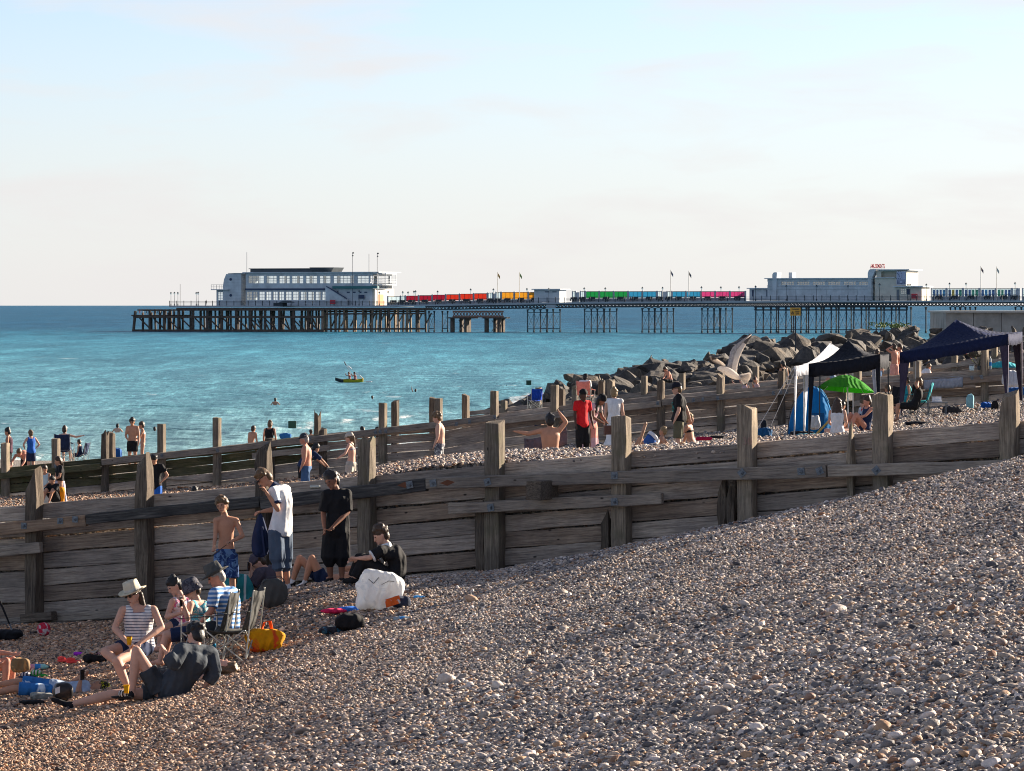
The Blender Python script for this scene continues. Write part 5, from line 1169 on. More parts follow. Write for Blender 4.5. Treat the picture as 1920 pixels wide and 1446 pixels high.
def pix_person(label, Y, js, face, contacts=('ana', 'anb'), **kw):
    J = {k: (v if len(v) == 3 else (v[0], v[1], 0.0)) for k, v in js.items()}; y = solve_Y(J, Y, contacts)
    Jw = {k: P2(*v, y) for k, v in J.items()}; off = min((Jw[c].z-.04-H(Jw[c].x, Jw[c].y)) for c in contacts)
    if abs(off) > .02:
        for v in Jw.values(): v.z -= off*.9
    kk = kw.pop('k', 1.0); return build_person(label, Jw, face, k=kk, **kw)
# ------- preset poses (metres, x right of the person, y ahead, z up, before facing)
ARMS = {'down': ((.05,.0,-.30),(.06,.10,-.54)), 'hips': ((.16,-.04,-.24),(.03,.10,-.42)), 'phone': ((.04,.06,-.28),(-.08,.30,-.16)), 'front': ((.05,.05,-.28),(-.06,.24,-.40)), 'up': ((.14,.02,.16),(.02,.04,.34)), 'head': ((.17,.03,.10),(-.03,.0,.22)),
        'out': ((.18,.05,-.22),(.34,.20,-.34)), 'wave': ((.12,0,.22),(.16,.03,.50)), 'mouth': ((.03,.12,-.26),(-.10,.20,.02)), 'back': ((.06,-.16,-.24),(.10,-.26,-.50)), 'knees': ((.02,.22,-.18),(-.05,.44,-.22)), 'reach': ((.05,.22,-.20),(.0,.42,-.38)), 'side': ((.25,0,-.06),(.46,.05,-.02)), 'fwd': ((.03,.28,-.08),(.0,.52,-.05))}
def pose(kind, h, lean=0.0, arms=('down', 'down'), leg=0.0, bend=0.0):
    q = h/1.75
    if kind == 'stand': hz = .93; L = {'kn': (.1, .02, .50), 'an': (.1, -.01, .09), 'to': (.13, .13, .03)}
    elif kind == 'sitk': hz = .13; L = {'kn': (.13, .36, .50), 'an': (.13, .58, .08), 'to': (.14, .72, .04)}
    elif kind == 'sito': hz = .13; L = {'kn': (.14, .42, .17), 'an': (.15, .82, .08), 'to': (.17, .92, .12)}
    elif kind == 'sitx': hz = .13; L = {'kn': (.34, .26, .16), 'an': (-.05, .34, .08), 'to': (-.14, .38, .08)}
    elif kind == 'chair': hz = .45; L = {'kn': (.12, .44, .48), 'an': (.12, .46, .09), 'to': (.13, .60, .04)}
    elif kind == 'crouch': hz = .3; L = {'kn': (.16, .34, .46), 'an': (.12, .05, .09), 'to': (.14, .18, .03)}
    J = {}; tor = .52; up = Matrix.Rotation(-R(lean), 3, 'X')
    def U(x, y, z): return Vector((0, 0, hz))+up @ Vector((x, y, z))
    J['nk'] = U(0, .02, .57); J['hd'] = U(0, .045, .57)+Matrix.Rotation(-R(lean*.45+bend), 3, 'X') @ Vector((0, .0, .135))
    J['sp'] = U(0, -.02-.0012*abs(lean), .26)
    for x, s_ in (('a', -1), ('b', 1)):
        J['sh'+x] = U(s_*.175, 0, .52); J['hip'+x] = Vector((s_*.085, 0, hz))
        ar = ARMS[arms[0 if x == 'a' else 1]]; J['el'+x] = J['sh'+x]+Vector((s_*ar[0][0], ar[0][1], ar[0][2])); J['ha'+x] = J['sh'+x]+Vector((s_*ar[1][0], ar[1][1], ar[1][2]))
        for n_, v in L.items(): J[n_+x] = Vector((s_*v[0], v[1]+(leg*s_*(1 if n_ != 'kn' else .5) if kind == 'stand' else 0), v[2]))
    return {n_: v*q for n_, v in J.items()}, {n_: 0 for n_ in J}
TOPH = {'stand': 1.75, 'sitk': .95, 'sito': .95, 'sitx': .95, 'chair': 1.27, 'crouch': 1.1}
def put(label, px, pytop, s, face_deg, kind='stand', h=1.72, lean=0, arms=('down', 'down'), leg=0, bend=0, ground=None, **kw):
    """face_deg: 0 toward the camera, 90 toward photo left, 180 away, 270 toward photo right"""
    J, _ = pose(kind, h, lean, arms, leg, bend); a = R(180-face_deg); Rz = Matrix.Rotation(a, 3, 'Z'); topz = max(J['hd'].z+.13*h/1.75, 0)
    Y = F/s; best = None
    if ground is None:
        for i in range(61):
            y = Y*(.9+.2*i/60); z = W(px, pytop, y).z-topz; e = abs(z-H(W(px, pytop, y).x, y))+4.0*abs(y-Y)/Y
            if best is None or e < best[0]: best = (e, y)
        Y = best[1]; x0 = W(px, pytop, Y).x; z0 = H(x0, Y)+.02
        zi = W(px, pytop, Y).z-topz
        if abs(zi-z0) < .35: z0 = zi*.7+z0*.3 if zi > z0 else z0*.5+zi*.5
    else: x0 = W(px, pytop, Y).x; z0 = W(px, pytop, Y).z-topz if ground == 'free' else ground
    o0 = Vector((x0, Y, z0)); hx = (Rz @ J['hd']); off = Vector((-hx.x, 0, 0)); Jw = {n_: o0+off+Rz @ v for n_, v in J.items()}
    return build_person(label, Jw, Rz @ Vector((0, 1, -.15-bend/80)), k=h/1.75, **kw)
def obj_at(name, p, label, cat, group=None, rz=0): return empty(name, p, rz, label, cat, group)
def gp(px, py, lo=28, hi=140):
    """where the sight line through a photo pixel meets the beach"""
    prev = None
    for i in range(1200):
        y = lo+(hi-lo)*i/1199; p = W(px, py, y); e = p.z-H(p.x, y)
        if prev is not None and e <= 0 < prev: return p
        prev = e
    return W(px, py, hi)
def bx(mb, c, ux, uy, uz): 
    """box from centre and three half vectors"""
    c, ux, uy, uz = map(Vector, (c, ux, uy, uz)); vs = [c+ux*a+uy*b+uz*d for d in (-1, 1) for a, b in ((-1,-1),(1,-1),(1,1),(-1,1))]
    mb.add(vs, [(0,3,2,1),(4,5,6,7),(0,1,5,4),(1,2,6,5),(2,3,7,6),(3,0,4,7)]); return mb
# ================= the group in front of the nearest groyne
STRIPE = cloth('white_navy_stripes', (.70, .69, .69), (.06, .07, .14), 26, 2, st_w=.74); BSTRIPE = cloth('blue_white_stripes', (.09, .22, .48), (.62, .66, .72), 17, 2, st_w=.55)
Yg = 55.5
wom, fw = pix_person('woman in cream brimmed hat, sunglasses and white striped vest sitting facing left', Yg, dict(hd=(250,1116), nk=(256,1134,.02), sp=(260,1176,.05), sha=(230,1144,-.05), shb=(288,1143,.02), ela=(215,1178,-.1), haa=(240,1207,-.34), elb=(303,1176,-.08), hab=(262,1206,-.36), hipa=(244,1212), hipb=(276,1212,.05), kna=(197,1222,-.3), ana=(226,1247,-.5), toa=(240,1249,-.62), knb=(219,1240,-.62), anb=(240,1290,-.62), tob=(226,1297,-.78)),
    (-.62, -.78, -.12), contacts=('anb', 'tob'), skin='pale', hair='brown', style='long', detail=1, girth=1.22, k=1.0, shades=True, wear=[('tank', STRIPE), ('trunks', M_NAVYC), ('fedora', cloth('cream_straw', (.60, .53, .40)), {'band': cloth('pale_band', (.52, .50, .45)), 'name': 'hat'})])
pix_person('young woman with dark tied hair and pink patterned top looking down by the wall', 57.5, dict(hd=(327,1100), nk=(338,1117), sp=(342,1145,.05), sha=(323,1128,-.1), shb=(350,1127,.1), ela=(313,1157,-.15), haa=(338,1150,-.3), elb=(352,1152,-.05), hab=(343,1142,-.2), hipa=(335,1170), hipb=(352,1170,.1), kna=(305,1178,-.1), ana=(298,1215,-.1), toa=(285,1218,-.1), knb=(312,1176,.1), anb=(306,1212,.1), tob=(292,1215,.1)),
    (-.75, -.5, -.55), skin='pale', hair='black', style='bun', detail=1, k=.95, wear=[('tank', cloth('white_pink_top', (.66, .60, .63), blot=(.6, .12, .25), bscale=5)), ('trunks', M_NAVYC)])
_, fbk = pix_person('woman in a mottled grey bucket hat reading her phone in the left folding chair', 56.2, dict(hd=(360,1106), nk=(368,1123), sp=(376,1155,.05), sha=(357,1134,-.15), shb=(382,1133,.15), ela=(352,1160,-.25), haa=(345,1136,-.3), elb=(372,1165,.1), hab=(300,1190,-.1), hipa=(366,1186,-.1), hipb=(380,1186,.1), kna=(312,1192,-.15), ana=(300,1240,-.15), toa=(284,1243,-.15), knb=(318,1188,.15), anb=(308,1236,.15), tob=(293,1240,.15)),
    (-.85, -.35, -.35), skin='pale', hair='brown', style='short', detail=1, k=.98, girth=1.08, wear=[('tank', cloth('turquoise_print', (.08, .38, .46), blot=(.6, .6, .55), bscale=14)), ('shorts', M_NAVYC), ('bucket', cloth('mottled_grey', (.10, .10, .12), blot=(.04, .04, .055), bscale=30), {'name': 'hat'})])
pix_person('man in grey brimmed hat and blue striped shirt seated in the right folding chair', 57.0, dict(hd=(405,1082), nk=(415,1099), sp=(428,1140,.05), sha=(402,1112,-.18), shb=(436,1110,.2), ela=(396,1146,-.25), haa=(378,1165,-.3), elb=(440,1148,.2), hab=(410,1168,.25), hipa=(414,1178,-.1), hipb=(430,1178,.1), kna=(366,1184,-.15), ana=(360,1232,-.15), toa=(345,1235,-.15), knb=(372,1182,.15), anb=(366,1230,.15), tob=(350,1233,.15)),
    (-.95, -.2, -.2), skin='red', hair='grey', style='short', detail=1, k=1.05, girth=1.2, wear=[('shirt', BSTRIPE, {'inf': .024, 'sleeve': .8}), ('shorts', M_GREYC), ('fedora', cloth('grey_canvas', (.085, .085, .08)), {'name': 'hat'})])
pix_person('person with auburn ponytail wrapped in a teal and white towel poncho, seen from behind', 58.6, dict(hd=(429,1062), nk=(436,1079), sp=(458,1108,.1), sha=(430,1088,-.05), shb=(456,1090,.1), ela=(432,1112,-.2), haa=(420,1128,-.3), elb=(468,1118,.1), hab=(455,1135,.0), hipa=(455,1138), hipb=(472,1138,.1), kna=(425,1120,.2), ana=(412,1143,.2), toa=(402,1146,.2), knb=(430,1119,.35), anb=(418,1142,.35), tob=(406,1145,.35)),
    (-.8, .5, -.1), contacts=('hipa', 'ana'), skin='pale', hair='light', style='pony', detail=1, k=.92, wear=[('poncho', cloth('teal_towel', (.02, .20, .21), (.50, .55, .54), 5.2, 0, st_w=.82), {'inf': .035, 'sleeve': .7}), ('shorts', M_NAVYC)])
_, fhu = pix_person('hunched person in a plum grey hooded towel looking at a phone held to the face', 59.6, dict(hd=(484,1056), nk=(497,1066), sp=(523,1092,.05), sha=(487,1076,-.15), shb=(510,1072,.12), ela=(470,1098,-.2), haa=(470,1068,-.22), elb=(492,1104,.1), hab=(476,1072,.05), hipa=(512,1126,-.1), hipb=(524,1126,.1), kna=(478,1098,-.1), ana=(468,1132,-.1), toa=(456,1135,-.1), knb=(486,1097,.15), anb=(476,1130,.15), tob=(464,1133,.15)),
    (-.9, -.25, -.5), contacts=('hipa', 'ana'), skin='pale', hair='brown', style='short', detail=1, k=.98, wear=[('hoodie', cloth('plum_grey', (.075, .062, .082)), {'inf': .045, 'sleeve': .9, 'name': 'hooded_towel'}), ('cap', cloth('plum_grey', (.075, .062, .082)), {'name': 'hood', 'visor': -.2}), ('shorts', M_GREYC)])
boy, fb = pix_person('bare-chested curly haired boy in navy palm print swim shorts standing by the nearest groyne', 64.5, dict(hd=(416,909), nk=(421,927), sp=(424,963,.01), sha=(405,937,-.03), shb=(443,937,.03), ela=(404,964,-.05), haa=(401,986,-.2), elb=(455,966,-.02), hab=(432,977,-.22), hipa=(413,1000), hipb=(434,1000), kna=(411,1046,-.03), ana=(412,1088), toa=(406,1095,-.12), knb=(436,1046,-.02), anb=(437,1088), tob=(432,1095,-.12)),
    (-.25, -.95, -.1), skin='tan', hair='light', style='curly', detail=1, k=.90, girth=.88, wear=[('shorts', cloth('navy_palm_print', (.018, .045, .15), blot=(.12, .22, .40), bscale=11), {'cut': .98, 'fl': .03, 'inf': .02})])
polo, fp = pix_person('light haired young man in sunglasses, white polo and long denim shorts holding a dark jacket', 63.0, dict(hd=(494,892), nk=(512,908), sp=(530,945,.02), sha=(512,918,-.16), shb=(536,914,.16), ela=(521,951,-.22), haa=(500,920,-.28), elb=(520,950,.22), hab=(492,955,.1), hipa=(517,992,-.06), hipb=(534,992,.08), kna=(520,1044,-.06), ana=(527,1094,-.04), toa=(515,1103,-.06), knb=(534,1044,.08), anb=(540,1096,.08), tob=(528,1106,.06)),
    (-.9, -.35, -.55), skin='tan', hair='light', style='short', detail=1, k=1.03, shades=True, wear=[('shirt', M_WHITEC, {'sleeve': .68, 'inf': .022, 'name': 'polo_shirt', 'collar': M_NAVYC}), ('shorts', M_DENIM, {'cut': 1.35, 'fl': .035, 'inf': .028}), ('socks', M_WHITEC), ('shoes', M_WHITEC)])
blk, fk = pix_person('dark haired youth all in black, T-shirt and long shorts, standing looking down by the groyne', 64.0, dict(hd=(622,896), nk=(630,913), sp=(634,950,.01), sha=(612,922,-.04), shb=(650,920,.04), ela=(606,955,-.04), haa=(608,985,-.2), elb=(652,954,.0), hab=(624,982,-.24), hipa=(620,990), hipb=(641,990), kna=(617,1040,-.03), ana=(620,1078), toa=(612,1084,-.12), knb=(641,1040,-.02), anb=(641,1078), tob=(636,1084,-.12)),
    (-.5, -.8, -.6), skin='brown', hair='black', style='curly', detail=1, k=1.0, wear=[('shirt', M_BLACKC, {'sleeve': .95, 'inf': .028, 'lo': -.16}), ('shorts', M_BLACKC, {'cut': 1.25, 'fl': .04, 'inf': .03}), ('shoes', M_BLACKC)])
pix_person('sunbather lying on his back in navy shorts with white side band, knees raised, white socks', 60.6, dict(hd=(690,1078,.1), nk=(674,1084,.1), sp=(640,1088,.1), sha=(664,1086,-.05), shb=(664,1080,.25), ela=(645,1098,-.2), haa=(622,1088,-.1), elb=(648,1066,.3), hab=(672,1064,.2), hipa=(606,1092,-.02), hipb=(606,1088,.18), kna=(585,1047,-.02), ana=(571,1093,-.02), toa=(556,1102,-.02), knb=(562,1047,.18), anb=(548,1092,.18), tob=(538,1103,.18)),
    (.25, -.1, 1), contacts=('hipa', 'ana'), up=(1, 0, .1), skin='tan', hair='brown', style='short', detail=1, k=.98, wear=[('shorts', cloth('navy_white_band', (.012, .022, .06)), {'cut': .5, 'inf': .018}), ('socks', M_WHITEC, {'from': .72}), ('shoes', M_BLACKC)])
pix_person('dark haired youth in black T-shirt sitting hugging his knees against the groyne', 60.6, dict(hd=(714,1004), nk=(725,1021), sp=(745,1052,.05), sha=(714,1034,-.16), shb=(740,1031,.18), ela=(693,1046,-.2), haa=(670,1047,-.12), elb=(706,1052,.18), hab=(667,1051,.08), hipa=(734,1086,-.08), hipb=(740,1086,.12), kna=(684,1050,-.08), ana=(664,1085,-.08), toa=(650,1090,-.08), knb=(676,1048,.14), anb=(660,1084,.14), tob=(646,1089,.14)),
    (-.97, -.2, -.05), contacts=('hipa', 'ana'), skin='pale', hair='brown', style='curly', detail=1, k=1.0, wear=[('shirt', M_BLACKC, {'sleeve': .8, 'inf': .03, 'collar': M_WHITEC}), ('trousers', M_BLACKC, {'inf': .025}), ('shoes', M_BLACKC)])
pix_person('person in a slate grey hoodie leaning back on the shingle, back turned, one knee raised', 53.6, dict(hd=(366,1192,.06), nk=(368,1206), sp=(348,1258,-.02), sha=(340,1220,-.18), shb=(394,1226,.12), ela=(326,1244,-.34), haa=(310,1222,-.36), elb=(402,1260,.12), hab=(384,1288,.1), hipa=(300,1296,-.1), hipb=(330,1300,.1), kna=(256,1221,-.15), ana=(247,1300,-.2), toa=(226,1310,-.22), knb=(214,1302,-.1), anb=(134,1321,-.1), tob=(100,1312,-.1)),
    (-.7, .65, 0), contacts=('hipa', 'anb'), skin='pale', hair='black', style='curly', detail=1, k=1.06, girth=1.12, wear=[('hoodie', cloth('slate_hoodie', (.050, .062, .078)), {'inf': .05, 'sleeve': 1.7, 'lo': -.2}), ('shorts', M_GREYC, {'cut': .55, 'inf': .03}), ('socks', cloth('black_white_sock', (.015, .015, .018)), {'from': .9})])
pix_person('curly brown haired person lying on the stones behind the slate hoodie', 55.0, dict(hd=(424,1252), nk=(410,1258), sp=(380,1262,.2), sha=(405,1262,-.1), shb=(405,1252,.25), ela=(385,1270,-.1), haa=(365,1272,-.1), elb=(385,1250,.3), hab=(365,1255,.3), hipa=(348,1268,.2), hipb=(348,1262,.4), kna=(310,1266,.2), ana=(272,1270,.2), toa=(262,1264,.2), knb=(310,1262,.4), anb=(272,1264,.4), tob=(262,1258,.4)),
    (.2, .5, .8), contacts=('hipa', 'ana'), up=(1, 0, -.2), skin='pale', hair='light', style='curly', detail=1, k=1.0, wear=[('shirt', M_GREYC), ('trousers', M_GREYC)])
_, fly = pix_person('boy in pale blue T-shirt and blue shorts lying on his back raising a phone', 52.6, dict(hd=(188,1292), nk=(172,1294), sp=(134,1294,.05), sha=(162,1300,-.12), shb=(160,1284,.2), ela=(146,1297,-.2), haa=(152,1272,-.1), elb=(140,1276,.2), hab=(156,1268,.1), hipa=(98,1296,-.08), hipb=(98,1288,.12), kna=(28,1291,-.12), ana=(-18,1302,-.12), toa=(-28,1292,-.12), knb=(36,1278,.14), anb=(-12,1286,.14), tob=(-22,1278,.14)),
    (-.3, -.1, 1), contacts=('hipa', 'ana'), up=(1, 0, .12), skin='tan', hair='black', style='short', detail=1, k=.9, wear=[('shirt', cloth('pale_blue_tee', (.34, .42, .55)), {'sleeve': .7}), ('shorts', cloth('blue_panel_shorts', (.03, .16, .42), blot=(.55, .62, .7), bscale=3), {'cut': .9}), ('cap', cloth('black_yellow_cap', (.012, .012, .012), blot=(.55, .5, .02), bscale=26), {'name': 'cap'})])
pix_person('sunburnt bather at the left edge of the photo resting a hand on a raised knee', 55.2, dict(hd=(-60,1165), nk=(-52,1182), sp=(-52,1215), sha=(-68,1192), shb=(-38,1192), ela=(-40,1225,-.2), haa=(-10,1238,-.2), elb=(-15,1222,-.1), hab=(22,1226,-.12), hipa=(-58,1268), hipb=(-40,1268,.1), kna=(12,1240,-.1), ana=(10,1286,-.1), toa=(26,1289,-.1), knb=(24,1238,.15), anb=(22,1280,.15), tob=(38,1284,.15)),
    (.9, -.3, 0), contacts=('hipa', 'ana'), skin='red', hair='brown', style='short', detail=1, k=1.0, wear=[('briefs', M_BLACKC)])
# ---------------------------------------------------------------- bathers between the groynes and beyond
K = dict
CL = {}
def C_(nm, c, **k): return cloth(nm, c, **k)
SH_RED = C_('red_tee', (.60, .015, .02)); PINK = C_('pink_dress', (.62, .38, .40), stripe=(.75, .28, .22), sscale=1.15, st_w=.62); LAV = C_('lavender', (.55, .50, .60)); YEL = C_('mustard_towel', (.75, .36, .02), trans=.3)
LTB = C_('light_blue_top', (.45, .55, .58)); BLUE = C_('bright_blue', (.02, .12, .48)); KH = C_('khaki', (.12, .11, .07)); FLOR = C_('floral', (.42, .40, .40), blot=(.12, .08, .14), bscale=22); PATT = C_('patterned_trunks', (.10, .10, .12), blot=(.5, .5, .5), bscale=24); CREAM = C_('cream_cloth', (.50, .46, .40)); TURQ = C_('turquoise', (.02, .30, .36))
put('girl in a pale sleeveless top leaning on the back wall left of the lavender skirt', 84, 866, 70, 25, h=1.32, wear=[('tank', LTB), ('skirt', CREAM, {'len': 1.2})], hair='brown', skin='tan', arms=('front', 'front'))
put('woman in black T-shirt and frilled lavender skirt standing behind the first groyne', 109, 853, 68, 70, h=1.58, wear=[('skirt', LAV, {'len': 1.7, 'hem': .27}), ('shirt', M_BLACKC, {'lo': .2})], hair='brown', style='pony', skin='tan', arms=('front', 'front'))
put('boy seated low in black with a mustard towel over his back', 99, 893, 73, 30, 'sitk', h=1.35, lean=15, wear=[('shirt', M_BLACKC, {'sleeve': .9}), ('shorts', M_BLACKC)], hair='black', skin='tan', arms=('knees', 'knees'), ground='free')
put('boy in black T-shirt and blue shorts looking at a phone behind a dark post', 289, 853, 80, 15, h=1.55, bend=25, wear=[('shirt', M_BLACKC, {'lo': -.2}), ('shorts', BLUE)], hair='black', skin='tan', arms=('hips', 'phone'))
put('person with dark hair lying low, only the head showing above the nearest wall', 366, 912, 75, 180, 'sito', h=1.5, wear=[('shirt', M_GREYC), ('shorts', M_NAVYC)], hair='black', skin='tan', lean=-20)
put('sunburnt bare-chested man in a grey cap and blue shorts walking left', 570, 815, 76, 95, h=1.75, girth=1.15, wear=[('shorts', C_('washed_blue', (.06, .12, .24))), ('cap', M_GREYC)], hair='grey', skin='red', arms=('down', 'down'), leg=.08)
put('man bending in dark clothes behind the sunburnt man, half hidden', 592, 832, 68, 250, h=1.6, lean=40, wear=[('shirt', M_NAVYC, {'sleeve': .9}), ('shorts', M_BLACKC)], hair='black', skin='tan', arms=('reach', 'reach'))
put('woman with long braid in bikini top and pale trousers walking left', 655, 812, 75, 105, h=1.62, girth=.95, wear=[('bikini', FLOR), ('trousers', C_('stone_linen', (.42, .39, .34)), {'inf': .03}), ('cap', CREAM)], hair='light', style='pony', skin='pale', arms=('out', 'down'), leg=-.06)
put('older bare-chested man in patterned swim shorts facing left by the shingle crest', 819, 772, 72, 100, h=1.78, girth=1.1, bend=10, wear=[('shorts', PATT)], hair='light', style='curly', skin='pale')
t1, t1f = put('muscular bare-backed man sitting and holding out a grey towel', 1031, 791, 94, 172, 'sito', h=1.80, girth=1.18, wear=[('trunks', M_NAVYC)], hair='black', skin='tan', arms=('side', 'up'))
put('boy in a red football shirt and black shorts holding a water bottle', 1094, 737, 88, 330, h=1.55, girth=.92, wear=[('shirt', SH_RED, {'lo': -.14}), ('trousers', M_BLACKC, {'cut': 1.3}), ('cap', M_BLACKC, {'visor': -.1})], hair='black', skin='dark', arms=('down', 'down'))
put('woman in white and coral dress bending over a brown handbag', 1127, 741, 84, 300, h=1.62, lean=16, bend=35, wear=[('dress', PINK, {'len': 1.9, 'hem': .32, 'sleeve': .45}), ('cap', M_BLACKC, {'visor': 0})], hair='black', style='long', skin='brown', arms=('front', 'front'))
put('fair haired woman in a white low-backed dress seen from behind', 1151, 723, 78, 175, h=1.68, wear=[('dress', M_WHITEC, {'len': 1.4, 'hem': .27, 'sleeve': 0})], hair='fair', style='bun', skin='pale')
bt, btf = put('man in black T-shirt with green print, khaki shorts, dark cap and sunglasses', 1269, 721, 80, 92, h=1.80, girth=1.18, wear=[('shirt', M_BLACKC, {'sleeve': .75, 'inf': .028, 'lo': -.14}), ('shorts', KH, {'cut': .98, 'inf': .028}), ('cap', C_('ink_cap', (.012, .014, .024)))], hair='light', skin='pale', arms=('down', 'back'), shades=True)
put('fair haired sunbather in black bikini sitting up beside the man in khaki shorts', 1293, 770, 78, 290, 'sito', h=1.65, lean=-14, wear=[('bikini', M_BLACKC)], hair='fair', style='bun', skin='tan', arms=('back', 'back'))
put('sunbather in black lying with knees raised left of the khaki shorts', 1243, 797, 72, 100, 'sitk', h=1.5, lean=-38, wear=[('briefs', M_BLACKC)], hair='fair', skin='tan', arms=('back', 'back'))
put('young woman with long brown hair, white vest and patterned skirt sitting under the gazebo', 1571, 745, 78, 195, 'sitx', h=1.66, wear=[('tank', M_WHITEC), ('skirt', PATT, {'hem': .34})], hair='brown', style='long', skin='pale', arms=('front', 'front'))
put('dark haired child in grey beside the long haired woman under the gazebo', 1580, 752, 66, 240, 'sitx', h=1.4, wear=[('shirt', M_GREYC)], hair='black', skin='tan')
put('smiling woman in dark strappy top with hair up sitting right of the umbrella pole', 1626, 742, 75, 60, 'sitk', h=1.66, lean=-12, wear=[('tank', M_NAVYC), ('briefs', M_NAVYC)], hair='brown', style='bun', skin='red', arms=('knees', 'back'))
put('person in white T-shirt with red print partly behind the smiling woman', 1617, 752, 64, 60, 'sitk', h=1.5, wear=[('shirt', C_('white_red_tee', (.6, .6, .6), blot=(.5, .03, .05), bscale=4)), ('shorts', M_NAVYC)], hair='light', skin='pale')
put('red haired seated figure hidden behind the square post below the black gazebo', 1664, 732, 60, 130, 'chair', h=1.6, wear=[('shirt', M_BLACKC), ('shorts', M_GREYC)], hair='light', skin='tan')
put('man in black T-shirt reclining in a turquoise chair with hands behind his head', 1722, 714, 63, 100, 'chair', h=1.78, lean=-18, girth=1.1, wear=[('shirt', M_BLACKC), ('shorts', M_BLACKC)], hair='light', skin='tan', arms=('head', 'front'))
put('person in turquoise top seated left of the man in the turquoise chair', 1699, 728, 60, 80, 'chair', h=1.6, wear=[('tank', TURQ), ('shorts', TURQ)], hair='brown', skin='tan')
# on and beyond the second groyne
put('woman in a dark top turned left at the far left behind the second groyne', 14, 811, 56, 95, h=1.62, wear=[('tank', C_('plum_top', (.06, .02, .04))), ('shorts', M_BLACKC)], hair='black', style='bun', skin='tan')
put('sunburnt man bending forward, only his back and head above the wall', 40, 841, 56, 15, h=1.72, lean=75, girth=1.15, wear=[('shorts', M_BLACKC)], hair='light', skin='red', arms=('reach', 'reach'), ground='free')
put('boy in a bright blue vest and dark shorts standing with hands on hips', 57, 810, 55, 150, h=1.5, wear=[('tank', BLUE), ('shorts', M_NAVYC)], hair='light', skin='pale', arms=('hips', 'hips'))
fl_r, _ = put('woman in floral vest with hair in a bun sitting in a navy beach chair', 121, 800, 54, 185, 'chair', h=1.68, wear=[('tank', FLOR), ('shorts', M_NAVYC)], hair='brown', style='bun', skin='pale', arms=('down', 'side'), ground='free')
ch_r, _ = put('child sitting in the small navy chair beside the floral vest', 148, 825, 50, 110, 'chair', h=1.2, wear=[('tank', M_NAVYC), ('shorts', M_NAVYC)], hair='brown', skin='tan', ground='free')
put('bearded bare-chested man with sunglasses in black shorts facing the camera', 248, 785, 54, 10, h=1.80, girth=1.08, wear=[('shorts', M_BLACKC, {'cut': .7})], hair='black', skin='tan', shades=True, arms=('down', 'front'))
put('slim woman in white bikini standing close beside the bearded man', 265, 794, 53, 80, h=1.62, girth=.85, wear=[('bikini', M_WHITEC)], hair='brown', skin='tan', arms=('mouth', 'front'))
put('bare-backed boy sitting left of the woman in black beyond the second groyne', 475, 799, 54, 215, 'chair', h=1.45, lean=10, wear=[('trunks', M_NAVYC)], hair='brown', skin='tan', ground='free')
put('woman in black swimsuit with a top knot seen from behind beyond the second groyne', 506, 790, 54, 190, 'chair', h=1.66, wear=[('tank', M_BLACKC), ('briefs', M_BLACKC)], hair='light', style='bun', skin='tan', lean=8, ground='free')
put('child in the water, only dark hair above the wall beside the split post', 583, 806, 50, 180, 'chair', h=1.2, wear=[('trunks', M_NAVYC)], hair='brown', skin='tan', ground='free')
put('bare-chested man in dark trunks bending at the edge of the breaking wave', 679, 768, 42, 130, h=1.74, lean=28, girth=1.1, wear=[('trunks', M_BLACKC)], hair='black', skin='brown', arms=('reach', 'down'))
put('person in a black wetsuit peeping out left of the tall square post', 707, 756, 42, 100, h=1.6, wear=[('shirt', M_BLACKC, {'sleeve': 1.9}), ('trousers', M_BLACKC)], hair='black', skin='tan')
put('child in red swimsuit and dark cap between two posts', 737, 772, 42, 60, h=1.25, wear=[('tank', SH_RED), ('briefs', SH_RED), ('cap', M_BLACKC)], hair='black', skin='tan')
put('person in white shirt and dark cap beside the pink chair near the rocks', 1098, 702, 48, 200, 'chair', h=1.75, lean=10, wear=[('shirt', M_WHITEC, {'inf': .03}), ('shorts', M_NAVYC), ('cap', M_BLACKC)], hair='black', skin='dark', ground='free')
put('person with light hair in the blue beach chair near the waterline', 1008, 732, 40, 200, 'chair', h=1.6, wear=[('shirt', M_NAVYC)], hair='light', skin='pale')
put('bare-chested young man in black trousers perched on a boulder', 1247, 688, 35, 60, 'chair', h=1.75, lean=22, bend=20, wear=[('trousers', M_BLACKC)], hair='brown', skin='red', arms=('front', 'front'), ground='free')
put('dark haired child lying on the shingle behind the second groyne, left one', 1399, 715, 44, 200, 'sito', h=1.3, lean=25, wear=[('tank', C_('pale_pink', (.5, .35, .35)))], hair='black', skin='tan', ground='free')
put('dark haired child with raised hand behind the second groyne, right one', 1416, 708, 44, 90, 'sito', h=1.4, lean=5, wear=[('tank', C_('pale_pink', (.5, .35, .35)))], hair='black', skin='tan', arms=('up', 'mouth'), ground='free')
put('dark haired woman resting behind the flat-topped dark post of the second groyne', 1468, 683, 50, 140, h=1.65, wear=[('tank', M_BLACKC), ('shorts', M_NAVYC)], hair='black', skin='tan')
put('tall man in salmon trunks holding up his arms to the other man by the boulders', 1676, 643, 46, 150, h=1.80, wear=[('shorts', C_('salmon', (.65, .32, .26)), {'cut': .9})], hair='brown', skin='red', arms=('head', 'down'))
put('second bare-chested man facing left between the two dark gazebos', 1687, 642, 44, 95, h=1.80, wear=[('shorts', M_NAVYC)], hair='brown', skin='red')
put('white clad sunbather bending low seen under the navy gazebo roof', 1742, 683, 46, 250, 'sitk', h=1.6, lean=30, wear=[('shirt', M_WHITEC, {'inf': .03}), ('shorts', SH_RED)], hair='light', skin='red', ground='free')
put('person in blue jeans standing between the white gazebo legs', 1645, 674, 48, 200, h=1.7, wear=[('shirt', C_('rose_top', (.45, .12, .14))), ('trousers', C_('mid_blue_jeans', (.06, .16, .35)))], hair='brown', skin='tan')
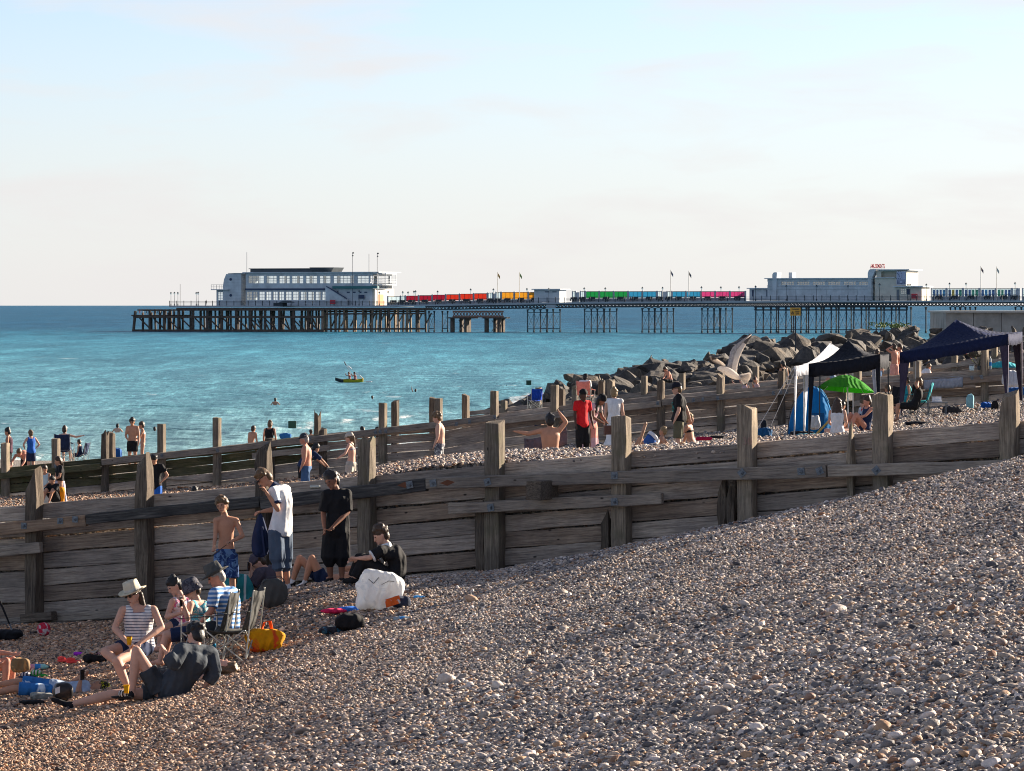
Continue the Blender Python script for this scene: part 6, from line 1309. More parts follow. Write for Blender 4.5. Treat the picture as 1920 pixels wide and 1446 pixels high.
put('sunlit fair haired person sitting above the green umbrella', 1557, 692, 48, 80, 'sitk', h=1.6, lean=20, wear=[('shirt', C_('faded_blue', (.25, .32, .42))), ('shorts', CREAM)], hair='fair', skin='tan', ground='free')
put('person in a grey shirt and red cap seen above the green umbrella', 1604, 690, 48, 100, 'sitk', h=1.6, wear=[('shirt', M_GREYC), ('cap', SH_RED)], hair='brown', skin='tan', ground='free')
0 and put('standing person in a white towel behind the green umbrella', 1563, 722, 66, 150, h=1.5, wear=[('towel', M_WHITEC), ('shorts', M_WHITEC)], hair='fair', skin='tan')
# swimmers: bodies standing or swimming in the sea
def swim(label, px, py, hair='black', skin='tan', arms=('out', 'out'), face=180, style='short', sub=.42):
    Y = F*(HC-WATER)/(py-HYP); J, _ = pose('stand', 1.7, 4, arms); Rz = Matrix.Rotation(R(180-face), 3, 'Z'); o0 = Vector((W(px, py, Y).x, Y, WATER-1.70+sub)); Jw = {n: o0+Rz @ v for n, v in J.items()}
    return build_person(label, Jw, Rz @ Vector((0, 1, 0)), k=1.0, hair=hair, skin=skin, style=style, wear=[('trunks', M_NAVYC)])
swim('swimmer with bare shoulders out in the water below the kayak to the left', 516, 760, sub=.52)
swim('swimmer whose dark head alone shows right below the kayak', 698, 748, sub=.22)
swim('swimmer raising one arm out of the water toward the boulders', 779, 737, arms=('wave', 'out'), sub=.3)
swim('swimmer in the water behind the bearded man, turned to the shore', 220, 812, sub=.52, skin='pale')
swim('dark haired swimmer beside the square post right of the bikini woman', 290, 811, sub=.3)
# people far off on the pier
def pier_person(px, label, c, kind='stand', d=1.5, base=None, skin='tan', facing=90):
    J, _ = pose(kind, 1.7); o0 = PM @ Vector((PT(px, d), d, PZ(px, base if base else deck_y(px)))); Rz = Matrix.Rotation(R(180-facing), 3, 'Z'); Jw = {n: o0+Rz @ v for n, v in J.items()}
    F_ = Fig(Jw, Rz @ Vector((0, 1, 0)), 1.0); b = o0; root = empty('person', b, 0, label, 'person', 'people out on the pier')
    mb = MB(); F_.torso(mb, -.16, 1.07, .0, 10); mb.ell(Jw['hd'], .09, .1, .12, None, 8, 6); mb.cone(Jw['nk'], Jw['hd'], .05, .05, 6, 1)
    for x in 'ab': F_.limb(mb, 'sh'+x, 'el'+x, 'ha'+x, ARM); F_.limb(mb, 'hip'+x, 'kn'+x, 'an'+x, LEG)
    mb.v = [tuple(Vector(v)-b) for v in mb.v]; mb.build('body', SK[skin], root, smooth=True, remesh=.035)
    mb = MB(); F_.torso(mb, -.1, 1.02, .03, 10)
    for x in 'ab': F_.limb(mb, 'hip'+x, 'kn'+x, 'an'+x, LEG, inf=.02, cut=.9)
    mb.v = [tuple(Vector(v)-b) for v in mb.v]; mb.build('clothes', cloth('pier_cloth_%s' % c[0], c[1]), root, smooth=True, remesh=.035)
pp = [(387, ('black', (.02,.02,.02)), None, 'person in black walking alone on the deck left of the white pavilion')]
for px, c, b_, lb in pp: pier_person(px, lb, c, base=b_)
for i, px in enumerate((262, 268, 275, 279, 292, 296, 303)):
    pier_person(px, ['leftmost angler at the low sea end of the pier', 'pale shirted angler second from the left at the pier end', 'angler third from the left at the pier end', 'angler fourth from the left at the pier end', 'angler fifth from the left at the pier end', 'angler sixth from the left at the pier end', 'rightmost angler at the low sea end of the pier'][i], [('red', (.4,.05,.05)), ('pale', (.5,.5,.5)), ('navy', (.02,.03,.08)), ('black', (.02,.02,.02)), ('brown', (.12,.07,.04)), ('black', (.02,.02,.02)), ('navy', (.02,.03,.08))][i], d=-2, base=590)
for i, px in enumerate((1173, 1182, 1342, 1352, 1361, 1762)):
    pier_person(px, ['person sitting before the sky blue panels', 'second person before the sky blue panels', 'person before the middle pink panel', 'second person before the pink panels', 'third person before the pink panels', 'person walking before the picture panels'][i], [('pale', (.5,.5,.5)), ('navy', (.02,.03,.08))][i % 2], d=4)
# ---------------------------------------------------------------- gazebos, umbrella, tent
def fabric(name, c, trans=.25): return cloth(name, c, trans=trans)
NAVYF = fabric('navy_canopy', (.011, .018, .06), .1); BLACKF = fabric('black_canopy', (.012, .014, .022), .1); WHITEF = fabric('white_canopy', (.62, .64, .70), .4); GREENF = fabric('green_canopy', (.065, .36, .03), .5); TENTF = fabric('blue_tent', (.01, .20, .48), .3)
M_ALU = plain('white_pole', (.5, .5, .5), .4, .2, .1)
def gazebo(label, FL, FR, BR, BL, peak, mat, val=.28, legmat=None, curtain=None, sides=(), cw=.34):
    """eave corners and peak given as photo px, py and distance"""
    c = [W(*p) for p in (FL, FR, BR, BL)]; pk = W(*peak); base = (c[0]+c[1]+c[2]+c[3])/4; base.z = H(base.x, base.y)
    o = obj_at('gazebo', base, label, 'gazebo', 'pop-up gazebos on the beach'); L = lambda v: Vector(v)-base
    mb = MB(); n = 8; 
    for i in range(4):
        a, b = c[i], c[(i+1) % 4]; rows = []
        for j in range(n+1):
            t_ = j/n; row = []
            for q in range(n+1):
                e = a.lerp(b, q/n); p = e.lerp(pk, t_); sag = -.16*math.sin(math.pi*t_)*(1-.0*q)-.05*math.sin(math.pi*q/n)*(1-t_); p = p+Vector((0,0,sag)); row.append(L(p))
            rows.append(row)
        mb.sheet(rows, .004)
    mb.build('canopy', mat, o, smooth=True)
    mb = MB()
    for i in range(4):
        a, b = c[i], c[(i+1) % 4]; row0 = []; row1 = []
        for q in range(13): e = a.lerp(b, q/12)-Vector((0,0,.05*math.sin(math.pi*q/12))); row0.append(L(e)); row1.append(L(e-Vector((0, 0, val+.02*math.sin(q*2.1)))))
        mb.sheet([row1, row0], .004)
    mb.build('valance', mat, o, smooth=True)
    for i in range(4):
        g_ = c[i].copy(); g_.z = H(g_.x, g_.y); mb = MB(); mb.bar(L(g_)-Vector((0,0,.05)), L(c[i].lerp(pk, .03))-Vector((0,0,.1)), .032, .032, (0,1,0)); lg = mb.build('leg', legmat or M_IRON, o)
        mb = MB(); mb.bar(L(g_), L(g_)+Vector((0,0,.03)), .10, .10, (0,1,0)); mb.build('foot', M_IRON, lg)
        if curtain and i in sides:   # gathered side panel tapering down the leg
            wid = cw; d1 = (c[(i+1) % 4]-c[i]).normalized(); d2 = (c[(i-1) % 4]-c[i]).normalized(); rows = []
            for j in range(7):
                t_ = j/6; z = c[i].z-.1+(g_.z+.15-c[i].z+.1)*t_; w_ = wid*(1-.8*t_); x0 = Vector((c[i].x, c[i].y, z)); rows.append([L(x0+d2*w_*.8), L(x0+d2*w_*.3+d1*.02), L(x0), L(x0+d1*w_*.4), L(x0+d1*w_)])
            mb = MB(); mb.sheet(rows[::-1], .004); mb.build('side_curtain', curtain, o, smooth=True)
    mb = MB()
    for i in range(4): cc = base+(pk-base)*0; a_ = c[i].lerp(pk, .04)-Vector((0,0,.14)); b_ = c[(i+1) % 4].lerp(pk, .04)-Vector((0,0,.14)); mb.bar(L(a_), L(b_), .022, .022); mb.bar(L(a_), L(pk-Vector((0,0,.32))), .022, .022)
    mb.build('roof_frame', M_ALU, o); return o
gazebo('large navy gazebo with a pointed roof at the right edge of the photo', (1687, 661, 129), (1890, 626, 128), (1917, 622, 132.5), (1715, 655, 133.5), (1793, 599, 130.8), NAVYF, .33, M_ALU, C_('dark_plum_curtain', (.05, .04, .07)), (0, 1, 2))
gazebo('black pop-up gazebo in the middle, its right legs leaning', (1516, 682, 111), (1650, 664, 110.5), (1667, 664, 113.8), (1536, 679, 114.3), (1590, 637, 112.3), BLACKF, .34, M_IRON, BLACKF, (0, 1), .17)
gazebo('white pop-up gazebo half hidden behind the black one', (1489, 687, 115.5), (1600, 672, 121.5), (1645, 668, 124), (1507, 682, 121), (1557, 643, 119.5), WHITEF, .26, M_ALU, WHITEF, (0, 3, 2))
gy = (W(1465, 733, 118), W(1486, 690, 115.6)); 
for a, b, lb in (((1418, 808), (1488, 690), 'thin guy rope left of the white gazebo, outer one'), ((1445, 800), (1489, 700), 'thin guy rope left of the white gazebo, inner one')):
    p = W(*a, 117.5); q = W(*b, 115.5); o = obj_at('guy_rope', p, lb, 'rope'); mb = MB(); mb.bar((0,0,0), q-p, .012, .012); mb.build('rope', M_WHITEC, o)
    mb = MB(); mb.bar((0,0,-.12), (0,0,.04), .02, .02, (0,1,0)); mb.build('peg', M_IRON, o)
# green umbrella
pu = W(1592, 806, 118.5); pu.z = H(pu.x, pu.y); um = obj_at('beach_umbrella', pu, 'bright green beach umbrella on a white pole between the gazebo legs', 'umbrella')
top = W(1588, 703, 118.5)-pu; mb = MB(); mb.bar((0,0,-.2), top+Vector((0,0,.05)), .035, .035, (0,1,0)); mb.build('pole', M_WHITEC, um)
hub = top; axis_tilt = Matrix.Rotation(R(5), 3, 'Y') @ Matrix.Rotation(R(-6), 3, 'X'); rad = .80; rowsU = []
mb = MB(); nR = 8
for i in range(nR):
    rows = []
    for j in range(7):
        t_ = j/6; row = []
        for q in range(5):
            an = 2*math.pi*(i+q/4)/nR; rr_ = rad*t_*(1-.07*math.sin(math.pi*q/4)*t_); z = -.42*t_**1.7-.0*math.sin(math.pi*q/4); row.append(hub+axis_tilt @ Vector((rr_*math.cos(an), rr_*math.sin(an), z)))
        rows.append(row)
    p_ = MB(); p_.sheet(rows, .003); p_.build('canopy_panel', GREENF, um, smooth=False)
mb = MB()
for i in range(nR):
    an = 2*math.pi*i/nR; pts_ = [hub+axis_tilt @ Vector((rad*t_*math.cos(an), rad*t_*math.sin(an), -.42*t_**1.7-.012)) for t_ in (0, .25, .5, .75, 1.02)]
    r_b = MB()
    for a, b in zip(pts_, pts_[1:]): r_b.bar(a, b, .008, .008)
    r_b.build('rib', M_ALU, um)
mb = MB(); mb.cone(hub, hub+Vector((0,0,.07)), .02, .008); mb.build('finial', M_WHITEC, um)
# blue dome tent
tp = gp(1520, 815, 100, 140); tp = W(1520, 812, 124); tp.z = H(tp.x, tp.y); te = obj_at('beach_tent', tp, 'bright blue dome beach tent behind the white gazebo legs', 'tent')
mb = MB(); rr = []
for j in range(9):
    t_ = j/8; z = 1.42*math.sin(t_*math.pi/2); r_ = math.cos(t_*math.pi/2)
    rr.append([(.66*r_*math.cos(i*math.pi/12)+.1*t_, .60*r_*math.sin(i*math.pi/12), z) for i in range(24)])
mb.rings(rr); mb.build('shell', TENTF, te, smooth=True)
mb = MB(); 
for i in range(10):
    t0, t1 = math.pi*i/10, math.pi*(i+1)/10; mb.bar((.68*math.cos(t0), -.2, 1.45*math.sin(t0)), (.68*math.cos(t1), -.2, 1.45*math.sin(t1)), .02, .02, (0,1,0))
mb.build('hoop', M_GREYC, te)
mb = MB(); mb.sheet([[(-.1+.09*i, -.56-.02*math.sin(i), .05+.0*j+.12*j) for i in range(6)] for j in range(6)], .004); mb.build('door_flap', cloth('tent_dark_blue', (.006, .08, .22)), te)
# ---------------------------------------------------------------- chairs
CHG = cloth('chair_grey', (.065, .065, .062))
def camp_chair(p, rz, label, mat=CHG, frame=None, sc_=1.0, group='folding camp chairs'):
    fr = frame or plain('pale_steel_tube', (.42, .42, .38), .35, .5, .1); o = obj_at('folding_chair', p, label, 'chair', group, rz); o.scale = (sc_,)*3
    # local: sitter looks along +y
    mb = MB(); rows = [[(-.26+.13*i, -.24+.12*j, .44-.05*math.sin(math.pi*i/4)-.02*math.sin(math.pi*j/4)) for i in range(5)] for j in range(5)]; mb.sheet(rows, .01); mb.build('seat', mat, o, smooth=True)
    mb = MB(); rows = [[(-.27+.135*i, -.26-.16*j/4-.06*math.sin(math.pi*i/4), .44+.13*j+(.03 if i in (0, 4) else 0)*(j == 4)) for i in range(5)] for j in range(5)]; mb.sheet(rows, .012); mb.build('backrest', mat, o, smooth=True)
    for sx_ in (-1, 1):
        for a, b in (((sx_*.28, -.30, .0), (sx_*.28, -.42, .98)), ((sx_*.30, .26, .0), (sx_*.30, .26, .64))): mb = MB(); mb.cone(a, b, .011, .011, 6, 1); mb.build('leg', fr, o)
        mb = MB(); mb.cone((sx_*.30, .26, .02), (sx_*.28, -.28, .44), .010, .010, 6, 1); mb.cone((sx_*.28, -.28, .02), (sx_*.30, .26, .44), .010, .010, 6, 1); mb.build('side_brace', fr, o)
        mb = MB(); rows = [[(sx_*.30-.035+.035*i, -.36+.16*j, .70-.07*j/4-.015*math.sin(math.pi*j/4)) for i in range(3)] for j in range(5)]; mb.sheet(rows, .008); mb.build('armrest', mat, o, smooth=True)
    for y_ in (-.30, .26):
        mb = MB(); mb.cone((-.28, y_, .02), (.28, y_, .44), .010, .010, 6, 1); mb.cone((.28, y_, .02), (-.28, y_, .44), .010, .010, 6, 1); mb.build('cross_brace', fr, o)
    return o
c1 = gp(384, 1243, 45, 66); c2 = gp(430, 1240, 45, 66)
camp_chair(c1, R(82), 'left grey folding camp chair with steel legs under the bucket hat woman'); camp_chair(c2, R(78), 'right grey folding camp chair with steel legs under the man in stripes')
def at2(px, py, Y): p = W(px, py, Y); p.z = H(p.x, p.y); return p
camp_chair(fl_r.location-Vector((0, .05, .09)), R(-5), 'navy low beach chair under the woman in the floral vest', M_NAVYC, group='beach chairs beyond the second groyne'); camp_chair(ch_r.location-Vector((0, 0, .06)), R(70), 'small navy beach chair right of the floral vest', M_NAVYC, sc_=.8, group='beach chairs beyond the second groyne')
o = camp_chair(at2(1003, 765, 205), R(15), 'bright royal blue beach chair near the waterline', C_('royal_blue', (.01, .06, .42)), group='beach chairs beyond the second groyne'); o.location.z = W(1003, 767, 205).z
o = camp_chair(at2(1098, 756, 165), R(-15), 'coral pink beach chair left of the white dress', C_('coral_canvas', (.72, .30, .24), trans=.2), group='beach chairs beyond the second groyne'); o.location.z = W(1098, 762, 165).z
camp_chair(at2(1722, 790, 131), R(80), 'turquoise camping chair under the man in black', TURQ, M_IRON, group='camping chairs under the gazebos'); camp_chair(at2(1696, 790, 132), R(60), 'dark camping chair left of the turquoise one', M_BLACKC, M_IRON, group='camping chairs under the gazebos'); camp_chair(at2(1664, 795, 131), R(120), 'black camping chair behind the square post', M_BLACKC, M_IRON, group='camping chairs under the gazebos')
# ---------------------------------------------------------------- bags, bottles and other belongings
def soft(name, p, label, cat, rx, ry, rz, mat, rot=0, lump=.25, seed=0, parts=None, group=None, flatz=True, bodyname='body'):
    o = obj_at(name, p, label, cat, group, rot); mb = MB(); rr = random.Random(seed); nu, nv = 18, 10; rings = []
    for j in range(1, nv):
        t_ = math.pi*j/nv; row = []
        for i in range(nu):
            a = i*2*math.pi/nu; d = Vector((math.sin(t_)*math.cos(a), math.sin(t_)*math.sin(a), -math.cos(t_))); e = 1+lump*mnoise.noise(d*1.8+Vector((seed*2.7, 0, 0)))+lump*.5*mnoise.noise(d*5+Vector((0, seed, 0)))
            sq = lambda v, q_: math.copysign(abs(v)**q_, v)
            row.append((rx*sq(d.x, .7)*e, ry*sq(d.y, .7)*e, rz+rz*sq(d.z, .75)*e))
        rings.append(row)
    mb.rings(rings); mb.build(bodyname, mat, o, smooth=True, sub=1)
    return o
def strap(o, pts, mat, w_=.02, name='strap'):
    mb = MB()
    for a, b in zip(pts, pts[1:]): mb.bar(a, b, w_, .006)
    mb.build(name, mat, o); return o
bk = gp(512, 1139, 45, 68); b_ = soft('rucksack', bk, 'dark grey bag leaning against the hunched person in the plum towel', 'bag', .21, .14, .21, CHG, .2, .2, 3); strap(b_, [(-.17,-.08,.34), (-.1,-.1,.44), (.1,-.1,.45), (.16,-.08,.36)], M_IRON)
yb = gp(497, 1222, 45, 66); YELB = cloth('yellow_carrier', (.70, .33, .005), blot=(.75, .07, .02), bscale=2.6, trans=.15)
o = soft('carrier_bag', yb, 'yellow and orange carrier bag lying beside the folding chairs', 'bag', .27, .17, .16, YELB, .25, .35, 5); strap(o, [(-.05,-.02,.3), (-.02,-.05,.4), (.06,-.03,.42), (.09,0,.31)], cloth('orange_handle', (.8, .12, .02)), .05, 'handle')
wb = gp(707, 1143, 45, 68); PLAST = cloth('clear_plastic', (.80, .81, .82), trans=.35, blot=(.60, .64, .70), bscale=5)

o = soft('plastic_bag', wb, 'large crumpled translucent white plastic bag with black handles', 'bag', .33, .2, .27, PLAST, .25, .6, 11); strap(o, [(-.16,-.17,.44), (-.10,-.22,.38), (-.02,-.2,.46)], M_IRON, .012, 'handle'); strap(o, [(.02,-.2,.36), (.12,-.21,.41), (.2,-.2,.40)], M_IRON, .012, 'handle')
p = gp(752, 1140, 45, 68); o = soft('cool_bag', p, 'small navy cool bag with orange side beside the plastic bag', 'bag', .14, .1, .085, C_('navy_cool', (.03, .04, .07)), .35, .12, 2)
mb = MB(); mb.sheet([[(-.26+.07*i, -.13+.02*j, .02+.035*j+.02*i) for i in range(4)] for j in range(4)], .01); mb.build('orange_side', C_('orange_panel', (.75, .12, .02), blot=(.6, .55, .5), bscale=6), o)
p = gp(785, 1122, 45, 68); soft('towel', p, 'small bright blue cloth behind the navy cool bag', 'cloth', .08, .06, .02, C_('sky_cloth', (.03, .25, .6)), .3, .4, 9)
p = gp(655, 1183, 45, 68); o = soft('backpack', p, 'black open backpack lying on the stones', 'backpack', .21, .14, .12, M_BLACKC, .3, .22, 4); p = gp(622, 1190, 45, 68); soft('towel', p, 'dark crumpled cloth bundle left of the black backpack', 'cloth', .17, .11, .06, C_('dark_slate', (.03, .035, .05), blot=(.04, .16, .26), bscale=4), .2, .4, 6)
p = gp(640, 1150, 45, 68); o = obj_at('inflatable_float', p, 'deflated red and blue swimming float left of the plastic bag', 'float', None, .2)
mb = MB(); mb.ell((-.1, 0, .035), .2, .09, .04); mb.build('red_tube', C_('magenta_vinyl', (.65, .02, .10)), o, smooth=True); mb = MB(); mb.ell((.12, .04, .05), .19, .09, .045); mb.build('blue_tube', C_('blue_vinyl', (.03, .16, .6)), o, smooth=True)
def bottle(p, label, r, h, mat, capm, lie=None, rz=0, group=None):
    o = obj_at('bottle', p, label, 'bottle', group); M = Matrix.Rotation(rz, 3, 'Z') @ (Matrix.Rotation(R(90), 3, 'Y') if lie else Matrix.Identity(3)); c0 = (0, 0, r if lie else 0)
    mb = MB(); mb.lathe([(r*.8, 0), (r, .01), (r, h*.66), (r*.85, h*.78), (r*.38, h*.88), (r*.36, h*.94)], c0, 12, M); mb.build('body', mat, o, smooth=True)
    mb = MB(); mb.lathe([(r*.42, h*.93), (r*.42, h)], c0, 10, M); mb.build('cap', capm, o, smooth=True)
    mb = MB(); mb.lathe([(r*1.02, h*.28), (r*1.02, h*.55)], c0, 12, M, cap=False); mb.build('label', C_('bottle_blue_label', (.05, .25, .6)), o, smooth=True); return o
CLRB = plain('clear_bottle', (.45, .55, .62), .15, 0, .2, 6, 0, trans=.5); WCAP = plain('white_cap', (.6, .6, .6))
bottle(gp(738, 1166, 45, 68), 'clear plastic water bottle lying right of the backpack', .035, .28, CLRB, WCAP, True, .3)
t = NT('pink_teal_steel'); sx_ = t.n('SeparateXYZ'); t.l(t.n('TexCoord').outputs['Object'], sx_.inputs[0]); t.l(t.ramp(t.math('MULTIPLY', sx_.outputs[0], 4.0), [(.2, (.65, .22, .28)), (.8, (.25, .55, .5))]), t.b.inputs['Base Color']); t.b.inputs['Roughness'].default_value = .35
bottle(gp(54, 1257, 45, 68), 'pink and teal metal drinks bottle lying on the stones', .045, .30, t.m, M_IRON, True, .12)
bottle(gp(402, 1232, 45, 66), 'small blue drinks bottle under the left folding chair', .04, .2, C_('cyan_bottle', (.02, .3, .55)), WCAP)
p = W(1087, 833, 98); bottle(p, 'blue labelled water bottle in the hand of the boy in red', .055, .33, CLRB, C_('blue_cap', (.1, .35, .7)))
def cup(p, label):
    o = obj_at('cup', p, label, 'cup', 'yellow beakers'); mb = MB(); ym = cloth('yellow_plastic', (.80, .42, .01), trans=.2); mb.lathe([(.028, 0), (.038, .10), (.034, .10), (.025, .006)], (0,0,0), 12, cap=True); mb.build('body', ym, o, smooth=True); mb = MB(); mb.lathe([(.0385, .095), (.041, .104), (.036, .104)], (0,0,0), 12, cap=False); mb.build('rim', ym, o, smooth=True)
cup(fw.J['haa']+Vector((.02,-.05,-.01)), 'yellow cup held in the lap of the woman in the cream hat'); cp2 = gp(237, 1303, 45, 60); cup(W(237, 1300, 53.0), 'yellow cup on the stones in front of the shins')
def shoe_pair(px, py, label, mat, n=2, size=.25, cat='sandals'):
    for i in range(n):
        p = gp(px+i*18, py+i*2, 45, 68); o = obj_at('sandal', p, label[i], cat, 'coral clogs', R(60+i*35)); mb = MB(); mb.ell((0, 0, .03), .055, size/2, .028, None, 10, 6); mb.build('sole', mat, o, smooth=True); mb = MB(); mb.ell((0, .05, .06), .05, .07, .035, None, 10, 6); mb.build('upper', mat, o, smooth=True)
shoe_pair(121, 1243, ['left one of two coral clogs', 'right one of two coral clogs'], C_('coral_rubber', (.85, .08, .07)))
p = gp(146, 1230, 45, 68); soft('beach_toy', p, 'small purple plastic item behind the coral clogs', 'toy', .07, .05, .03, C_('purple_plastic', (.4, .03, .55)), 0, .2, 12)
p = gp(180, 1242, 45, 68); o = soft('beach_bag', p, 'black bag heaped with pale clothes beside the striped vest woman', 'bag', .2, .14, .06, M_BLACKC, 0, .25, 14)
for k, (dx, dz, m_) in enumerate(((-.02, .13, C_('peach_cloth', (.65, .38, .28))), (.08, .12, C_('mauve_cloth', (.45, .25, .30))), (-.06, .17, C_('cream_cloth', (.50, .46, .40))))):
    mb = MB(); mb.sheet([[(dx-.08+.04*i+.01*math.sin(j), -.06+.04*j, dz+.03*math.sin(i*1.7+j)-.015*j) for i in range(5)] for j in range(4)], .012); mb.build('folded_clothing', m_, o, smooth=True)
p = gp(72, 1271, 45, 66); o = obj_at('slipper', p, 'green slipper with white stripes on the stones at the left', 'slipper', None, R(80)); mb = MB(); mb.ell((0,0,.03), .055, .14, .03); mb.build('sole', C_('green_rubber', (.02, .30, .05)), o, smooth=True); mb = MB(); mb.ell((0,.03,.07), .058, .08, .045); mb.build('strap', C_('green_stripes', (.03, .25, .05), stripe=(.6, .62, .6), sscale=22, axis=1), o, smooth=True)
p = gp(52, 1274, 45, 66); o = obj_at('slipper', p, 'navy and white striped slipper next to the green one', 'slipper', None, R(80)); mb = MB(); mb.ell((0,0,.03), .055, .14, .03); mb.build('sole', M_NAVYC, o, smooth=True); mb = MB(); mb.ell((0,.03,.065), .056, .08, .04); mb.build('strap', C_('navy_stripes_slipper', (.02, .03, .08), stripe=(.5, .52, .55), sscale=22, axis=1), o, smooth=True)
p = gp(118, 1316, 40, 66); o = soft('sports_bag', p, 'black shiny sports bag with white corner beside the lying boy', 'bag', .13, .11, .13, plain('black_nylon', (.012, .012, .014), .35, 0, .3, 6, .3), .2, .15, 16)
mb = MB(); mb.sheet([[(-.11+.03*i, -.115, .11+.04*j+.01*i) for i in range(3)] for j in range(3)], .006); mb.build('white_patch', M_WHITEC, o)
p = gp(78, 1312, 40, 66); soft('towel', p, 'pale grey crumpled cap and towel left of the black sports bag', 'cloth', .15, .1, .05, C_('pale_grey_cloth', (.26, .26, .24)), .1, .4, 18)
p = gp(60, 1322, 40, 66); soft('beach_bag', p, 'flat black bag lying in front of the pale towel', 'bag', .17, .1, .035, M_BLACKC, .1, .2, 19)
p = gp(20, 1262, 45, 66); o = soft('handbag', p, 'tan and brown fur-edged bag near the sunburnt knee', 'bag', .13, .08, .1, C_('tan_leather', (.22, .14, .07), blot=(.45, .22, .08), bscale=5), .2, .25, 21); o.location = W(38, 1262, 55.0)
p = gp(225, 1312, 40, 60); o = obj_at('slider', W(228, 1306, 53.1), 'black slider sandal with three white stripes on the near foot', 'sandal', None, R(70)); mb = MB(); mb.ell((0,0,-.01), .05, .15, .02); mb.build('sole', M_BLACKC, o, smooth=True); mb = MB(); mb.ell((0, -.02, .035), .062, .065, .05); mb.build('strap', C_('slider_stripes', (.012, .012, .014), stripe=(.6, .6, .6), sscale=28, axis=1), o, smooth=True)
# red ball, black kit and pole by the wall on the left
p = gp(82, 1190, 45, 69); o = obj_at('ball', W(82, 1180, 64.5), 'red and white ball lying against the foot of the groyne', 'ball'); mb = MB(); mb.ell((0,0,0), .105, .105, .105, None, 20, 14); mb.build('shell', cloth('ball_red', (.55, .02, .05), blot=(.6, .5, .5), bscale=7), o, smooth=True)
mb = MB(); mb.lathe([(.1058, -.006), (.1058, .006)], (0,0,0), 20, Matrix.Rotation(R(60), 3, 'X'), cap=False); mb.build('seam', M_BLACKC, o)
p = gp(10, 1200, 45, 69); soft('kit_bag', p, 'black bag heap at the left edge under the groyne', 'bag', .28, .15, .08, M_BLACKC, 0, .45, 23)
p = W(18, 1168, 64.5); o = obj_at('fishing_pole', p, 'black and silver pole leaning at the far left edge of the photo', 'pole'); mb = MB(); mb.cone((0,0,-.02), W(0, 1128, 64.5)-p, .012, .018, 8, 1); mb.build('handle', M_BLACKC, o); mb = MB(); mb.cone((.0,0,-.02), (.03, 0, -.10), .013, .013); mb.build('tip', M_STEEL, o)
# drinks can on the beam
o = obj_at('drink_can', G1(584, 917.5, .2), 'silver drinks can lying on the tarred beam of the nearest groyne', 'can'); M = Matrix.Rotation(R(90), 3, 'Y'); mb = MB(); mb.lathe([(.026, 0), (.033, .01), (.033, .14), (.027, .155)], (-.02, 0, .035), 12, M); mb.build('body', plain('can_metal', (.5, .48, .40), .3, .6, .2), o, smooth=True); mb = MB(); mb.lathe([(.028, .155), (.026, .158)], (-.02, 0, .035), 12, M); mb.build('lid', M_STEEL, o, smooth=True)
# jacket hanging from the hand of the man in the polo shirt
p = fp.J['hab']+Vector((-.03, -.03, -.02)); o = obj_at('jacket', p, 'dark navy jacket hanging from the hand of the man in the white polo', 'jacket'); mb = MB(); rings = []
for z_, w_, d_ in ((0, .02, .02), (-.08, .05, .04), (-.3, .12, .06), (-.5, .14, .07), (-.62, .11, .06), (-.66, .05, .03)): rings.append([(w_*math.cos(i*math.pi/8)*(1+.15*math.sin(i*2.3)), d_*math.sin(i*math.pi/8)*(1+.2*math.cos(i*1.7)), z_) for i in range(16)])
mb.rings(rings[::-1]); mb.build('cloth', M_NAVYC, o, smooth=True, sub=1); mb = MB(); mb.bar((.03,-.05,-.2), (.08,-.07,-.62), .05, .03); mb.build('sleeve', M_NAVYC, o)
# phones
def phone(p, label, rot=0.3):
    o = obj_at('phone', p, label, 'phone', 'phones held by bathers', rot); mb = MB(); mb.box(-.036, .036, -.005, .005, -.07, .07); mb.build('case', M_IRON, o, bevel=.004); mb = MB(); mb.box(-.032, .032, -.0065, -.0052, -.065, .065); mb.build('screen', M_SHADES, o)
phone(fbk.J['haa']+Vector((-.04,-.04,.06)), 'phone held by the woman in the bucket hat', 1.2); phone(fly.J['haa']+Vector((.02,-.03,.05)), 'phone held up by the lying boy', .8); phone(fhu.J['haa']+Vector((-.03,-.04,.05)), 'phone held by the hunched person in the plum towel', 1.2)
# stick in the curly boy's hands
ha_, hb_ = fb.J['haa']+Vector((0,-.05,-.05)), fb.J['hab']+Vector((0,-.05,0))
o = obj_at('stick', ha_, 'thin dark stick held by the bare-chested curly haired boy', 'stick'); mb = MB(); mb.cone((0,0,-.06), hb_-ha_, .007, .006, 6, 1); mb.build('shaft', M_PILE, o)
# handbag, towel, cricket bat, bucket
o = obj_at('handbag', W(1144, 806, 96.5), 'dark brown handbag in front of the coral dress', 'handbag', None, .3); mb = MB(); mb.box(-.15, .15, -.05, .05, -.11, .10); mb.build('body', plain('brown_leather', (.07, .03, .02), .5), o, bevel=.02); strap(o, [(-.08,0,.1), (-.05,0,.2), (.05,0,.2), (.08,0,.1)], M_IRON, .02, 'handle')
Yt = t1f.J['hd'].y+.55; p0 = W(983, 816, Yt); o = obj_at('towel', p0, 'grey towel stretched out by the bare-backed seated man', 'towel'); mb = MB(); rows = []
for j in range(5): rows.append([W(983+11.5*i, 822-(i*3.2 if i > 3 else i*.8)+j*8+2*math.sin(i*1.3), Yt+.03*math.sin(i+j))-p0 for i in range(8)])
mb.sheet(rows[::-1], .006); mb.build('cloth', C_('grey_mauve_towel', (.12, .10, .12)), o, smooth=True); mb = MB(); mb.sheet([[v+Vector((0, -.005, 0)) for v in rows[4]], [v+Vector((0, -.005, -.02)) for v in rows[4]]][::-1], .004); mb.build('hem', M_GREYC, o)
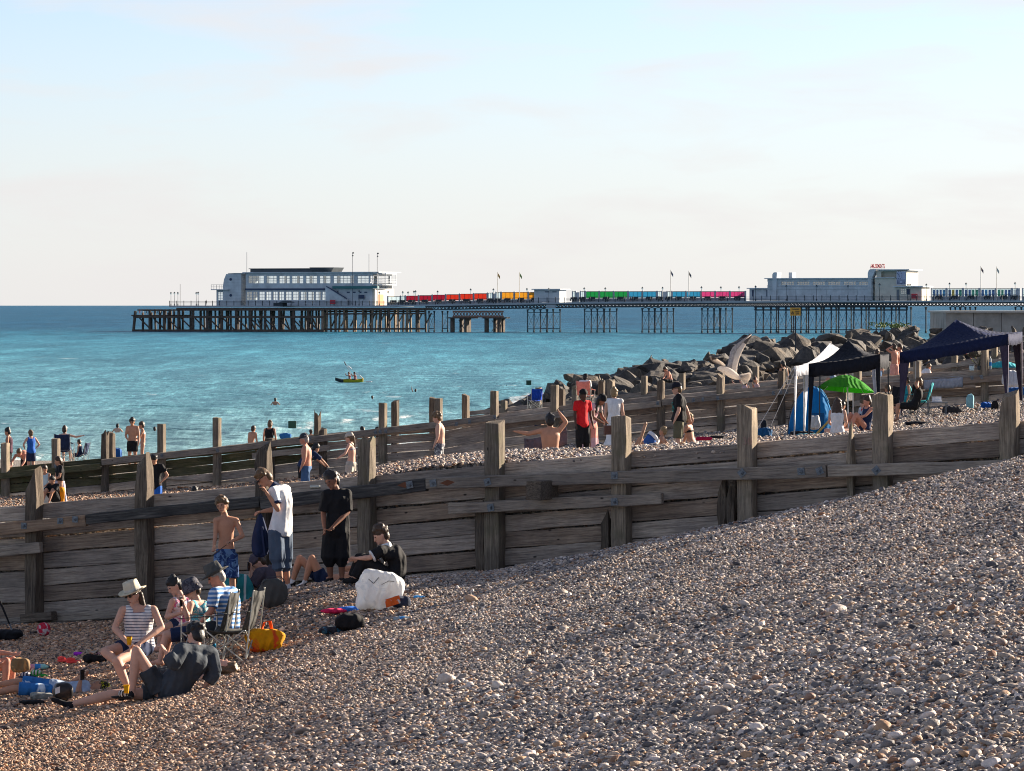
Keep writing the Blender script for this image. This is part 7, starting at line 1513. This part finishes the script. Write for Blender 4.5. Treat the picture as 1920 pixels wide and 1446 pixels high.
p = W(1191, 846, 92); o = obj_at('cricket_bat', p, 'wooden cricket bat or mallet propped upright left of the blue cool box', 'bat'); q = W(1210, 796, 92)-p; mb = MB(); mb.cone((0,0,-.1), q, .032, .036, 8, 1); mb.build('shaft', plain('pale_ash', (.36, .21, .13), .6), o, smooth=True); mb = MB(); mb.cone(q, q+Vector((.01,0,.03)), .042, .03, 8, 1); mb.build('knob', plain('pale_ash', (.36, .21, .13), .6), o, smooth=True)
p = W(1216, 843, 93); o = obj_at('bucket', p, 'blue and white bucket tipped over beside the bat', 'bucket', None, .4); M = Matrix.Rotation(R(50), 3, 'Y'); mb = MB(); mb.lathe([(.10, 0), (.15, .22), (.145, .22), (.095, .01)], (-.05, 0, .12), 16, M); mb.build('body', C_('blue_pail', (.03, .10, .35)), o, smooth=True); mb = MB(); mb.lathe([(.155, .17), (.165, .25), (.15, .25), (.145, .17)], (-.05, 0, .12), 16, M, cap=False); mb.build('rim', M_WHITEC, o, smooth=True)
def small(px, py, Y, name, label, cat, rx, ry, rz, c, seed=1, ground=True, rot=0):
    p = W(px, py, Y)
    if ground: p.z = max(p.z, H(p.x, p.y)-.02) if abs(p.z-H(p.x, p.y)) < .6 else H(p.x, p.y)
    return soft(name, p, label, cat, rx, ry, rz, C_('stuff_%s_%d' % (name, seed), c), rot, .3, seed)
small(1320, 826, 108, 'towel', 'red folded towel right of the fair haired sunbather', 'towel', .22, .1, .05, (.4, .01, .05), 31)
small(1345, 822, 112, 'rucksack', 'dark bag lying on the shingle right of the red towel', 'bag', .18, .1, .04, (.02, .02, .025), 32)
small(1432, 822, 118, 'cool_box', 'blue bag against the second groyne left of the tent', 'bag', .24, .16, .15, (.01, .08, .2), 33)
small(1432, 804, 119, 'rucksack', 'dark hooded bag standing on the blue bag', 'bag', .09, .09, .12, (.015, .02, .03), 34, False)
small(752, 872, 112, 'backpack', 'black backpack leaning on the second groyne', 'backpack', .24, .16, .28, (.012, .012, .014), 35); small(741, 876, 110, 'towel', 'light blue towel beside the black backpack', 'towel', .2, .1, .06, (.2, .3, .4), 36)
small(1503, 822, 116, 'rucksack', 'black bag pile at the foot of the white gazebo legs', 'bag', .36, .14, .1, (.015, .015, .02), 37); small(1530, 820, 112, 'blanket', 'turquoise patterned blanket spread before the white gazebo', 'blanket', .55, .2, .05, (.10, .30, .38), 38)
small(1527, 806, 113, 'towel', 'draped white towel over a dark bag by the gazebo leg', 'towel', .16, .14, .2, (.5, .5, .52), 39, False); small(1560, 838, 108, 'blanket', 'dark blue patterned beach blanket under the long haired woman', 'blanket', .5, .2, .04, (.04, .08, .14), 40)
small(1608, 826, 112, 'blanket', 'dark blanket under the smiling woman', 'blanket', .4, .2, .04, (.03, .03, .05), 41); small(1722, 806, 118, 'bag', 'black folded gazebo bag on the shingle behind the square post', 'bag', .4, .16, .06, (.012, .013, .02), 42)
small(1819, 770, 135, 'carrier_bag', 'light blue carrier bag standing against the second groyne', 'bag', .13, .1, .26, (.22, .45, .52), 43, False); small(1849, 773, 133, 'bucket_bag', 'bright blue bag at the foot of the right hand post', 'bag', .2, .13, .16, (.01, .10, .42), 44, False)
small(1866, 778, 131, 'rucksack', 'black rucksack leaning beside the bright blue bag', 'bag', .13, .1, .22, (.015, .015, .018), 45, False); small(1896, 728, 134, 'carrier_bag', 'white carrier bag on the pile at the right edge', 'bag', .3, .14, .28, (.55, .57, .62), 46, False); small(1908, 742, 133, 'bag', 'blue bag pile below the white carrier bag', 'bag', .4, .14, .13, (.02, .10, .32), 47, False)
small(1785, 790, 128, 'rucksack', 'grey and black kit under the camping table', 'bag', .3, .14, .13, (.03, .03, .035), 48); small(1655, 838, 112, 'blanket', 'red and white blanket edge by the square post', 'blanket', .3, .14, .04, (.35, .06, .08), 49)
small(221, 866, 150, 'rucksack', 'bright blue rucksack beside the split post', 'bag', .15, .12, .24, (.01, .08, .28), 50, False)
small(535, 824, 148, 'beach_toy', 'blue and yellow beach toy on the second groyne', 'toy', .22, .1, .11, (.03, .16, .42), 51, False)
# folding table
o = obj_at('camping_table', at2(1757, 790, 127), 'small folding camping table with white things on it', 'table'); mb = MB(); mb.box(-.3, .3, -.2, .2, .40, .42); mb.build('table_top', M_STEEL, o)
for sx_ in (-1, 1):
    for sy in (-1, 1): mb = MB(); mb.bar((sx_*.24, sy*.16, 0), (sx_*.28, sy*.18, .40), .02, .02, (0,1,0)); mb.build('leg', M_STEEL, o)
o2 = obj_at('white_box', o.location+Vector((0, 0, .42)), 'white food box on the camping table', 'box'); mb = MB(); mb.box(-.14, .14, -.1, .1, 0, .05); mb.build('tray', M_WHITEC, o2); mb = MB(); mb.box(-.14, .14, .1, .11, .03, .16); mb.build('lid', M_WHITEC, o2)
# yellow boogie board propped up
p = W(1513, 833, 106); q = W(1557, 786, 106)-p; o = obj_at('bodyboard', p, 'yellow bodyboard edge-on propped up before the long haired woman', 'bodyboard'); mb = MB(); mb.bar((0,0,0), q, .05, .12, (0,-1,.2), 5, .004); mb.build('board', plain('yellow_foam', (.42, .30, .08), .7), o, bevel=.015); mb = MB(); mb.bar((.1,-.03,-.02), (.30,-.04,.02), .2, .03, (0,1,0)); mb.build('tail', plain('yellow_foam', (.42, .30, .08), .7), o)
# towel, food, bottles and plant standing on the second groyne
p = G2(1769, 716, .33); o = obj_at('towel', p, 'pale grey towel hung over the top beam of the second groyne', 'towel'); mb = MB(); rows = []
for j in range(4): rows.append([G2(1732+9.2*i, top2(1732+9.2*i)+14+6*j-2+.6*math.sin(i*1.5), .34+.01*math.sin(i*2))-p for i in range(9)])
mb.sheet(rows[::-1], .012); mb.build('cloth', C_('pale_towel', (.33, .34, .38)), o, smooth=True); mb = MB(); mb.sheet([[G2(1732+9.2*i, top2(1732+9.2*i)+9, w_)-p for i in range(9)] for w_ in (.34, .05)], .012); mb.build('top_fold', C_('pale_towel', (.33, .34, .38)), o, smooth=True)
for px, lb, c, h in ((1843, 'green wine bottle, left one beside the potted plant', (.02, .06, .03), .3), (1850, 'green wine bottle, right one beside the potted plant', (.03, .08, .04), .28), (1857, 'clear glass bottle standing right of the green bottles', (.45, .5, .5), .36)):
    pp_ = G2(px, top2(px)+.5, .0); bottle(pp_, lb, .045, h*1.25, plain('glass_%d' % px, c, .12), WCAP, group='bottles on the second groyne')
pp_ = G2(1822, top2(1822), .0); o = obj_at('glass_jar', pp_, 'silver and clear lantern jar on the second groyne', 'jar'); mb = MB(); mb.lathe([(.07, 0), (.08, .02), (.08, .14), (.06, .16)], (0,0,0), 10); mb.build('body', CLRB, o, smooth=True); mb = MB(); mb.lathe([(.082, .15), (.082, .2)], (0,0,0), 10); mb.build('lid', M_STEEL, o)
pp_ = G2(1836, top2(1836), .0); o = obj_at('flower_bunch', pp_, 'bunch of thin stemmed flowers in a pot on the second groyne', 'plant'); mb = MB(); mb.lathe([(.05, 0), (.08, .14)], (0,0,0), 10); mb.build('pot', M_IRON, o)
for i in range(22):
    a = rnd.uniform(-1.0, .45); b = rnd.uniform(-.5, .5); L_ = rnd.uniform(.25, .6); e = Vector((math.sin(a)*L_, b*.2, .12+math.cos(a)*L_)); mb = MB(); mb.bar((0,0,.12), e, .008, .008); mb.build('stem', M_PLANK_G, o); mb = MB(); mb.ell(e, .022, .022, .02, None, 6, 4); mb.build('bloom' if i % 3 else 'leaf', C_('bloom_%d' % (i % 3), [(.3, .32, .12), (.35, .1, .1), (.5, .45, .3)][i % 3]), o)
o = obj_at('sun_hat', G2(1881, top2(1881)-2, -.6), 'turquoise parasol top beyond the bottles', 'parasol'); mb = MB(); mb.lathe([(.55, 0), (.4, .12), (.2, .19), (.02, .22)], (0,0,0), 16); mb.build('canopy', TURQ, o, smooth=True); mb = MB(); mb.bar((0,0,-1.2), (0,0,.2), .03, .03, (0,1,0)); mb.build('pole', M_ALU, o)
# ---------------------------------------------------------------- kayak with two paddlers
Yk = F*(HC-WATER)/(717-HYP); kp = W(655, 717, Yk); ky = obj_at('kayak', Vector((kp.x, kp.y, WATER)), 'yellow-green two-seat inflatable kayak with dark bow', 'kayak', None, R(4)); sk = F/Yk; HL = 26.5/sk
def hull(x0, x1, mat, nm, parent, wid=.38):
    mb = MB(); rr_ = []
    for i in range(11):
        x = x0+(x1-x0)*i/10; u = x/HL; w_ = wid*(1-abs(u)**3.2*.9); up = .26*max(0, abs(u)-.45)**1.3*(1.8 if u < 0 else .8); rr_.append([(x, w_*math.cos(a*math.pi/6), up+.05+(.30*max(-.4, math.sin(a*math.pi/6)))*(.75+.25*(1-abs(u)))) for a in range(12)])
    mb.rings(rr_); return mb.build(nm, mat, parent, smooth=True)
hull(-HL*.42, HL, C_('kayak_yellow', (.30, .30, .02)), 'hull', ky); hull(-HL*1.0, -HL*.42, C_('kayak_dark', (.02, .035, .04)), 'bow', ky, .385)
for x_ in (HL*.98,): mb = MB(); mb.ell((x_-.05, 0, .3), .06, .2, .16); mb.build('stern_cap', C_('kayak_bright', (.75, .45, .05)), ky, smooth=True)
for x_ in (-.15, .42): mb = MB(); mb.ell((x_+.2, 0, .42), .05, .22, .16); mb.build('seat_back', C_('kayak_seat', (.5, .45, .42)), ky, smooth=True)
def paddler(px, label, hair, c, shirt):
    J, _ = pose('sito', 1.62, 4, ('fwd', 'fwd')); Rz = Matrix.Rotation(R(90), 3, 'Z'); b = Vector((W(px, 717, Yk).x, Yk, WATER+.12)); Jw = {n: b+Rz @ v for n, v in J.items()}
    Jw['haa'] = Jw['haa']+Vector((.1, 0, .2)); Jw['hab'] = Jw['hab']+Vector((.1, 0, .1))
    return build_person(label, Jw, Rz @ Vector((0, 1, 0)), k=.95, skin=c, hair=hair, wear=[('tank', shirt), ('shorts', M_NAVYC)])
paddler(655.5, 'front paddler with light hair in the two-seat kayak', 'light', 'red', C_('lifejacket_red', (.35, .10, .08))); paddler(666, 'rear paddler with dark hair in the two-seat kayak', 'black', 'tan', C_('lifejacket_red', (.35, .10, .08)))
for (a, b), lb in ((((648, 683), (660, 703)), 'dark bladed paddle raised by the front paddler'), (((657, 690), (676, 706)), 'pale bladed paddle raised by the rear paddler')):
    p = W(*a, Yk-.3); q = W(*b, Yk+.3); o = obj_at('paddle', p, lb, 'paddle'); v = q-p; mb = MB(); mb.cone((0,0,0), v, .018, .018, 6, 1); mb.build('shaft', M_ALU, o); mb = MB(); d = v.normalized(); mb.cone(-d*.3, d*.12, .05, .07, 8, 2, .3); mb.build('blade', M_IRON if 'dark' in lb else M_WHITEC, o, smooth=True); mb = MB(); mb.cone(v-d*.1, v+d*.28, .07, .05, 8, 2, .3); mb.build('blade', M_IRON if 'dark' in lb else M_WHITEC, o, smooth=True)
o = obj_at('towed_float', Vector((W(692, 716, Yk).x, Yk, WATER+.05)), 'small pale float trailing behind the kayak', 'float'); mb = MB(); mb.ell((0,0,0), .32, .1, .08); mb.build('body', M_WHITEC, o, smooth=True); mb = MB(); mb.bar((-.3,0,.02), (-.75,0,.12), .02, .02); mb.build('line', M_WHITEC, o)
pY = 109.6; p = W(109, 914, pY); o = obj_at('towel', p, 'mustard yellow towel hanging behind the boy seated low in black', 'towel'); mb = MB(); mb.sheet([[W(98+3.3*i, 914+8*j+1.5*math.sin(i), pY-.06*(j > 0)+.02*math.sin(i*2))-p for i in range(8)] for j in range(6)][::-1], .012); mb.build('cloth', YEL, o, smooth=True)
# mooring markers near the boulders
for px, py, lb in ((991.5, 721, 'small dark square marker buoy in the water left of the boulders'), (950, 721.5, 'low dark floating piece left of the square buoy'), (548, 803, 'dark green square marker standing in the water behind the beach toy')):
    Y = F*(HC-WATER)/(py+3-HYP); p = W(px, py+3, Y); o = obj_at('marker_buoy', p, lb, 'buoy'); mb = MB(); k_ = .13 if px < 980 and px > 900 else .22; mb.box(-k_*1.1, k_*1.1, -.1, .1, .1 if px != 950 else -.05, .1+k_*2 if px != 950 else .08); mb.build('board', plain('dark_green_marker', (.02, .05, .03)), o, bevel=.02); mb = MB(); mb.cone((0,0,-.8), (0,0,.12), .04, .04, 6, 1); mb.build('post', M_PILE, o)
# ---------------------------------------------------------------- seagull in flight
Ys = 58.0; s_ = F/Ys
M_GULLD = plain('gull_dark_feathers', (.16, .13, .11), .9, 0, .5, 20); M_GULLM = plain('gull_coverts', (.66, .58, .52), .9, 0, .5, 45, trans=.35)
o = obj_at('seagull', W(1366, 694, Ys), 'speckled young seagull in flight with wings raised over the second groyne', 'seagull'); gl = o.location
t = NT('gull_feathers'); ob_ = t.n('TexCoord').outputs['Object']; t.l(t.ramp(t.noise(ob_, 28, 4, .7), [(.28, (.48, .40, .34)), (.45, (.78, .73, .67)), (.7, (.86, .83, .79))]), t.b.inputs['Base Color']); t.b.inputs['Roughness'].default_value = .9
tr_ = t.n('BsdfTranslucent'); tr_.inputs[0].default_value = (.85, .78, .70, 1); ms_ = t.n('MixShader'); ms_.inputs[0].default_value = .5; t.l(t.b.outputs[0], ms_.inputs[1]); t.l(tr_.outputs[0], ms_.inputs[2]); t.l(ms_.outputs[0], t.out.inputs[0]); M_GULL = t.m
def gv(px, py, d=0): return W(px, py, Ys+d)-gl
mb = MB(); sp_ = [(1344, 692, .008), (1347, 691, .030), (1352, 692, .040), (1358, 694, .056), (1368, 699, .074), (1378, 704, .062), (1386, 708, .034), (1391, 711, .012)]
mb.rings([[gv(x, y)+Vector((0, r_*math.cos(i*math.pi/6), r_*math.sin(i*math.pi/6))) for i in range(12)] for x, y, r_ in sp_]); mb.build('body', M_GULL, o, smooth=True, sub=1)
mb = MB(); mb.cone(gv(1345, 692), gv(1339.5, 692.6), .011, .005, 8, 1); mb.build('beak', plain('beak', (.04, .035, .03)), o, smooth=True)
mb = MB(); mb.ell(gv(1349, 690.4)+Vector((0, -.022, 0)), .005, .004, .005, None, 8, 6); mb.build('eye', M_SHADES, o)
def wing(lead, trail, d0, d1, nm, nfe):
    """lead/trail edge points in photo px; feathers fan from a covert surface"""
    w = empty(nm, (0,0,0)); w.parent = o
    bpy.data.objects.remove(w)
    mb = MB(); n = len(lead); rows = []
    for i in range(n):
        t_ = i/(n-1); d = d0+(d1-d0)*t_; a = gv(*lead[i], d); b = gv(*trail[i], d+.03); rows.append([a.lerp(b, q*.19)+Vector((0, -.012*math.sin(math.pi*q/4), 0)) for q in range(4)])
    mb.sheet(rows, .006); wo = mb.build(nm, M_GULLM, o, smooth=True)
    for k in range(nfe):
        t_ = (k+.5)/nfe*(n-1); i = min(int(t_), n-2); f_ = t_-i; a = gv(*lead[i], 0).lerp(gv(*lead[i+1], 0), f_); b = gv(*trail[i], 0).lerp(gv(*trail[i+1], 0), f_); dd = Vector((0, d0+(d1-d0)*t_/(n-1)+.012, 0))
        m_ = MB(); m_.cone(a.lerp(b, .4)+dd, a.lerp(b, 1.06)+dd+Vector((.012, 0, -.012)), .012, .010, 8, 2, .35, (b-a).cross(Vector((0,1,0)))); m_.build('feather', M_GULLD if k > nfe*.72 else M_GULL, wo)
    return wo
wing([(1363, 690), (1366, 676), (1369, 660), (1374, 651), (1384, 643), (1396, 634), (1409, 627)], [(1378, 698), (1380, 683), (1384, 669), (1389, 658), (1395, 648), (1402, 638), (1410, 628)], 0, .35, 'wing', 34)
wing([(1357, 688), (1348, 684), (1338, 680), (1332, 675), (1330, 668)], [(1360, 687), (1352, 679), (1345, 675), (1339, 671), (1336, 668)], 0, -.4, 'wing', 20)
for i in range(9):
    a = -.25+.16*i; m_ = MB(); p0 = gv(1384, 705); p1 = p0+Vector((math.cos(a)*.155, .01*i, -math.sin(a)*.115)); m_.cone(p0, p1, .010, .020, 8, 2, .15, (0,0,1)); m_.build('tail_feather', M_GULL, o)
for dx in (0, 12): m_ = MB(); m_.cone(gv(1372+dx, 705), gv(1373+dx*1.2, 716), .007, .005, 6, 1); m_.cone(gv(1373+dx*1.2, 716), gv(1376+dx*1.2, 719), .008, .006, 6, 1); m_.build('leg', plain('gull_leg', (.35, .18, .15)), o, smooth=True)
# a few green weeds on the bank below the clock pavilion
for i in range(16):
    px = rnd.uniform(1640, 1690); p = W(px, 613+rnd.uniform(-1, 3), 296+rnd.uniform(-2, 2)); 
    if i == 0: wd_ = obj_at('shrub', W(1668, 617, 296), 'patch of green weeds growing on top of the rock bank', 'shrub'); WG = plain('weed_green', (.10, .15, .03), .8)
    for q in range(9):
        a = rnd.uniform(0, 6.28); m_ = p-wd_.location+Vector((rnd.uniform(-.5,.5), rnd.uniform(-.5,.5), rnd.uniform(-.1,.2)))
        if i == 0 and q == 0: wmb = MB()
        wmb.add([m_, m_+Vector((math.cos(a)*.18, math.sin(a)*.18, .05)), m_+Vector((math.cos(a)*.1, math.sin(a)*.1, .14))], [(0, 1, 2)])
fo_ = wmb.build('foliage', WG, wd_); fo_['kind'] = 'stuff'

# faded pink paint on the fifth tall post, print on the black T-shirt
pg = G1(1401, 828, .152); text('30', .16, 'graffiti', plain('faded_pink_paint', (.32, .20, .165), .9), g1, g1.matrix_basis.inverted() @ (Matrix.Translation(pg) @ Matrix.Rotation(A23, 4, 'Z') @ Matrix.Rotation(R(90), 4, 'X')), .001, None, 0)
tq = plain('teal_print', (.03, .30, .27), .8); cen = (btf.J['sha']+btf.J['shb'])/2
for dz, r_ in ((-.17, .05), (-.29, .045)):
    mb = MB(); c0 = cen+Vector((-.135, -.075, dz))-bt.location
    for i in range(10):
        a0, a1 = i*.55, (i+1)*.55; ax_ = Vector((.55, -.83, 0)); mb.bar(c0+ax_*math.cos(a0)*r_+Vector((0,0,math.sin(a0)*r_)), c0+ax_*math.cos(a1)*r_+Vector((0,0,math.sin(a1)*r_)), .012, .012)
    mb.build('shirt_print', tq, bt)
